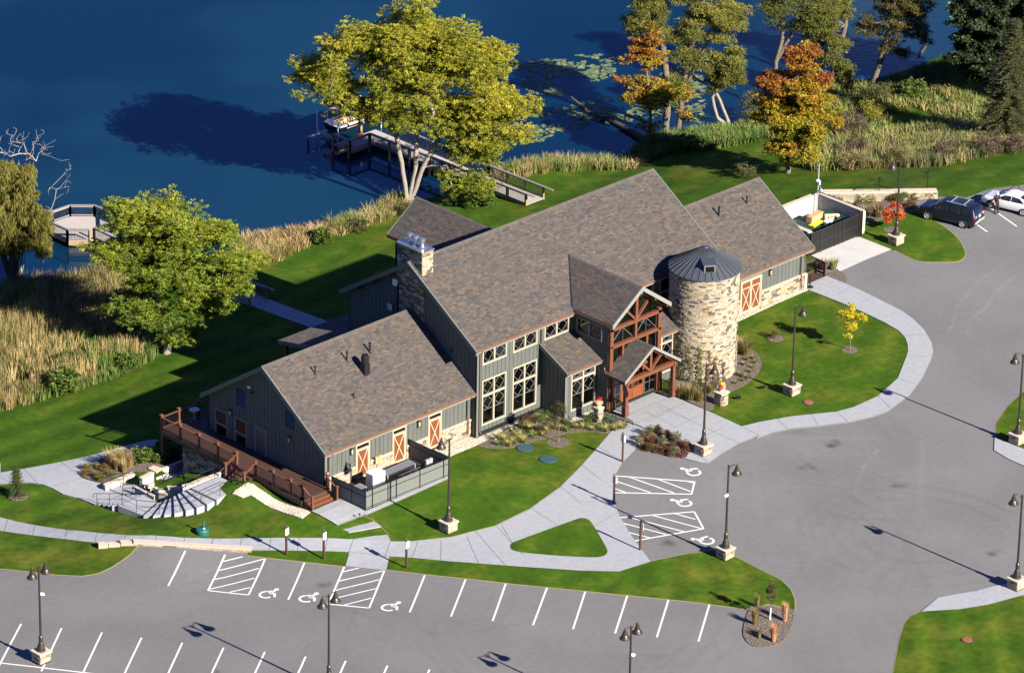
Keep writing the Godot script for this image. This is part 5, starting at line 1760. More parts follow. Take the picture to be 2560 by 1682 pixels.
func make_terrace() -> void:
	rng.seed = 41
	var st := thing("terrace_stairs", "pale concrete stairs that curve down from the deck to the lower walk", "stairs")
	for s in [[-1.98, [-24.14, -12.89, -21.95, -12.74, -21.69, -12.53, -23.96, -12.58]], [-1.82, [-24.16, -12.33, -21.9, -12.28, -21.64, -12.06, -23.98, -12.01]], [-1.65, [-24.18, -11.77, -21.84, -11.81, -21.55, -11.54, -24, -11.53]], [-1.49, [-24.21, -11.28, -21.76, -11.29, -21.47, -11.07, -23.89, -11.01]], [-1.32, [-24.09, -10.77, -21.68, -10.82, -21.76, -9.32, -21.78, -9.19, -23.8, -8.37, -23.93, -9.57]], [-1.16, [-21.96, -8.99, -23.99, -8.18, -23.56, -7.67, -21.35, -8.94]], [-0.99, [-21.56, -8.7, -23.77, -7.43, -23.11, -7.05, -21.18, -8.67]], [-0.83, [-21.39, -8.42, -23.31, -6.8, -22.65, -6.48, -21, -8.47]], [-0.66, [-21.21, -8.23, -22.86, -6.24, -22.03, -5.99, -20.8, -8.28]], [-0.50, [-21.01, -8.04, -22.24, -5.75, -21.41, -5.56, -20.57, -8.1]], [-0.33, [-20.78, -7.85, -21.62, -5.32, -20.74, -5.24, -20.32, -7.9]], [-0.17, [-20.53, -7.65, -20.95, -5, -20.02, -5.06, -20.11, -7.6]], [-0.00, [-20.32, -7.36, -20.23, -4.82, -19.16, -5.02, -17.95, -5.07, -17.68, -5.19, -17.71, -7.49, -18.17, -7.41, -19.18, -7.37]]]:
		part("step", plan(pl(s[1]), s[0] - 0.5, s[0]), M.concrete, st)
	var w := thing("terrace_walls", "cream stone seat walls and caps beside the curved stairs", "wall")
	for s in [[-1.75, -2.50, [-22.19, -14.69, -22.32, -14.27, -20.75, -14.24, -20.43, -14.31, -19.53, -14.34, -19.48, -14.71]], [-1.20, -2.70, [-20.37, -12.93, -20.33, -12.59, -19.86, -12.54, -19.07, -12.78, -19.14, -13.07]], [-1.35, -2.70, [-21.4, -12.28, -21.2, -12.17, -21.14, -10.28, -21.4, -10.13]], [-1.20, -2.70, [-20.8, -11.85, -20.12, -11.7, -20.18, -11.47, -20.78, -11.46]], [-1.00, -2.70, [-20.74, -10.89, -20.67, -10.38, -20.3, -9.9, -20.53, -9.63, -20.95, -10.12, -20.92, -10.76]], [-0.75, -2.70, [-20.36, -9.94, -19.58, -9.23, -19.87, -8.83, -20.62, -9.52]], [-0.05, -2.60, [-20.4, -8.3, -19.73, -8.15, -18.91, -8.2, -17.61, -8.05, -17.07, -8, -17.23, -7.77, -17.76, -7.66, -19.16, -7.77, -19.8, -7.77, -20.62, -7.94]], [-1.95, -2.70, [-18.02, -14.74, -17.44, -14.81, -17.25, -14.03, -18.02, -13.83]], [-2.00, -2.70, [-17.25, -14.16, -15.12, -14.22, -15.33, -13.98, -17.37, -13.9]], [-1.10, -2.70, [-20.83, -10.94, -20.54, -10.82, -20.6, -9.55, -20.81, -9.38, -21, -10.07]]]:
		var p := pl(s[2])
		var inner: Array = Geometry2D.offset_polygon(p, -0.03)
		part("wall_block", plan(inner[0] if inner.size() else p, s[1], s[0] - 0.1), M.block_wall, w)
		part("cap", plan(p, s[0] - 0.1, s[0]), M.cap_stone, w)
	handrail([-24.31, -2.00, -12.8, -23.99, -1.75, -11.84, -23.78, -1.40, -10.72, -23.79, -1.32, -9.14, -23.27, -1.00, -7.36, -22.49, -0.55, -6.05, -21.32, -0.20, -5.2, -19.64, -0.05, -5.14, -18.15, -0.05, -5.16], 0.92, "long black handrail along the lawn side of the curved stairs")
	handrail([-21.85, -2.05, -12.94, -21.91, -1.60, -11.8, -21.77, -1.32, -10.37, -21.74, -1.32, -9.36, -21.3, -1.10, -8.74, -20.58, -0.40, -7.67, -19.76, -0.05, -7.3, -18.19, -0.05, -7.39], 0.92, "black handrail along the wall side of the curved stairs")
	handrail([-21.61, -2.10, -14.51, -20.97, -2.00, -13.92, -20.2, -2.00, -13.28], 0.92, "short black handrail in front of the plant bed wall")
	# low retaining wall between walk and car park
	var r := thing("retaining_wall", "long low cream retaining wall between the sidewalk and the lower lot", "wall")
	var lw := pl([-27.75, -4.82, -25.13, -1.58, -22.56, 1.44, -22.9, 1.8, -25.44, -1.22, -28.13, -4.34])
	part("cap", plan(lw, -0.41, -0.33), M.cap_stone, r)
	var core := part("wall_core", plan(lw, -1.3, -0.41), M.mortar, r)
	for k in [[3, 4], [4, 5]]:
		var a := lw[k[0]]
		var b := lw[k[1]]
		var d := (b - a).normalized()
		var t := Transform3D(Basis(Vector3(-d.x, 0, -d.y), Vector3.UP, Vector3(-d.x, 0, -d.y).cross(Vector3.UP)), Vector3(b.x, 0, b.y))
		stones(core, t, rect(0, -1.05, a.distance_to(b), -0.42), [], 0.0, 0.13, 110)
	for q in [[-29.65, -6.29, -29.32, -6.14, -29.18, -5.71, -29.39, -5.55, -29.82, -6.01], [-29.13, -5.85, -28.79, -5.66, -28.59, -5.15, -28.85, -4.97, -29.32, -5.53], [-28.45, -5.41, -28.04, -5.15, -27.84, -4.61, -28.15, -4.3, -28.69, -5]]:
		var p := pl(q)
		part("step_stone", plan(p, hy(p[0].x, p[0].y) - 0.3, -0.42 if p[0].x > -29 else -0.5), M.cap_stone, r)


# ---------------------------------------------------------------- fenced yards
func slat_fence(parent: Node, a: Vector3, b: Vector3, h: float, m: Material, post_m: Material, step: float, posts: Array, rails := [0.12, 0.72]) -> void:
	var d := (b - a).normalized()
	var len := a.distance_to(b)
	var out := Vector3.UP.cross(d)
	var t := face(d, d.cross(Vector3.UP), a)
	var n := int(len / step)
	for k in n:
		part("slat", boxm(Vector3((k + 0.5) * len / n, h / 2 + 0.03, 0), Vector3(len / n - 0.014, h - 0.06, 0.022)), m, parent, t)
	for p in posts:
		part("fence_post", boxm(Vector3(len * p, h / 2, 0), Vector3(0.07, h + 0.04, 0.08)), post_m, parent, t)
	for r in rails:
		part("fence_rail", boxm(Vector3(len / 2, h * r, 0.0), Vector3(len, 0.045, 0.065)), post_m, parent, t)
	part("fence_rail", boxm(Vector3(len / 2, h, 0.0), Vector3(len, 0.045, 0.065)), post_m, parent, t)


func make_yards() -> void:
	rng.seed = 51
	var F := thing("equipment_fence", "grey slatted fence with black posts round the equipment beside the lodge", "fence")
	var a := Vector3(-13.85, 0.06, 3.35)
	var b := Vector3(-6.05, 0.06, 3.5)
	slat_fence(F, a, b, 1.45, M.grey_fence, M.black_metal, 0.115, [0.0, 0.08, 0.265, 0.365, 0.645, 0.93, 1.0])
	slat_fence(F, Vector3(-13.97, 0.06, 0.1), a, 1.45, M.grey_fence, M.black_metal, 0.115, [0.0, 0.6])
	slat_fence(F, b, Vector3(-6.1, 0.06, -0.5), 1.45, M.grey_fence, M.black_metal, 0.115, [1.0])
	part("yard_slab", boxm(Vector3(-9.9, 0.04, 1.5), Vector3(7.7, 0.1, 3.8)), M.black_rubber, F)
	# equipment
	var u := thing("cooling_unit", "white box of the cooling unit inside the slatted fence", "machine", Vector3(-10.95, 0.1, 1.25))
	var m := MB.new()
	m.box(Vector3(0, 0.62, 0), Vector3(1.15, 1.15, 0.72))
	part("casing", m, M.white_paint, u)
	for k in 9:
		part("grille_slat", boxm(Vector3(-0.58, 0.25 + k * 0.1, 0), Vector3(0.02, 0.02, 0.6)), M.galv, u)
	for x in [-0.45, 0.45]:
		part("foot", boxm(Vector3(x, 0.02, 0), Vector3(0.1, 0.08, 0.7)), M.galv, u)
	var fanring := MB.new()
	fanring.lathe([Vector2(0.26, 0.62), Vector2(0.28, 0.64), Vector2(0.26, 0.66)], Vector3.ZERO, 20)
	part("fan_ring", fanring, M.galv, u, Transform3D(Basis(Vector3.RIGHT, -PI / 2), Vector3(0.1, 0.0, -0.3)))
	var specs := [[-12.9, 1.35, 1.3, 0.8, "galvanised pipe rack nearest the deck steps inside the slatted fence"], [-8.6, 1.0, 2.6, 0.8, "long galvanised pipe rack along the lodge wall inside the slatted fence"], [-12.5, 2.35, 1.3, 0.6, "low tan skid with grey pumps in the near corner of the fence"], [-10.6, 2.5, 1.4, 0.6, "low tan skid with grey pumps in front of the white cooling unit"], [-8.6, 2.2, 2.0, 0.55, "low tan skid with grey pumps near the far end of the fence"]]
	for k in specs.size():
		var s: Array = specs[k]
		var r := thing("pipe_rack" if k < 2 else "pump_skid", s[4], "rack" if k < 2 else "pump", Vector3(s[0], 0.1, s[1]), 0.0, "equipment inside the slatted fence")
		if k < 2:
			for x in [-s[2] / 2, s[2] / 2]:
				part("frame", boxm(Vector3(x, 0.3, 0), Vector3(0.06, 0.6, s[3])), M.galv, r)
			for e in 6:
				var p := MB.new()
				var z: float = -s[3] / 2 + 0.06 + e * (s[3] - 0.12) / 5
				p.tube([Vector3(-s[2] / 2 - 0.1, 0.6, z), Vector3(s[2] / 2 + 0.1, 0.6, z)], [0.035, 0.035], 8)
				part("pipe", p, M.steel, r)
		else:
			part("skid", boxm(Vector3(0, 0.12, 0), Vector3(s[2], 0.16, s[3])), M.kraft, r)
			for e in 3:
				var p := MB.new()
				p.tube([Vector3(-s[2] * 0.35 + e * s[2] * 0.33, 0.32, -0.05), Vector3(-s[2] * 0.35 + e * s[2] * 0.33 + 0.3, 0.32, -0.05)], [0.13, 0.13], 12)
				part("pump", p, M.steel, r)
				part("valve_box", boxm(Vector3(-s[2] * 0.3 + e * s[2] * 0.3, 0.55, 0.1), Vector3(0.16, 0.24, 0.14)), M.galv, r)
			var p2 := MB.new()
			p2.tube([Vector3(-s[2] * 0.5, 0.75, 0.0), Vector3(s[2] * 0.5, 0.75, 0.0)], [0.04, 0.04], 8)
			part("manifold", p2, M.steel, r)
			for x in [-0.4, 0.0, 0.4]:
				part("stand", boxm(Vector3(x * s[2], 0.45, 0.0), Vector3(0.04, 0.62, 0.04)), M.galv, r)
	for q in [[-6.9, 2.35, "grey switch cabinet on a post at the far end of the slatted fence"], [-9.2, -0.35, "tan gas meter cabinet against the stone base behind the slatted fence"]]:
		var c := thing("cabinet", q[2], "cabinet", Vector3(q[0], 0.1, q[1]))
		part("cabinet_post", boxm(Vector3(0, 0.5, 0), Vector3(0.06, 1.0, 0.06)), M.galv, c)
		for x in [-0.16, 0.16]:
			part("cabinet_box", boxm(Vector3(x, 0.95, 0), Vector3(0.28, 0.5, 0.16)), M.galv if q[0] > -8 else M.kraft, c)

	# bin store
	var S := thing("bin_store", "pale block bin store with stone caps and a black slatted gate", "enclosure")
	var hh := 2.05
	for q in [[40.3, -9.85, 46.7, -9.55], [46.4, -9.55, 46.7, -5.05], [40.3, -9.55, 40.62, -5.1]]:
		var p := rect(q[0], q[1], q[2], q[3])
		var wl := part("block_wall", plan(p, -0.3, hh - 0.1), M.block_wall, S)
		part("wall_cap", plan(Geometry2D.offset_polygon(p, 0.06)[0], hh - 0.1, hh), M.cap_stone, S)
		var along_x: bool = q[2] - q[0] > 1.0
		var t := face(Vector3.RIGHT, Vector3(0, 0, 1), Vector3(q[0], 0, q[3])) if along_x else (face(Vector3(0, 0, 1), Vector3(-1, 0, 0), Vector3(q[0], 0, q[1])))
		var len: float = q[2] - q[0] if along_x else q[3] - q[1]
		for row in 9:
			var x := -0.2 * (row % 2)
			while x < len:
				var x0 := maxf(x, 0)
				var x1 := minf(x + 0.6, len)
				if x1 - x0 > 0.05:
					part("block", boxm(Vector3((x0 + x1) / 2, 0.12 + row * 0.2, 0.01), Vector3(x1 - x0 - 0.014, 0.186, 0.03)), M.block_wall, wl, t)
				x += 0.6
	for x in [46.55, 40.46]:
		part("stone_end", boxm(Vector3(x, 1.0, -5.0), Vector3(0.4, 1.95, 0.26)), M.cap_stone, S)
	var gt := 1.9
	slat_fence(S, Vector3(40.3, 0.12, -4.72), Vector3(46.0, 0.12, -4.72), gt, M.black_metal, M.black_rubber, 0.15, [0.0, 0.2, 0.48, 0.56, 0.65, 0.93, 1.0], [0.1, 0.5])
	for x in [45.75, 46.05]:
		var g := MB.new()
		g.tube([Vector3(x, 0, -4.66), Vector3(x, 2.25, -4.66)], [0.07, 0.07], 10)
		part("gate_post", g, M.black_metal, S)
	part("floor_slab", boxm(Vector3(43.5, 0.03, -7.2), Vector3(6.0, 0.16, 4.8)), M.concrete_joint, S)
	var D := thing("dumpster", "dark green dumpster with its lid up, behind the black gate", "dumpster", Vector3(43.0, -0.1, -7.6))
	m = MB.new()
	m.prism(pl([-0.9, 0.1, 0.75, 0.1, 0.95, 1.1, -0.95, 1.3]), face(Vector3(0, 0, 1), Vector3(-1, 0, 0), Vector3.ZERO), -1.2, 1.2)
	part("body", m, M.bin_green, D)
	for x in [-0.62, 0.62]:
		part("lid", boxm(Vector3(x, 1.34, 0), Vector3(1.2, 0.05, 1.95)), M.bin_green, D)
	for x in [-1.0, 1.0]:
		part("lift_sleeve", boxm(Vector3(x * 1.24, 0.7, 0.1), Vector3(0.1, 0.16, 1.2)), M.bin_green, D)
	var D2 := copy_of(D, "second green dumpster, heaped with boxes, behind the black gate", Vector3(44.9, -0.1, -7.3))
	for o in [D, D2]:
		o.set_meta("group", "dumpsters in the bin store")
	var cb := thing("cardboard_box", "large brown cardboard box lying on top of the dumpsters", "box", Vector3(43.6, 1.3, -7.4), 0.15)
	part("carton", boxm(Vector3(0, 0.27, 0), Vector3(1.5, 0.5, 0.5)), M.kraft, cb)
	part("flap", boxm(Vector3(0.86, 0.42, 0), Vector3(0.22, 0.03, 0.48)), M.kraft, cb)
	var yl := thing("yellow_lid", "bright yellow plastic lid sticking out under the cardboard box", "lid", Vector3(43.2, 1.3, -6.9), 0.2)
	part("panel", boxm(Vector3(0, 0.03, 0), Vector3(1.4, 0.05, 0.5)), M.yellow_plastic, yl)
	part("rim", boxm(Vector3(0, 0.0, 0.26), Vector3(1.44, 0.1, 0.04)), M.yellow_plastic, yl)
	var pc := thing("foam_sheet", "pale yellow rolled sheet on the rubbish beside the gate", "sheet", Vector3(45.0, 1.35, -6.9), -0.35)
	m = MB.new()
	m.tube([Vector3(-0.6, 0.1, 0), Vector3(0.6, 0.05, 0.1)], [0.2, 0.13], 10)
	part("roll", m, M.pale_yellow, pc)
	for k in 4:
		var bag := thing("rubbish_bag", ["white rubbish bag nearest the cardboard box", "blue and white rubbish bag low behind the gate", "small brown carton between the bags in the dumpster", "dark rubbish bag at the gate end of the dumpsters"][k], "bag" if k != 2 else "box", Vector3(44.1 + 0.3 * k, 1.22, -6.6 + 0.1 * (k % 2)))
		m = MB.new()
		if k == 2:
			m.box(Vector3(0, 0.15, 0), Vector3(0.35, 0.28, 0.3))
		else:
			m.lathe([Vector2(0, -0.02), Vector2(0.2, 0.02), Vector2(0.24, 0.12), Vector2(0.14, 0.24), Vector2(0.04, 0.28), Vector2(0.07, 0.34), Vector2(0, 0.33)], Vector3.ZERO, 9)
		part("bag" if k != 2 else "carton", m, [M.cloth_white, M.sign_white, M.kraft, M.navy_gel][k], bag)
	var cp := thing("camera_pole", "tall galvanised pole with white cameras behind the bin store", "pole", Vector3(45.9, hy(45.9, -9.2), -9.2))
	m = MB.new()
	m.tube([Vector3(0, 0, 0), Vector3(0, 4.9, 0)], [0.055, 0.045], 10)
	part("pole", m, M.galv, cp)
	m = MB.new()
	m.lathe([Vector2(0, -0.16), Vector2(0.13, -0.08), Vector2(0.16, 0.04), Vector2(0.1, 0.14), Vector2(0, 0.16)], Vector3(0.12, 2.75, 0.3), 14)
	part("dome_camera", m, M.white_paint, cp)
	m = MB.new()
	m.box(Vector3(-0.22, 3.62, 0.12), Vector3(0.3, 0.12, 0.14))
	m.box(Vector3(0.02, 3.35, 0.08), Vector3(0.16, 0.34, 0.16))
	part("camera", m, M.white_paint, cp)
	m = MB.new()
	m.tube([Vector3(0, 3.0, 0), Vector3(0.1, 2.98, 0.26)], [0.03, 0.03], 6)
	part("bracket", m, M.galv, cp)

	# retaining wall and chain-link fence behind the parked car
	var R := thing("stone_wall", "long cream stone retaining wall behind the bin store bed", "wall")
	var q0 := Vector2(49.6, -11.9); var q1 := Vector2(56.5, -6.0)
	var dir := (q1 - q0).normalized()
	var nn := Vector2(-dir.y, dir.x)
	part("wall_core", plan(PackedVector2Array([q0 - nn * 0.25, q1 - nn * 0.25, q1 + nn * 0.22, q0 + nn * 0.22]), -1.0, 0.42), M.mortar, R)
	part("wall_cap", plan(PackedVector2Array([q0 - nn * 0.34, q1 - nn * 0.34, q1 + nn * 0.3, q0 + nn * 0.3]), 0.42, 0.55), M.cap_stone, R)
	stones(R, face(Vector3(dir.x, 0, dir.y), Vector3(nn.x, 0, nn.y), Vector3(q0.x + nn.x * 0.22, 0, q0.y + nn.y * 0.22)), rect(0, -0.7, q0.distance_to(q1), 0.4), [], 0.0, 0.18, 140)
	stones(R, face(Vector3(nn.x, 0, nn.y), Vector3(dir.x, 0, dir.y).rotated(Vector3.UP, 0.0), Vector3(q1.x - nn.x * 0.25, 0, q1.y - nn.y * 0.25)), rect(0, -0.7, 0.47, 0.4), [], 0.0, 0.18, 20)
	var C := thing("chain_link_fence", "black chain-link fence sloping past the stone wall", "fence")
	var posts := [Vector3(50.9, -0.6, -11.6), Vector3(51.5, -0.25, -8.4), Vector3(53.4, 0.0, -4.9)]
	posts = [Vector3(49.6, hy(49.6, -11.0), -11.0), Vector3(51.1, hy(51.1, -10.7), -10.7), Vector3(53.0, hy(53.0, -9.0) + 0.2, -9.0), Vector3(56.4, hy(56.4, -6.9) + 0.4, -6.9)]
	var tops := [0.55, 0.75, 1.9, 1.9]
	var line := []
	for k in posts.size():
		m = MB.new()
		m.tube([posts[k], posts[k] + Vector3(0, tops[k], 0)], [0.03, 0.03], 6)
		part("post", m, M.black_metal, C)
		line.append(posts[k] + Vector3(0, tops[k], 0))
	m = MB.new()
	m.tube(line, [0.022, 0.022, 0.022, 0.022], 6)
	part("top_rail", m, M.black_metal, C)
	m = MB.new()
	for k in posts.size() - 1:
		var p: Vector3 = posts[k]; var q: Vector3 = posts[k + 1]
		var n := int(p.distance_to(q) / 0.09)
		for e in n:
			for s in [0.0, 1.0]:
				var t0 := float(e) / n
				var h0 := lerpf(tops[k], tops[k + 1], t0)
				var t1 := clampf(t0 + (h0 * 0.8 / p.distance_to(q)) * (1 if s > 0 else -1), 0, 1)
				m.beam(p.lerp(q, t0), p.lerp(q, t1) + Vector3(0, lerpf(tops[k], tops[k + 1], t1), 0), 0.006, 0.006)
	stuff(part("mesh", m, M.black_metal, C))
	# wooden gate and bollard at the far corner of the lodge
	var G := thing("wooden_gate", "dark brown wooden fence panels with black balusters at the far end of the lodge", "fence")
	for x in [[36.05, -2.6], [37.3, -2.6], [38.42, -2.55], [38.42, -1.55]]:
		part("fence_post", boxm(Vector3(x[0], 0.6, x[1]), Vector3(0.16, 1.25, 0.16)), M.deck_wood, G)
	for s in [[Vector3(36.05, 0.05, -2.6), Vector3(37.3, 0.05, -2.6)], [Vector3(37.3, 0.05, -2.6), Vector3(38.42, 0.05, -2.55)], [Vector3(38.42, 0.05, -2.55), Vector3(38.42, 0.05, -1.55)]]:
		m = MB.new()
		for y in [0.2, 1.1]:
			m.beam(s[0] + Vector3(0, y, 0), s[1] + Vector3(0, y, 0), 0.08, 0.14)
		part("rail", m, M.deck_wood, G)
		m = MB.new()
		for e in 9:
			m.box(s[0].lerp(s[1], (e + 0.5) / 9) + Vector3(0, 0.65, 0), Vector3(0.03, 0.85, 0.03))
		part("balusters", m, M.black_metal, G)
	m = MB.new()
	m.box(Vector3(37.2, 0.05, -1.9), Vector3(2.3, 0.06, 1.2))
	part("deck_floor", m, M.deck_wood, G)
	var bo := thing("bollard", "thin black post on a round base at the corner of the lodge", "post", on(36.1, -0.95, 0.08))
	m = MB.new()
	m.lathe([Vector2(0, 0), Vector2(0.26, 0.0), Vector2(0.26, 0.03), Vector2(0.08, 0.06), Vector2(0.05, 0.1), Vector2(0.05, 1.0), Vector2(0, 1.02)], Vector3.ZERO, 14)
	part("post", m, M.black_metal, bo)


# ---------------------------------------------------------------- lamps, signs and small things
func make_lamp(double: bool, label: String, at: Vector3, turn: float) -> Node3D:
	var o := thing("street_lamp", label, "street lamp", at, turn, "bell lamps on stone pedestals")
	rng.seed = 61
	var m := MB.new()
	m.box(Vector3(0, 0.06, 0), Vector3(0.86, 0.3, 0.86))
	part("footing", m, M.black_rubber, o)
	m = MB.new()
	m.box(Vector3(0, 0.42, 0), Vector3(0.82, 0.64, 0.82))
	var ped := part("pedestal", m, M.mortar, o)
	for k in 4:
		var d := Vector3(0, 0, 1).rotated(Vector3.UP, k * PI / 2)
		stones(ped, face(Vector3.UP.cross(d), d, d * 0.39), rect(-0.44, 0.12, 0.44, 0.74), [], 0.0, 0.15, 60)
	m = MB.new()
	m.box(Vector3(0, 0.79, 0), Vector3(1.02, 0.1, 1.02))
	part("cap", m, M.cap_stone, o)
	m = MB.new()
	m.lathe([Vector2(0.3, 0.84), Vector2(0.3, 0.92), Vector2(0.26, 0.96), Vector2(0.25, 1.1), Vector2(0.16, 1.4), Vector2(0.12, 1.5), Vector2(0.14, 1.54), Vector2(0.13, 1.8), Vector2(0.15, 1.84), Vector2(0.085, 1.95), Vector2(0.06, 6.95), Vector2(0.085, 7.0), Vector2(0.03, 7.06), Vector2(0, 7.12)], Vector3.ZERO, 14)
	part("pole", m, M.bronze, o)
	for s in ([1, -1] if double else [1]):
		m = MB.new()
		m.tube([Vector3(0, 6.72, 0), Vector3(0.14 * s, 6.95, 0), Vector3(0.32 * s, 7.06, 0), Vector3(0.5 * s, 7.04, 0), Vector3(0.56 * s, 6.95, 0)], [0.03, 0.03, 0.028, 0.026, 0.026], 8)
		var at_arm := Transform3D(Basis(Vector3.UP, 0.0 if double else -0.775), Vector3.ZERO)
		part("arm", m, M.bronze, o, at_arm)
		m = MB.new()
		m.lathe([Vector2(0, 7.18), Vector2(0.035, 7.1), Vector2(0.05, 6.98), Vector2(0.1, 6.93), Vector2(0.11, 6.82), Vector2(0.15, 6.78), Vector2(0.18, 6.62), Vector2(0.24, 6.52), Vector2(0.34, 6.4), Vector2(0.35, 6.34), Vector2(0.3, 6.36), Vector2(0.1, 6.5)], Vector3(0.56 * s, 0, 0), 18)
		part("lamp_shade", m, M.bronze, o, at_arm)
	return o


func make_small_things() -> void:
	var k := PI / 4
	var left := PI * 0.75    # turns that point the arm left or right across the picture's ground
	var spots := [
		[-11.42, 9.06, PI, false, "single bell lamp on the lawn in front of the slatted fence"],
		[9.56, 13.09, 0.0, false, "single bell lamp on the entrance plaza beside the flower island"],
		[21.45, 10.63, 0.0, false, "single bell lamp on the silo lawn"],
		[-0.64, 24.82, 0.0, false, "single bell lamp with a white camera, on the lawn point by the accessible bays"],
		[46.84, -1.78, PI, false, "single bell lamp on the lawn in front of the bin store"],
		[27.23, 27.03, PI, false, "single bell lamp at the right edge beside the small grass verge"],
		[10.43, 41.09, PI, false, "single bell lamp standing on the walk in the lower right"],
		[-42.76, 3.67, 0.0, true, "twin bell lamp at the far left of the car park"],
		[-32.35, 19.88, 0.0, true, "twin bell lamp in the middle of the car park's near edge"],
		[-21.52, 36.09, 0.0, true, "twin bell lamp near the bottom right of the car park"]]
	var one: Node3D
	var two: Node3D
	for s in spots:
		var at := on(s[0], s[1])
		if s[3]:
			if two == null:
				two = make_lamp(true, s[4], at, s[2])
			else:
				copy_of(two, s[4], at, s[2])
		elif one == null:
			one = make_lamp(false, s[4], at, s[2])
		else:
			copy_of(one, s[4], at, s[2])
	# small white cameras strapped to poles
	for q in [[-0.64, 24.82, -2.4, "white camera on the pole of the lamp by the accessible bays"], [-42.76, 3.67, 0.6, "white camera on the pole of the far left twin lamp"], [-21.52, 36.09, 0.6, "white camera on the pole of the bottom right twin lamp"]]:
		var c := thing("pole_camera", q[3], "camera", on(q[0], q[1], 4.9), q[2], "white cameras on lamp poles")
		var m := MB.new()
		m.tube([Vector3(0.06, 0, 0), Vector3(0.18, 0.02, 0)], [0.025, 0.025], 6)
		part("bracket", m, M.white_paint, c)
		m = MB.new()
		m.tube([Vector3(0.16, 0.0, -0.02), Vector3(0.26, -0.06, 0.1), Vector3(0.34, -0.1, 0.2)], [0.09, 0.11, 0.09], 10)
		part("housing", m, M.white_paint, c)

	# accessible parking signs
	var signs := [[-21.55, 3.81, -1.35, "leftmost accessible parking sign, on the grass strip by the lower lot"], [-20.14, 6.01, -1.35, "middle accessible parking sign, on the grass strip by the lower lot"], [-16.96, 10.76, -1.35, "accessible parking sign right of the concrete ramp"], [4.47, 10.11, 0.55, "parking sign at the end of the curved sidewalk near the entrance"], [-0.49, 14.14, 0.3, "parking sign beside the upper hatched bay"], [-4.06, 20.14, -0.1, "parking sign beside the lower hatched bay"]]
	var first: Node3D
	for s in signs:
		var at := on(s[0], s[1])
		if first == null:
			first = thing("parking_sign", s[3], "sign", at, s[2] + PI / 2, "accessible parking signs")
			var m := MB.new()
			m.box(Vector3(0, 1.1, 0), Vector3(0.12, 2.2, 0.12))
			part("post", m, M.sign_post, first)
			m = MB.new()
			m.lathe([Vector2(0.11, 2.18), Vector2(0.12, 2.22), Vector2(0.06, 2.3), Vector2(0.06, 2.34), Vector2(0, 2.42)], Vector3.ZERO, 4, false)
			part("finial", m, M.black_metal, first)
			var pl8 := part("sign_plate", boxm(Vector3(0, 1.83, 0.075), Vector3(0.36, 0.5, 0.02)), M.sign_white, first)
			part("blue_panel", boxm(Vector3(0, 1.76, 0.087), Vector3(0.2, 0.2, 0.008)), M.sign_blue, pl8)
			m = MB.new()   # the wheelchair figure
			for e in 10:
				var a := 0.6 + e * 0.45
				if e < 9:
					m.beam(Vector3(-0.01 + cos(a) * 0.05, 1.735 + sin(a) * 0.05, 0.093), Vector3(-0.01 + cos(a + 0.45) * 0.05, 1.735 + sin(a + 0.45) * 0.05, 0.093), 0.014, 0.004, Vector3(0, 0, 1))
			m.beam(Vector3(-0.02, 1.75, 0.093), Vector3(-0.02, 1.81, 0.093), 0.018, 0.004, Vector3(0, 0, 1))
			m.beam(Vector3(-0.02, 1.755, 0.093), Vector3(0.04, 1.755, 0.093), 0.016, 0.004, Vector3(0, 0, 1))
			m.beam(Vector3(0.04, 1.755, 0.093), Vector3(0.06, 1.7, 0.093), 0.016, 0.004, Vector3(0, 0, 1))
			m.box(Vector3(-0.02, 1.835, 0.093), Vector3(0.03, 0.03, 0.004))
			part("wheelchair_mark", m, M.sign_white, pl8)
			part("green_lettering", boxm(Vector3(0, 1.98, 0.087), Vector3(0.26, 0.03, 0.006)), M.green_plastic, pl8)
		else:
			copy_of(first, s[3], at, s[2] + PI / 2)
	# manhole covers and lids
	for q in [[1.13, 3.8, 0.62, "manhole_teal", "flat blue-green access cover beside the front plant bed"], [0.96, 6.25, 0.62, "manhole_teal", "flat blue-green access cover in the middle of the front lawn"], [21.25, 12.45, 0.36, "manhole_rust", "rusty round cover on the silo lawn near the walk"], [2.56, 43.55, 0.36, "manhole_rust", "rusty round cover on the lower right lawn"]]:
		var c := thing("access_cover", q[4], "cover", on(q[0], q[1], 0.05))
		var m := MB.new()
		m.lathe([Vector2(q[2], -0.1), Vector2(q[2], 0.05), Vector2(q[2] - 0.03, 0.07), Vector2(0, 0.08)], Vector3.ZERO, 28)
		part("lid", m, M[q[3]], c)
		m = MB.new()
		m.lathe([Vector2(q[2] + 0.05, -0.1), Vector2(q[2] + 0.05, 0.03), Vector2(q[2], 0.03)], Vector3.ZERO, 28)
		part("rim", m, M.sign_back, c)
	var rs := thing("well_riser", "green plastic riser with a small vent pipe on the left lawn", "riser", on(-23.65, -2.39))
	var m := MB.new()
	m.lathe([Vector2(0.46, -0.1), Vector2(0.46, 0.32), Vector2(0.42, 0.38), Vector2(0.2, 0.42), Vector2(0, 0.43)], Vector3.ZERO, 26)
	part("body", m, M.green_plastic, rs)
	m = MB.new()
	m.tube([Vector3(0.1, 0.4, 0), Vector3(0.1, 0.85, 0)], [0.07, 0.07], 10)
	m.lathe([Vector2(0.1, 0.85), Vector2(0.1, 0.93), Vector2(0, 0.95)], Vector3(0.1, 0, 0), 12)
	part("vent_pipe", m, M.green_plastic, rs)
	m = MB.new()
	m.box(Vector3(-0.02, 0.46, 0.18), Vector3(0.14, 0.05, 0.1))
	part("latch", m, M.white_paint, rs)
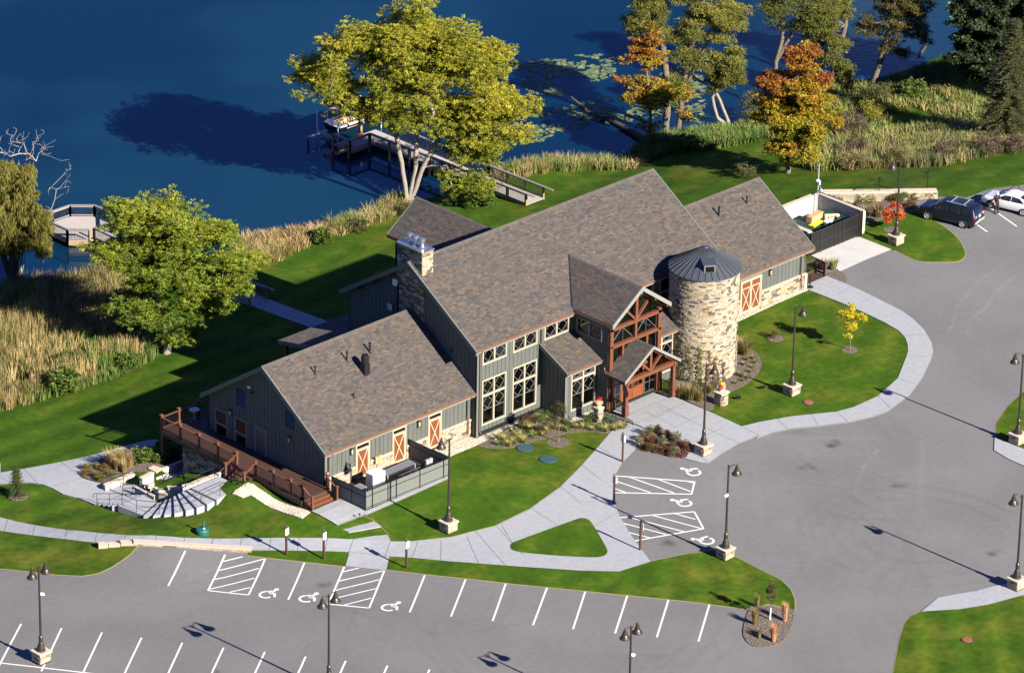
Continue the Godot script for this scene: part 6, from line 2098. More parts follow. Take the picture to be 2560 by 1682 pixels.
	# ground floodlights on the silo lawn
	for q in [[20.64, 8.49, "black ground floodlight on the silo lawn beside the bell lamp"], [18.05, 8.46, "black ground floodlight on the silo lawn beside the flower urn"]]:
		var f := thing("floodlight", q[2], "floodlight", on(q[0], q[1], 0.04), 2.6)
		m = MB.new()
		m.tube([Vector3(0, 0, 0), Vector3(0, 0.16, 0)], [0.03, 0.03], 6)
		part("stake", m, M.black_metal, f)
		m = MB.new()
		m.box(Vector3(0, 0.26, 0), Vector3(0.34, 0.24, 0.14), Transform3D(Basis(Vector3.RIGHT, -0.6), Vector3.ZERO))
		part("housing", m, M.black_metal, f)
	for q in [[-17.85, -4.55], [-14.9, 3.9]]:
		var f := thing("path_light", "small black path light %s" % ("beside the deck side steps" if q[1] < 0 else "beside the pad in front of the deck steps"), "path light", on(q[0], q[1], 0.05))
		m = MB.new()
		m.lathe([Vector2(0.015, 0), Vector2(0.015, 0.36), Vector2(0.1, 0.37), Vector2(0.03, 0.45), Vector2(0, 0.46)], Vector3.ZERO, 10)
		part("stem", m, M.black_metal, f)
	# flower urns on stone pedestals
	for q in [[16.47, 8.3, 0.55, 0.95, "stone pedestal with an urn of red and yellow flowers on the silo lawn"], [7.95, 4.3, 0.36, 1.15, "slim stone pedestal with an urn of peach and dark red flowers by the porch"]]:
		var u := thing("flower_pedestal", q[4], "pedestal", on(q[0], q[1], 0.04))
		rng.seed = 71
		var w: float = q[2]
		var h: float = q[3]
		m = MB.new()
		m.box(Vector3(0, h / 2, 0), Vector3(w * 1.2, h, w * 1.2))
		var c := part("pedestal", m, M.mortar, u)
		for e in 4:
			var d := Vector3(0, 0, 1).rotated(Vector3.UP, e * PI / 2)
			stones(c, face(Vector3.UP.cross(d), d, d * (w * 0.58)), rect(-w * 0.62, 0.0, w * 0.62, h), [], 0.0, 0.13, 60)
		m = MB.new()
		m.box(Vector3(0, h + 0.05, 0), Vector3(w * 1.6, 0.1, w * 1.6))
		part("cap", m, M.cap_stone, u)
		var ur := thing("urn", "pale stone urn on the " + ("silo lawn pedestal" if q[0] > 10 else "slim pedestal by the porch"), "urn", on(q[0], q[1], 0.14 + h))
		m = MB.new()
		m.lathe([Vector2(0.16, 0), Vector2(0.16, 0.05), Vector2(0.06, 0.1), Vector2(0.08, 0.16), Vector2(0.2, 0.2), Vector2(0.3, 0.3), Vector2(0.33, 0.38), Vector2(0.28, 0.36), Vector2(0, 0.33)], Vector3.ZERO, 20)
		part("bowl", m, M.cap_stone, ur)
		var kinds := [["red_flower", "yellow_flower"], ["peach_flower", "red_flower"]]
		var pair: Array = kinds[0 if q[0] > 10 else 1]
		for e in 2:
			var fl := thing("flowers", "%s mum in the urn %s" % [["red", "yellow"][e] if q[0] > 10 else ["peach", "dark red"][e], "on the silo lawn" if q[0] > 10 else "by the porch"], "flowers", on(q[0], q[1], 0.5 + h))
			var off := Vector3(-0.16 + 0.34 * e, 0.02 + 0.06 * e, 0.1 - 0.24 * e)
			m = MB.new()
			for b in 130:
				var d := Vector3(rf(-1, 1), rf(-0.2, 1), rf(-1, 1)).normalized()
				var p: Vector3 = off + d * rf(0.15, 0.24)
				var s := rf(0.025, 0.045)
				var a := d.cross(Vector3(0.3, 0.8, 0.5)).normalized() * s
				var g := d.cross(a).normalized() * s
				m.quad(p + a, p + g, p - a, p - g)
			part("blooms", m, M[pair[e]], fl)


# ---------------------------------------------------------------- plants
const FACE := -0.775   # trees were measured across the view: their own x runs to the right as seen from the air


func leaf_mesh(kind: String, sd: int) -> ArrayMesh:
	rng.seed = sd
	var b := MB.new()
	var n: int = {"locust": 15, "broad": 11, "willow": 12, "needle": 16, "fine": 14, "flower": 12}[kind]
	for k in n:
		var d := Vector3(rf(-1, 1), rf(-1, 1), rf(-1, 1)).normalized() * pow(rng.randf(), 0.4)
		var p := d * Vector3(0.34, 0.13, 0.34)
		var l := rf(0.09, 0.15)
		var w := rf(0.045, 0.07)
		var a := Vector3(rf(-1, 1), rf(-0.7, 0.4), rf(-1, 1)).normalized()
		if kind == "broad":
			l = rf(0.1, 0.17); w = rf(0.07, 0.12)
		elif kind == "willow":
			p = d * Vector3(0.2, 0.36, 0.2); l = rf(0.16, 0.3); w = rf(0.025, 0.045)
			a = Vector3(rf(-0.5, 0.5), -1.0, rf(-0.5, 0.5)).normalized()
		elif kind == "needle":
			p = Vector3(rf(-0.5, 0.5), rf(-0.07, 0.07), rf(-0.28, 0.28)); l = rf(0.12, 0.22); w = 0.03
			a = Vector3(rf(-0.2, 1), rf(-0.4, 0.1), signf(p.z) * rf(0.3, 1)).normalized()
		elif kind == "fine":
			l = rf(0.06, 0.11); w = rf(0.03, 0.05)
		elif kind == "flower":
			p = d * Vector3(0.3, 0.22, 0.3); l = rf(0.04, 0.075); w = l
		var s := a.cross(Vector3(rf(-1, 1), rf(0.3, 1.6), rf(-1, 1))).normalized()
		var m := a.cross(s) * w * 0.3
		b.tri(p - a * l, p + s * w + m, p + a * l)
		b.tri(p - a * l, p + a * l, p - s * w + m)
	return b.mesh()


func blades_mesh(sd: int, n: int, spread: float, lean: float, wide: float) -> ArrayMesh:   # one metre tall
	rng.seed = sd
	var b := MB.new()
	for k in n:
		var a := rf(0, TAU)
		var r := sqrt(rng.randf()) * spread
		var p := Vector3(cos(a) * r, 0, sin(a) * r)
		var d := Vector3(cos(a + rf(-0.7, 0.7)), 0, sin(a + rf(-0.7, 0.7))) * lean * rf(0.3, 1.2)
		var h := rf(0.6, 1.05)
		var s := Vector3(-sin(a), 0, cos(a)).rotated(Vector3.UP, rf(-1, 1)) * wide * rf(0.6, 1.2)
		var q := p + d * 0.35 + Vector3(0, h * 0.6, 0)
		var t := p + d + Vector3(0, h, 0)
		b.tri(p - s, p + s, q + s * 0.8)
		b.tri(p - s, q + s * 0.8, q - s * 0.8)
		b.tri(q - s * 0.8, q + s * 0.8, t)
	return b.mesh()


var leaves := {}


func tree(o: Node3D, stems: Array, r0: float, lobes: Array, sprays: int, per: int, kind: String, pal: Array, bark: String, sr := 0.7, size := 1.0, droop := 0.0, open := 0.4) -> void:
	# stems: lists of points; lobes: [centre, radii, palette bias]; every spray of leaves is joined to the nearest limb
	if not leaves.has(kind):
		var state := rng.state
		leaves[kind] = leaf_mesh(kind, 7)
		rng.state = state
	var pos := []
	var par := []
	var chains := []
	for s in stems:
		var chain := []
		var last := -1
		for k in s.size():
			if k == 0:
				if pos.is_empty():
					pos.append(s[0]); par.append(-1)
				last = 0
				chain.append(0)
				continue
			var steps := maxi(1, int((s[k] as Vector3).distance_to(s[k - 1]) / 0.8))
			for e in range(1, steps + 1):
				pos.append((s[k - 1] as Vector3).lerp(s[k], float(e) / steps) + Vector3(rf(-0.06, 0.06), 0, rf(-0.06, 0.06)))
				par.append(last)
				last = pos.size() - 1
				chain.append(last)
		chains.append(chain)
	var total := 0.0
	for l in lobes:
		total += l[1].x * l[1].y * l[1].z
	var tips := []
	for l in lobes:
		var n := int(round(sprays * l[1].x * l[1].y * l[1].z / total))
		for k in n:
			var d := Vector3(rf(-1, 1), rf(-1, 1), rf(-1, 1)).normalized() * pow(rng.randf(), open) * rf(0.8, 1.22)
			tips.append([l[0] + d * l[1], l[2] + d.y * 0.15])
	var top: Vector3 = stems[0][-1]
	tips.sort_custom(func(a, b): return a[0].distance_squared_to(top) < b[0].distance_squared_to(top))
	var ends := []
	for t in tips:
		var p: Vector3 = t[0]
		var best := 0
		var bd := 1e9
		for i in range(1, pos.size()):
			var q: Vector3 = pos[i]
			var w := p.distance_to(q) + maxf(0.0, q.y - p.y + 0.2) * 0.9
			if w < bd:
				bd = w; best = i
		var a: Vector3 = pos[best]
		var len := a.distance_to(p)
		var chain := [best]
		var last := best
		var n := clampi(int(len / 0.7), 1, 5)
		for e in range(1, n + 1):
			var f := float(e) / n
			var q := a.lerp(p, f) + Vector3(rf(-0.08, 0.08), sin(f * PI) * 0.12 * len * (1.0 - droop * 2.0), rf(-0.08, 0.08))
			pos.append(q)
			par.append(last)
			last = pos.size() - 1
			chain.append(last)
		chains.append(chain)
		ends.append([last, t[1]])
	var wt := []
	wt.resize(pos.size())
	wt.fill(0.0)
	for e in ends:
		wt[e[0]] += 1.0
	for i in range(pos.size() - 1, 0, -1):
		wt[par[i]] += maxf(wt[i], 0.15)
	var big := MB.new()
	var thin := MB.new()
	for ci in chains.size():
		var pts3 := []
		var rr := []
		for i in chains[ci]:
			pts3.append(pos[i])
			rr.append(clampf(r0 * pow(wt[i] / maxf(wt[0], 1.0), 0.5), 0.009, r0) * (1.25 if i == 0 else 1.0))
		if ci >= stems.size():
			rr[0] = minf(rr[0], rr[1] * 1.4)
			thin.tube(pts3, rr, 5 if rr[0] > 0.05 else 4, false)
		else:
			pts3[0] = pts3[0] - Vector3(0, 0.3, 0)
			big.tube(pts3, rr, 9, false)
	var tr := part("trunk", big, M[bark], o)
	part("limbs", thin, M[bark], tr)
	if per == 0:
		return
	var xf := []
	var cols := []
	for e in ends:
		var p: Vector3 = pos[e[0]]
		var tone: float = e[1] + rf(-0.2, 0.2)
		var q: Vector3 = pos[par[e[0]]]
		for k in per:
			var a := rf(0, TAU)
			var r := sqrt(rng.randf()) * sr
			var w := p.lerp(q, rng.randf() * 0.5) + Vector3(cos(a) * r, rf(-0.17, 0.17) * sr - droop * r * rf(0.5, 3.0), sin(a) * r)
			var s := size * rf(0.7, 1.3)
			xf.append(Transform3D(Basis.from_euler(Vector3(rf(-0.4, 0.4), rf(0, TAU), rf(-0.4, 0.4))).scaled(Vector3(s, s, s)), w))
			var u := clampf((tone + rf(-0.25, 0.25)) * (pal.size() - 1), 0, pal.size() - 1.001)
			var c: Color = (pal[int(u)] as Color).lerp(pal[int(u) + 1], u - int(u))
			var g := rf(0.75, 1.2)
			cols.append(Color(c.r * g, c.g * g, c.b * g))
	stuff(many("crown", leaves[kind], M.leaf, xf, cols, o))


func v3(a: Array) -> Array:
	var r := []
	for i in range(0, a.size(), 3):
		r.append(Vector3(a[i], a[i + 1], a[i + 2]))
	return r


func lobe(x: float, y: float, z: float, rx: float, ry: float, rz: float, tone := 0.5) -> Array:
	return [Vector3(x, y, z), Vector3(rx, ry, rz), tone]


func conifer(o: Node3D, h: float, r: float, n: int, pal: Array, size: float) -> void:
	if not leaves.has("needle"):
		leaves["needle"] = leaf_mesh("needle", 9)
	var b := MB.new()
	b.tube([Vector3(0, -0.2, 0), Vector3(0, h * 0.5, 0), Vector3(0, h, 0)], [r * 0.07, r * 0.05, 0.015], 8)
	part("trunk", b, M.bark, o)
	var br := MB.new()
	var xf := []
	var cols := []
	for k in n:
		var f := pow(float(k) / n, 0.85)
		var y := h * (0.06 + 0.93 * f)
		var reach := r * (1.0 - f) * rf(0.75, 1.1) + 0.06
		var a := k * 2.39996 + rf(-0.3, 0.3)
		var d := Vector3(cos(a), -0.28, sin(a))
		br.tube([Vector3(0, y, 0), Vector3(0, y, 0) + d * reach * 0.6, Vector3(0, y, 0) + d * reach + Vector3(0, reach * 0.12, 0)], [0.03, 0.02, 0.006], 4, false)
		var m := maxi(2, int(reach / (0.3 * size)))
		for e in m:
			var p := Vector3(0, y, 0) + d * reach * (e + 0.9) / m + Vector3(0, rf(-0.05, 0.1), 0)
			for w in 2:
				var s := size * rf(0.7, 1.2)
				xf.append(Transform3D(Basis(Vector3.UP, -a + rf(-0.5, 0.5)).scaled(Vector3(s, s * 1.5, s)), p + Vector3(rf(-0.15, 0.15), rf(-0.12, 0.08), rf(-0.15, 0.15)) * size))
				var c: Color = pal[rng.randi() % pal.size()]
				var g := rf(0.7, 1.2)
				cols.append(Color(c.r * g, c.g * g, c.b * g))
	part("branches", br, M.bark, o)
	stuff(many("crown", leaves["needle"], M.leaf, xf, cols, o))


func bush(o: Node3D, r: float, h: float, n: int, kind: String, pal: Array, size: float) -> void:
	if not leaves.has(kind):
		leaves[kind] = leaf_mesh(kind, 7)
	var b := MB.new()
	var xf := []
	var cols := []
	for k in 7:
		var a := TAU * k / 7 + rf(-0.3, 0.3)
		b.tube([Vector3(0, -0.05, 0), Vector3(cos(a) * r * 0.35, h * 0.45, sin(a) * r * 0.35), Vector3(cos(a) * r * 0.7, h * rf(0.7, 1.0), sin(a) * r * 0.7)], [0.02, 0.014, 0.005], 4, false)
	part("stems", b, M.bark, o)
	for k in n:
		var d := Vector3(rf(-1, 1), rf(-0.75, 1), rf(-1, 1)).normalized() * pow(rng.randf(), 0.35)
		var s := size * rf(0.7, 1.3)
		xf.append(Transform3D(Basis.from_euler(Vector3(rf(-0.5, 0.5), rf(0, TAU), 0)).scaled(Vector3(s, s, s)), Vector3(d.x * r, h * 0.5 + d.y * h * 0.5, d.z * r) * rf(0.9, 1.1)))
		var c: Color = pal[rng.randi() % pal.size()]
		var g := rf(0.7, 1.25)
		cols.append(Color(c.r * g, c.g * g, c.b * g))
	stuff(many("foliage", leaves[kind], M.leaf, xf, cols, o))


func tuft(o: Node3D, n: int, spread: float, lean: float, h: float, c0: Color, c1: Color, sd: int, wide := 0.012) -> void:   # one plant of ornamental grass
	rng.seed = sd
	var b := MB.new()
	for k in n:
		var a := rf(0, TAU)
		var r := sqrt(rng.randf()) * spread
		var p := Vector3(cos(a) * r, 0, sin(a) * r)
		var d := Vector3(cos(a), 0, sin(a)) * lean * rf(0.2, 1.1)
		var t := h * rf(0.6, 1.05)
		var s := Vector3(-sin(a), 0, cos(a)) * wide
		b.col = c0.lerp(c1, rng.randf()) * rf(0.8, 1.2)
		var q := p + d * 0.4 + Vector3(0, t * 0.65, 0)
		b.quad(p - s, p + s, q + s, q - s)
		b.tri(q - s, q + s, p + d + Vector3(0, t, 0))
	part("blades", b, M.blade, o)


func reeds(called: String, poly: PackedVector2Array, density: float, h0: float, h1: float, pal: Array, sd: int, lean := 0.25, wide := 0.02, sink := 0.0) -> void:
	var mesh := blades_mesh(sd, 13, 0.26, lean, wide)
	rng.seed = sd
	var patch := noise(0.09, 2, sd)
	var xf := []
	var cols := []
	for p in inside(poly, int(absf(area(poly)) * density)):
		var v := patch.get_noise_2d(p.x, p.y)
		if v < -0.45:
			continue
		var h := lerpf(h0, h1, clampf(0.5 + v * 0.8 + rf(-0.35, 0.35), 0, 1))
		xf.append(Transform3D(Basis(Vector3.UP, rf(0, TAU)).scaled(Vector3(rf(0.8, 1.4), h, rf(0.8, 1.4))), on(p.x, p.y, -sink)))
		var u := clampf((0.5 + patch.get_noise_2d(p.y * 1.7 + 50, p.x * 1.7) * 0.9 + rf(-0.3, 0.3)) * (pal.size() - 1), 0, pal.size() - 1.001)
		var c: Color = (pal[int(u)] as Color).lerp(pal[int(u) + 1], u - int(u))
		var g := rf(0.7, 1.25)
		cols.append(Color(c.r * g, c.g * g, c.b * g))
	var o := many(called, mesh, M.blade, xf, cols)
	stuff(o)


func lily_pads(poly: PackedVector2Array, sd: int) -> void:
	rng.seed = sd
	var m := MB.new()
	for k in range(1, 9):
		var a := 0.2 + k * 0.66; var w := 0.2 + (k + 1) * 0.66
		if k < 9:
			m.tri(Vector3.ZERO, Vector3(cos(a), 0.04, sin(a)), Vector3(cos(w), 0.04, sin(w)))
	var mesh := m.mesh()
	var f := noise(0.16, 3, sd + 2)
	var xf := []
	var cols := []
	for p in inside(poly, int(absf(area(poly)) * 9.0)):
		if f.get_noise_2d(p.x, p.y) < -0.2:
			continue
		var s := rf(0.13, 0.27)
		xf.append(Transform3D(Basis.from_euler(Vector3(rf(-0.07, 0.07), rf(0, TAU), rf(-0.07, 0.07))).scaled(Vector3(s, s, s)), Vector3(p.x, -5.59 + rng.randf() * 0.012, p.y)))
		var g := rf(0.7, 1.2)
		cols.append(Color(0.1 * g, 0.16 * g, 0.07 * g) if rng.randf() < 0.85 else Color(0.26 * g, 0.25 * g, 0.1 * g))
	stuff(many("lily_pads", mesh, M.blade, xf, cols))


func make_trees() -> void:
	rng.seed = 101
	var yg := [Color(0.09, 0.135, 0.012), Color(0.17, 0.21, 0.016), Color(0.29, 0.3, 0.022), Color(0.38, 0.34, 0.026)]
	var o := thing("honey_locust", "large yellow-green tree with a forked pale trunk between the lodge and the boat pier", "tree", on(32.74, -41.68), FACE)
	tree(o, [v3([0, 0, 0, -0.5, 3, 0.1, -0.95, 5.6, 0.2, -1.2, 7.6, 0]), v3([0.05, 0, 0, 1.1, 3.3, -0.1, 2.0, 5.3, -0.2, 3.8, 8.0, 0]), v3([0, 0, 0, 0.5, 3, -0.4, 0.6, 6, -0.8, 0.4, 9, -0.8])], 0.34,
		[lobe(1.2, 14.9, 0, 4.6, 2.0, 4.0, 0.72), lobe(-4.2, 14.0, 0, 3.6, 1.7, 3.2, 0.7), lobe(-6.7, 11.0, 0, 2.9, 1.4, 2.6, 0.7), lobe(5.2, 12.7, 0, 3.4, 2.0, 3.2, 0.75), lobe(7.0, 9.2, 0.4, 3.1, 1.9, 3.0, 0.8), lobe(0, 11.2, 0.5, 4.4, 1.7, 3.6, 0.62), lobe(5.6, 5.8, 0.5, 3.0, 1.8, 2.5, 0.55), lobe(4.5, 2.4, 1.0, 2.6, 1.3, 2.0, 0.3), lobe(-4.2, 8.7, 0.6, 2.8, 1.1, 2.3, 0.5), lobe(1.0, 16.9, 0, 1.6, 0.9, 1.4, 0.6), lobe(8.6, 7.0, 0, 1.3, 1.2, 1.5, 0.9), lobe(-1.6, 8.4, 0.8, 2.6, 1.3, 2.2, 0.5), lobe(2.6, 8.3, 0.6, 3.0, 1.6, 2.6, 0.55), lobe(5.2, 8.6, 0.6, 2.4, 1.6, 2.2, 0.65), lobe(-7.8, 12.4, 0, 1.6, 0.9, 1.5, 0.8)],
		640, 34, "locust", yg, "bark_pale", 1.15, 0.7, 0.06, 0.6)
	o = thing("honey_locust", "smaller green tree in front of the octagonal pier on the left", "tree", on(-1.73, -31.77), FACE)
	var gg := [Color(0.075, 0.125, 0.012), Color(0.13, 0.19, 0.016), Color(0.21, 0.27, 0.02), Color(0.3, 0.32, 0.024)]
	tree(o, [v3([0, 0, 0, 0.1, 1.6, 0, -0.4, 3.4, 0, -0.8, 6.4, 0]), v3([0, 0, 0, 0.8, 2.2, 0, 2.0, 4.6, 0.2])], 0.26,
		[lobe(-1.1, 11.4, 0, 3.4, 1.5, 3.0, 0.75), lobe(-3.6, 8.6, 0, 2.2, 1.3, 2.2, 0.6), lobe(3.1, 9.5, 0, 2.9, 1.4, 2.6, 0.65), lobe(5.4, 7.6, 0, 1.9, 1.0, 1.8, 0.7), lobe(0.2, 7.2, 0.4, 3.4, 1.5, 3.0, 0.5), lobe(-2.4, 4.6, 0.3, 2.0, 1.1, 1.8, 0.4), lobe(2.9, 4.5, 0.4, 2.3, 1.3, 1.9, 0.45), lobe(0.6, 2.0, 0.6, 1.7, 0.9, 1.4, 0.3), lobe(0.6, 9.4, 0, 2.6, 1.4, 2.4, 0.65), lobe(-1.2, 3.2, 0.6, 2.0, 1.0, 1.6, 0.4), lobe(4.3, 6.0, 0.2, 2.2, 1.2, 1.8, 0.55)],
		460, 30, "locust", gg, "bark_pale", 1.0, 0.66, 0.08, 0.6)
	var wil := [Color(0.1, 0.11, 0.02), Color(0.17, 0.17, 0.03), Color(0.24, 0.21, 0.045)]
	o = thing("willow", "drooping olive willow at the left edge of the lake shore", "tree", on(-0.44, -51.57), FACE)
	tree(o, [v3([0, 0, 0, 0.1, 2, 0, 0.4, 4.5, 0, 0.6, 8, 0]), v3([0, 0, 0, -0.6, 2.4, 0, -1.4, 6, 0])], 0.5,
		[lobe(0.3, 9.2, 0, 2.2, 1.4, 2.2, 0.7), lobe(1.1, 6.6, 0, 1.9, 1.6, 2.0, 0.6), lobe(-1.2, 7.2, 0, 2.6, 1.7, 2.2, 0.6), lobe(1.8, 4.4, 0, 1.3, 1.4, 1.4, 0.5), lobe(-0.4, 4.2, 0, 2.1, 1.4, 2.0, 0.4), lobe(-3, 5.5, 0, 1.5, 1.8, 1.6, 0.5)],
		170, 26, "willow", wil, "bark_dark", 0.6, 1.0, 0.35, 0.5)
	o = thing("dead_tree", "bare grey dead tree above the willow at the left edge", "tree", on(0.1, -51.9), FACE)
	tree(o, [v3([0.3, 0, -0.3, 0.6, 4, -0.4, 0.8, 7.5, -0.5, 1.2, 9.5, -0.5]), v3([0.3, 0, -0.3, 1.2, 5, -0.2, 2.9, 6.4, -0.2, 3.4, 8.2, 0])], 0.085,
		[lobe(1.2, 11.9, -0.4, 2.3, 1.5, 1.4), lobe(-0.8, 11.9, -0.4, 1.5, 1.4, 1.2), lobe(4.2, 9.8, 0, 1.0, 1.1, 0.8), lobe(3.6, 8.4, 0, 1.4, 0.7, 0.9), lobe(3.0, 6.3, 0, 1.6, 0.5, 0.8)],
		190, 0, "fine", wil, "bark_dead", 0.5, 1.0, 0.42, 0.4)
	var fall := [Color(0.14, 0.18, 0.014), Color(0.33, 0.3, 0.02), Color(0.42, 0.3, 0.022), Color(0.36, 0.15, 0.02), Color(0.26, 0.075, 0.02)]
	o = thing("maple", "slim orange and yellow maple on the shore beside the fallen log", "tree", on(56.03, -37.05), FACE)
	tree(o, [v3([0, 0, 0, 0, 3, 0, -0.3, 6, 0, -0.5, 9.8, 0])], 0.15,
		[lobe(-0.7, 8.9, 0, 1.9, 1.9, 1.7, 0.62), lobe(-0.3, 4.9, 0, 2.4, 1.5, 1.9, 0.38), lobe(1.9, 4.8, 0, 1.6, 1.1, 1.3, 0.3), lobe(-2.8, 6.1, 0, 1.0, 0.5, 0.8, 0.78), lobe(2.8, 2.9, 0, 1.0, 0.5, 0.8, 0.35), lobe(0.1, 1.9, 0, 1.1, 0.7, 0.9, 0.2), lobe(-2.2, 2.8, 0, 0.7, 0.3, 0.7, 0.6)],
		170, 13, "broad", fall, "bark", 0.6, 0.62, 0.05, 0.6)
	o = thing("maple", "full orange-topped maple with yellow lower leaves beside the meadow", "tree", on(55.41, -20.86), FACE)
	tree(o, [v3([0, 0, 0, 0.05, 2, 0, 0.3, 6, 0, 0.6, 10.4, 0])], 0.2,
		[lobe(0.6, 10.0, 0, 1.5, 1.7, 1.5, 0.76), lobe(0.3, 7.0, 0, 2.9, 1.8, 2.6, 0.5), lobe(1.0, 4.5, 0, 3.0, 1.6, 2.7, 0.26), lobe(0.3, 2.3, 0, 2.6, 1.0, 2.2, 0.26), lobe(-2.0, 8.0, 0, 1.1, 1.0, 1.1, 0.85), lobe(-2.2, 5.2, 0, 1.1, 1.0, 1.2, 0.5), lobe(2.2, 8.0, 0, 0.9, 0.9, 1.0, 0.75)],
		400, 22, "broad", fall, "bark", 0.7, 0.68, 0.03, 0.5)
	var ol := [Color(0.075, 0.09, 0.02), Color(0.14, 0.16, 0.03), Color(0.22, 0.22, 0.04), Color(0.3, 0.28, 0.05)]
	o = thing("cottonwood", "tall pale green shore tree with a dark leaning trunk behind the slim maple", "tree", on(58.85, -37.9), FACE)
	tree(o, [v3([0, 0, 0, 0.2, 4, 0, -0.5, 9, 0, -1.2, 13, 0])], 0.3,
		[lobe(-1.9, 11.6, 0, 2.0, 2.6, 2.0, 0.45), lobe(0.2, 14.4, 0, 2.6, 1.9, 2.2, 0.5), lobe(0.9, 9.0, 0, 1.3, 1.4, 1.2, 0.4), lobe(0.3, 5.2, 0, 1.2, 1.5, 1.0, 0.3)],
		150, 30, "fine", ol, "bark", 0.85, 0.95, 0.06, 0.6)
	o = thing("cottonwood", "tall yellow-green shore tree spreading to the right behind the slim maple", "tree", on(60.12, -37.6), FACE)
	tree(o, [v3([0, 0, 0, 0.2, 4, 0, 0.8, 8, 0, 1.8, 13, 0]), v3([0, 0, 0, 0.4, 4.5, 0, 2.2, 8.6, 0, 4.4, 10.4, 0])], 0.28,
		[lobe(2.6, 10.8, 0, 2.6, 1.9, 2.2, 0.72), lobe(1.0, 14.0, 0, 2.4, 1.8, 2.0, 0.6), lobe(1.0, 7.3, 0, 1.8, 1.4, 1.4, 0.5), lobe(4.4, 11.8, 0, 1.2, 1.4, 1.2, 0.75), lobe(-0.3, 4.6, 0, 1.0, 1.7, 0.9, 0.3)],
		170, 30, "fine", ol, "bark", 0.85, 0.95, 0.06, 0.6)
	o = thing("leaning_tree", "small grey-green tree leaning over the water on two bent trunks", "tree", on(65.06, -36.2), FACE)
	tree(o, [v3([0, 0, 0, -1.3, 3.0, 0, -1.8, 4.2, 0, -3.0, 5.2, 0]), v3([-0.9, -0.3, 0, -1.6, 2.6, 0, -0.4, 4.8, 0])], 0.2,
		[lobe(-0.4, 5.4, 0, 1.6, 1.9, 1.5, 0.5), lobe(-1.4, 3.8, 0, 1.0, 0.6, 0.9, 0.3)],
		70, 22, "fine", ol, "bark_pale", 0.5, 1.05, 0.08, 0.5)
	o = thing("shore_tree", "tall dull olive tree with forked trunk behind the full maple", "tree", on(70.22, -36.06), FACE)
	tree(o, [v3([0, 0, 0, 0.1, 4.5, 0, 0.6, 6.5, 0, 0.6, 11, 0]), v3([0, 0, 0, 0.1, 4.5, 0, 1.6, 7.4, 0, 2.6, 10.5, 0])], 0.24,
		[lobe(0.0, 9.6, 0, 1.5, 1.9, 1.5, 0.3), lobe(3.3, 8.9, 0, 2.1, 2.2, 1.8, 0.4), lobe(1.9, 11.8, 0, 2.4, 1.7, 2.0, 0.4)],
		130, 30, "fine", ol, "bark", 0.85, 0.95, 0.06, 0.6)
	o = thing("shore_tree", "shorter olive tree right behind the full orange-topped maple", "tree", on(72.87, -34.85), FACE)
	tree(o, [v3([0, 0, 0, 0.3, 3, 0, 0.9, 7, 0])], 0.2,
		[lobe(1.1, 7.0, 0, 1.8, 1.9, 1.6, 0.4), lobe(2.3, 8.9, 0, 1.5, 1.5, 1.4, 0.45), lobe(2.4, 4.2, 0, 1.2, 1.6, 1.2, 0.35), lobe(3.4, 2.4, 0, 1.0, 1.3, 1.0, 0.3)],
		130, 20, "fine", ol, "bark", 0.55, 1.05, 0.08, 0.5)
	o = thing("bare_trunk", "bare brown trunk leaning right against the lake", "tree", on(77.3, -35.89), FACE)
	tree(o, [v3([0, 0, 0, 0.4, 2.5, 0, 0.95, 5, 0, 1.35, 8.4, 0, 1.4, 10.2, 0])], 0.22, [lobe(0.2, 5.6, 0, 1.0, 0.8, 0.6), lobe(1.6, 9.8, 0, 0.6, 0.8, 0.5)], 14, 0, "fine", ol, "bark", 0.4, 1.0)
	o = thing("shore_tree", "brown-olive airy tree leaning right, on the shore left of the dark tree", "tree", on(80.32, -33.71), FACE)
	tree(o, [v3([0, 0, 0, 0.6, 2.4, 0, 1.2, 5, 0, 1.6, 8, 0])], 0.26,
		[lobe(2.3, 6.6, 0, 2.7, 2.1, 2.2, 0.55), lobe(3.8, 5.0, 0, 1.4, 1.1, 1.3, 0.5), lobe(-0.3, 5.8, 0, 1.4, 1.3, 1.3, 0.4), lobe(1.2, 9.0, 0, 2.3, 1.5, 1.9, 0.5), lobe(1.9, 3.3, 0, 1.5, 0.9, 1.2, 0.4)],
		190, 16, "fine", [Color(0.06, 0.055, 0.016), Color(0.12, 0.11, 0.024), Color(0.18, 0.14, 0.035)], "bark", 0.6, 0.95, 0.08, 0.45)
	var dk := [Color(0.02, 0.036, 0.012), Color(0.04, 0.065, 0.022), Color(0.085, 0.11, 0.06)]
	o = thing("dark_tree", "dense dark green tree at the upper right corner", "tree", on(85.3, -24.0), FACE)
	tree(o, [v3([0, 0, 0, 0.1, 3, 0, 0.2, 8, 0])], 0.4,
		[lobe(-1.4, 5.4, 0.6, 3.2, 2.6, 2.8, 0.5), lobe(1.2, 8.2, 0, 3.4, 2.6, 3.0, 0.35), lobe(-2.6, 8.4, 0, 1.8, 1.8, 1.8, 0.5), lobe(2.6, 4.6, 0, 2.4, 2.2, 2.2, 0.3), lobe(-0.4, 2.6, 0.6, 2.4, 1.6, 2.0, 0.3), lobe(1, 11.5, 0, 2.6, 1.6, 2.4, 0.3)],
		330, 24, "broad", dk, "bark_dark", 0.7, 1.1, 0.03, 0.35)
	o = thing("spruce", "broad dark spruce at the right edge in front of the dark tree", "tree", on(75.6, -14.6), FACE)
	conifer(o, 10.6, 3.0, 230, [Color(0.05, 0.062, 0.02), Color(0.085, 0.095, 0.03), Color(0.11, 0.105, 0.035)], 1.0)
	# saplings and shrubs on the lawns
	o = thing("sapling", "slender dark sapling with sparse leaves in the front lawn's mulch ring", "tree", on(3.5, 4.72, 0.05), FACE)
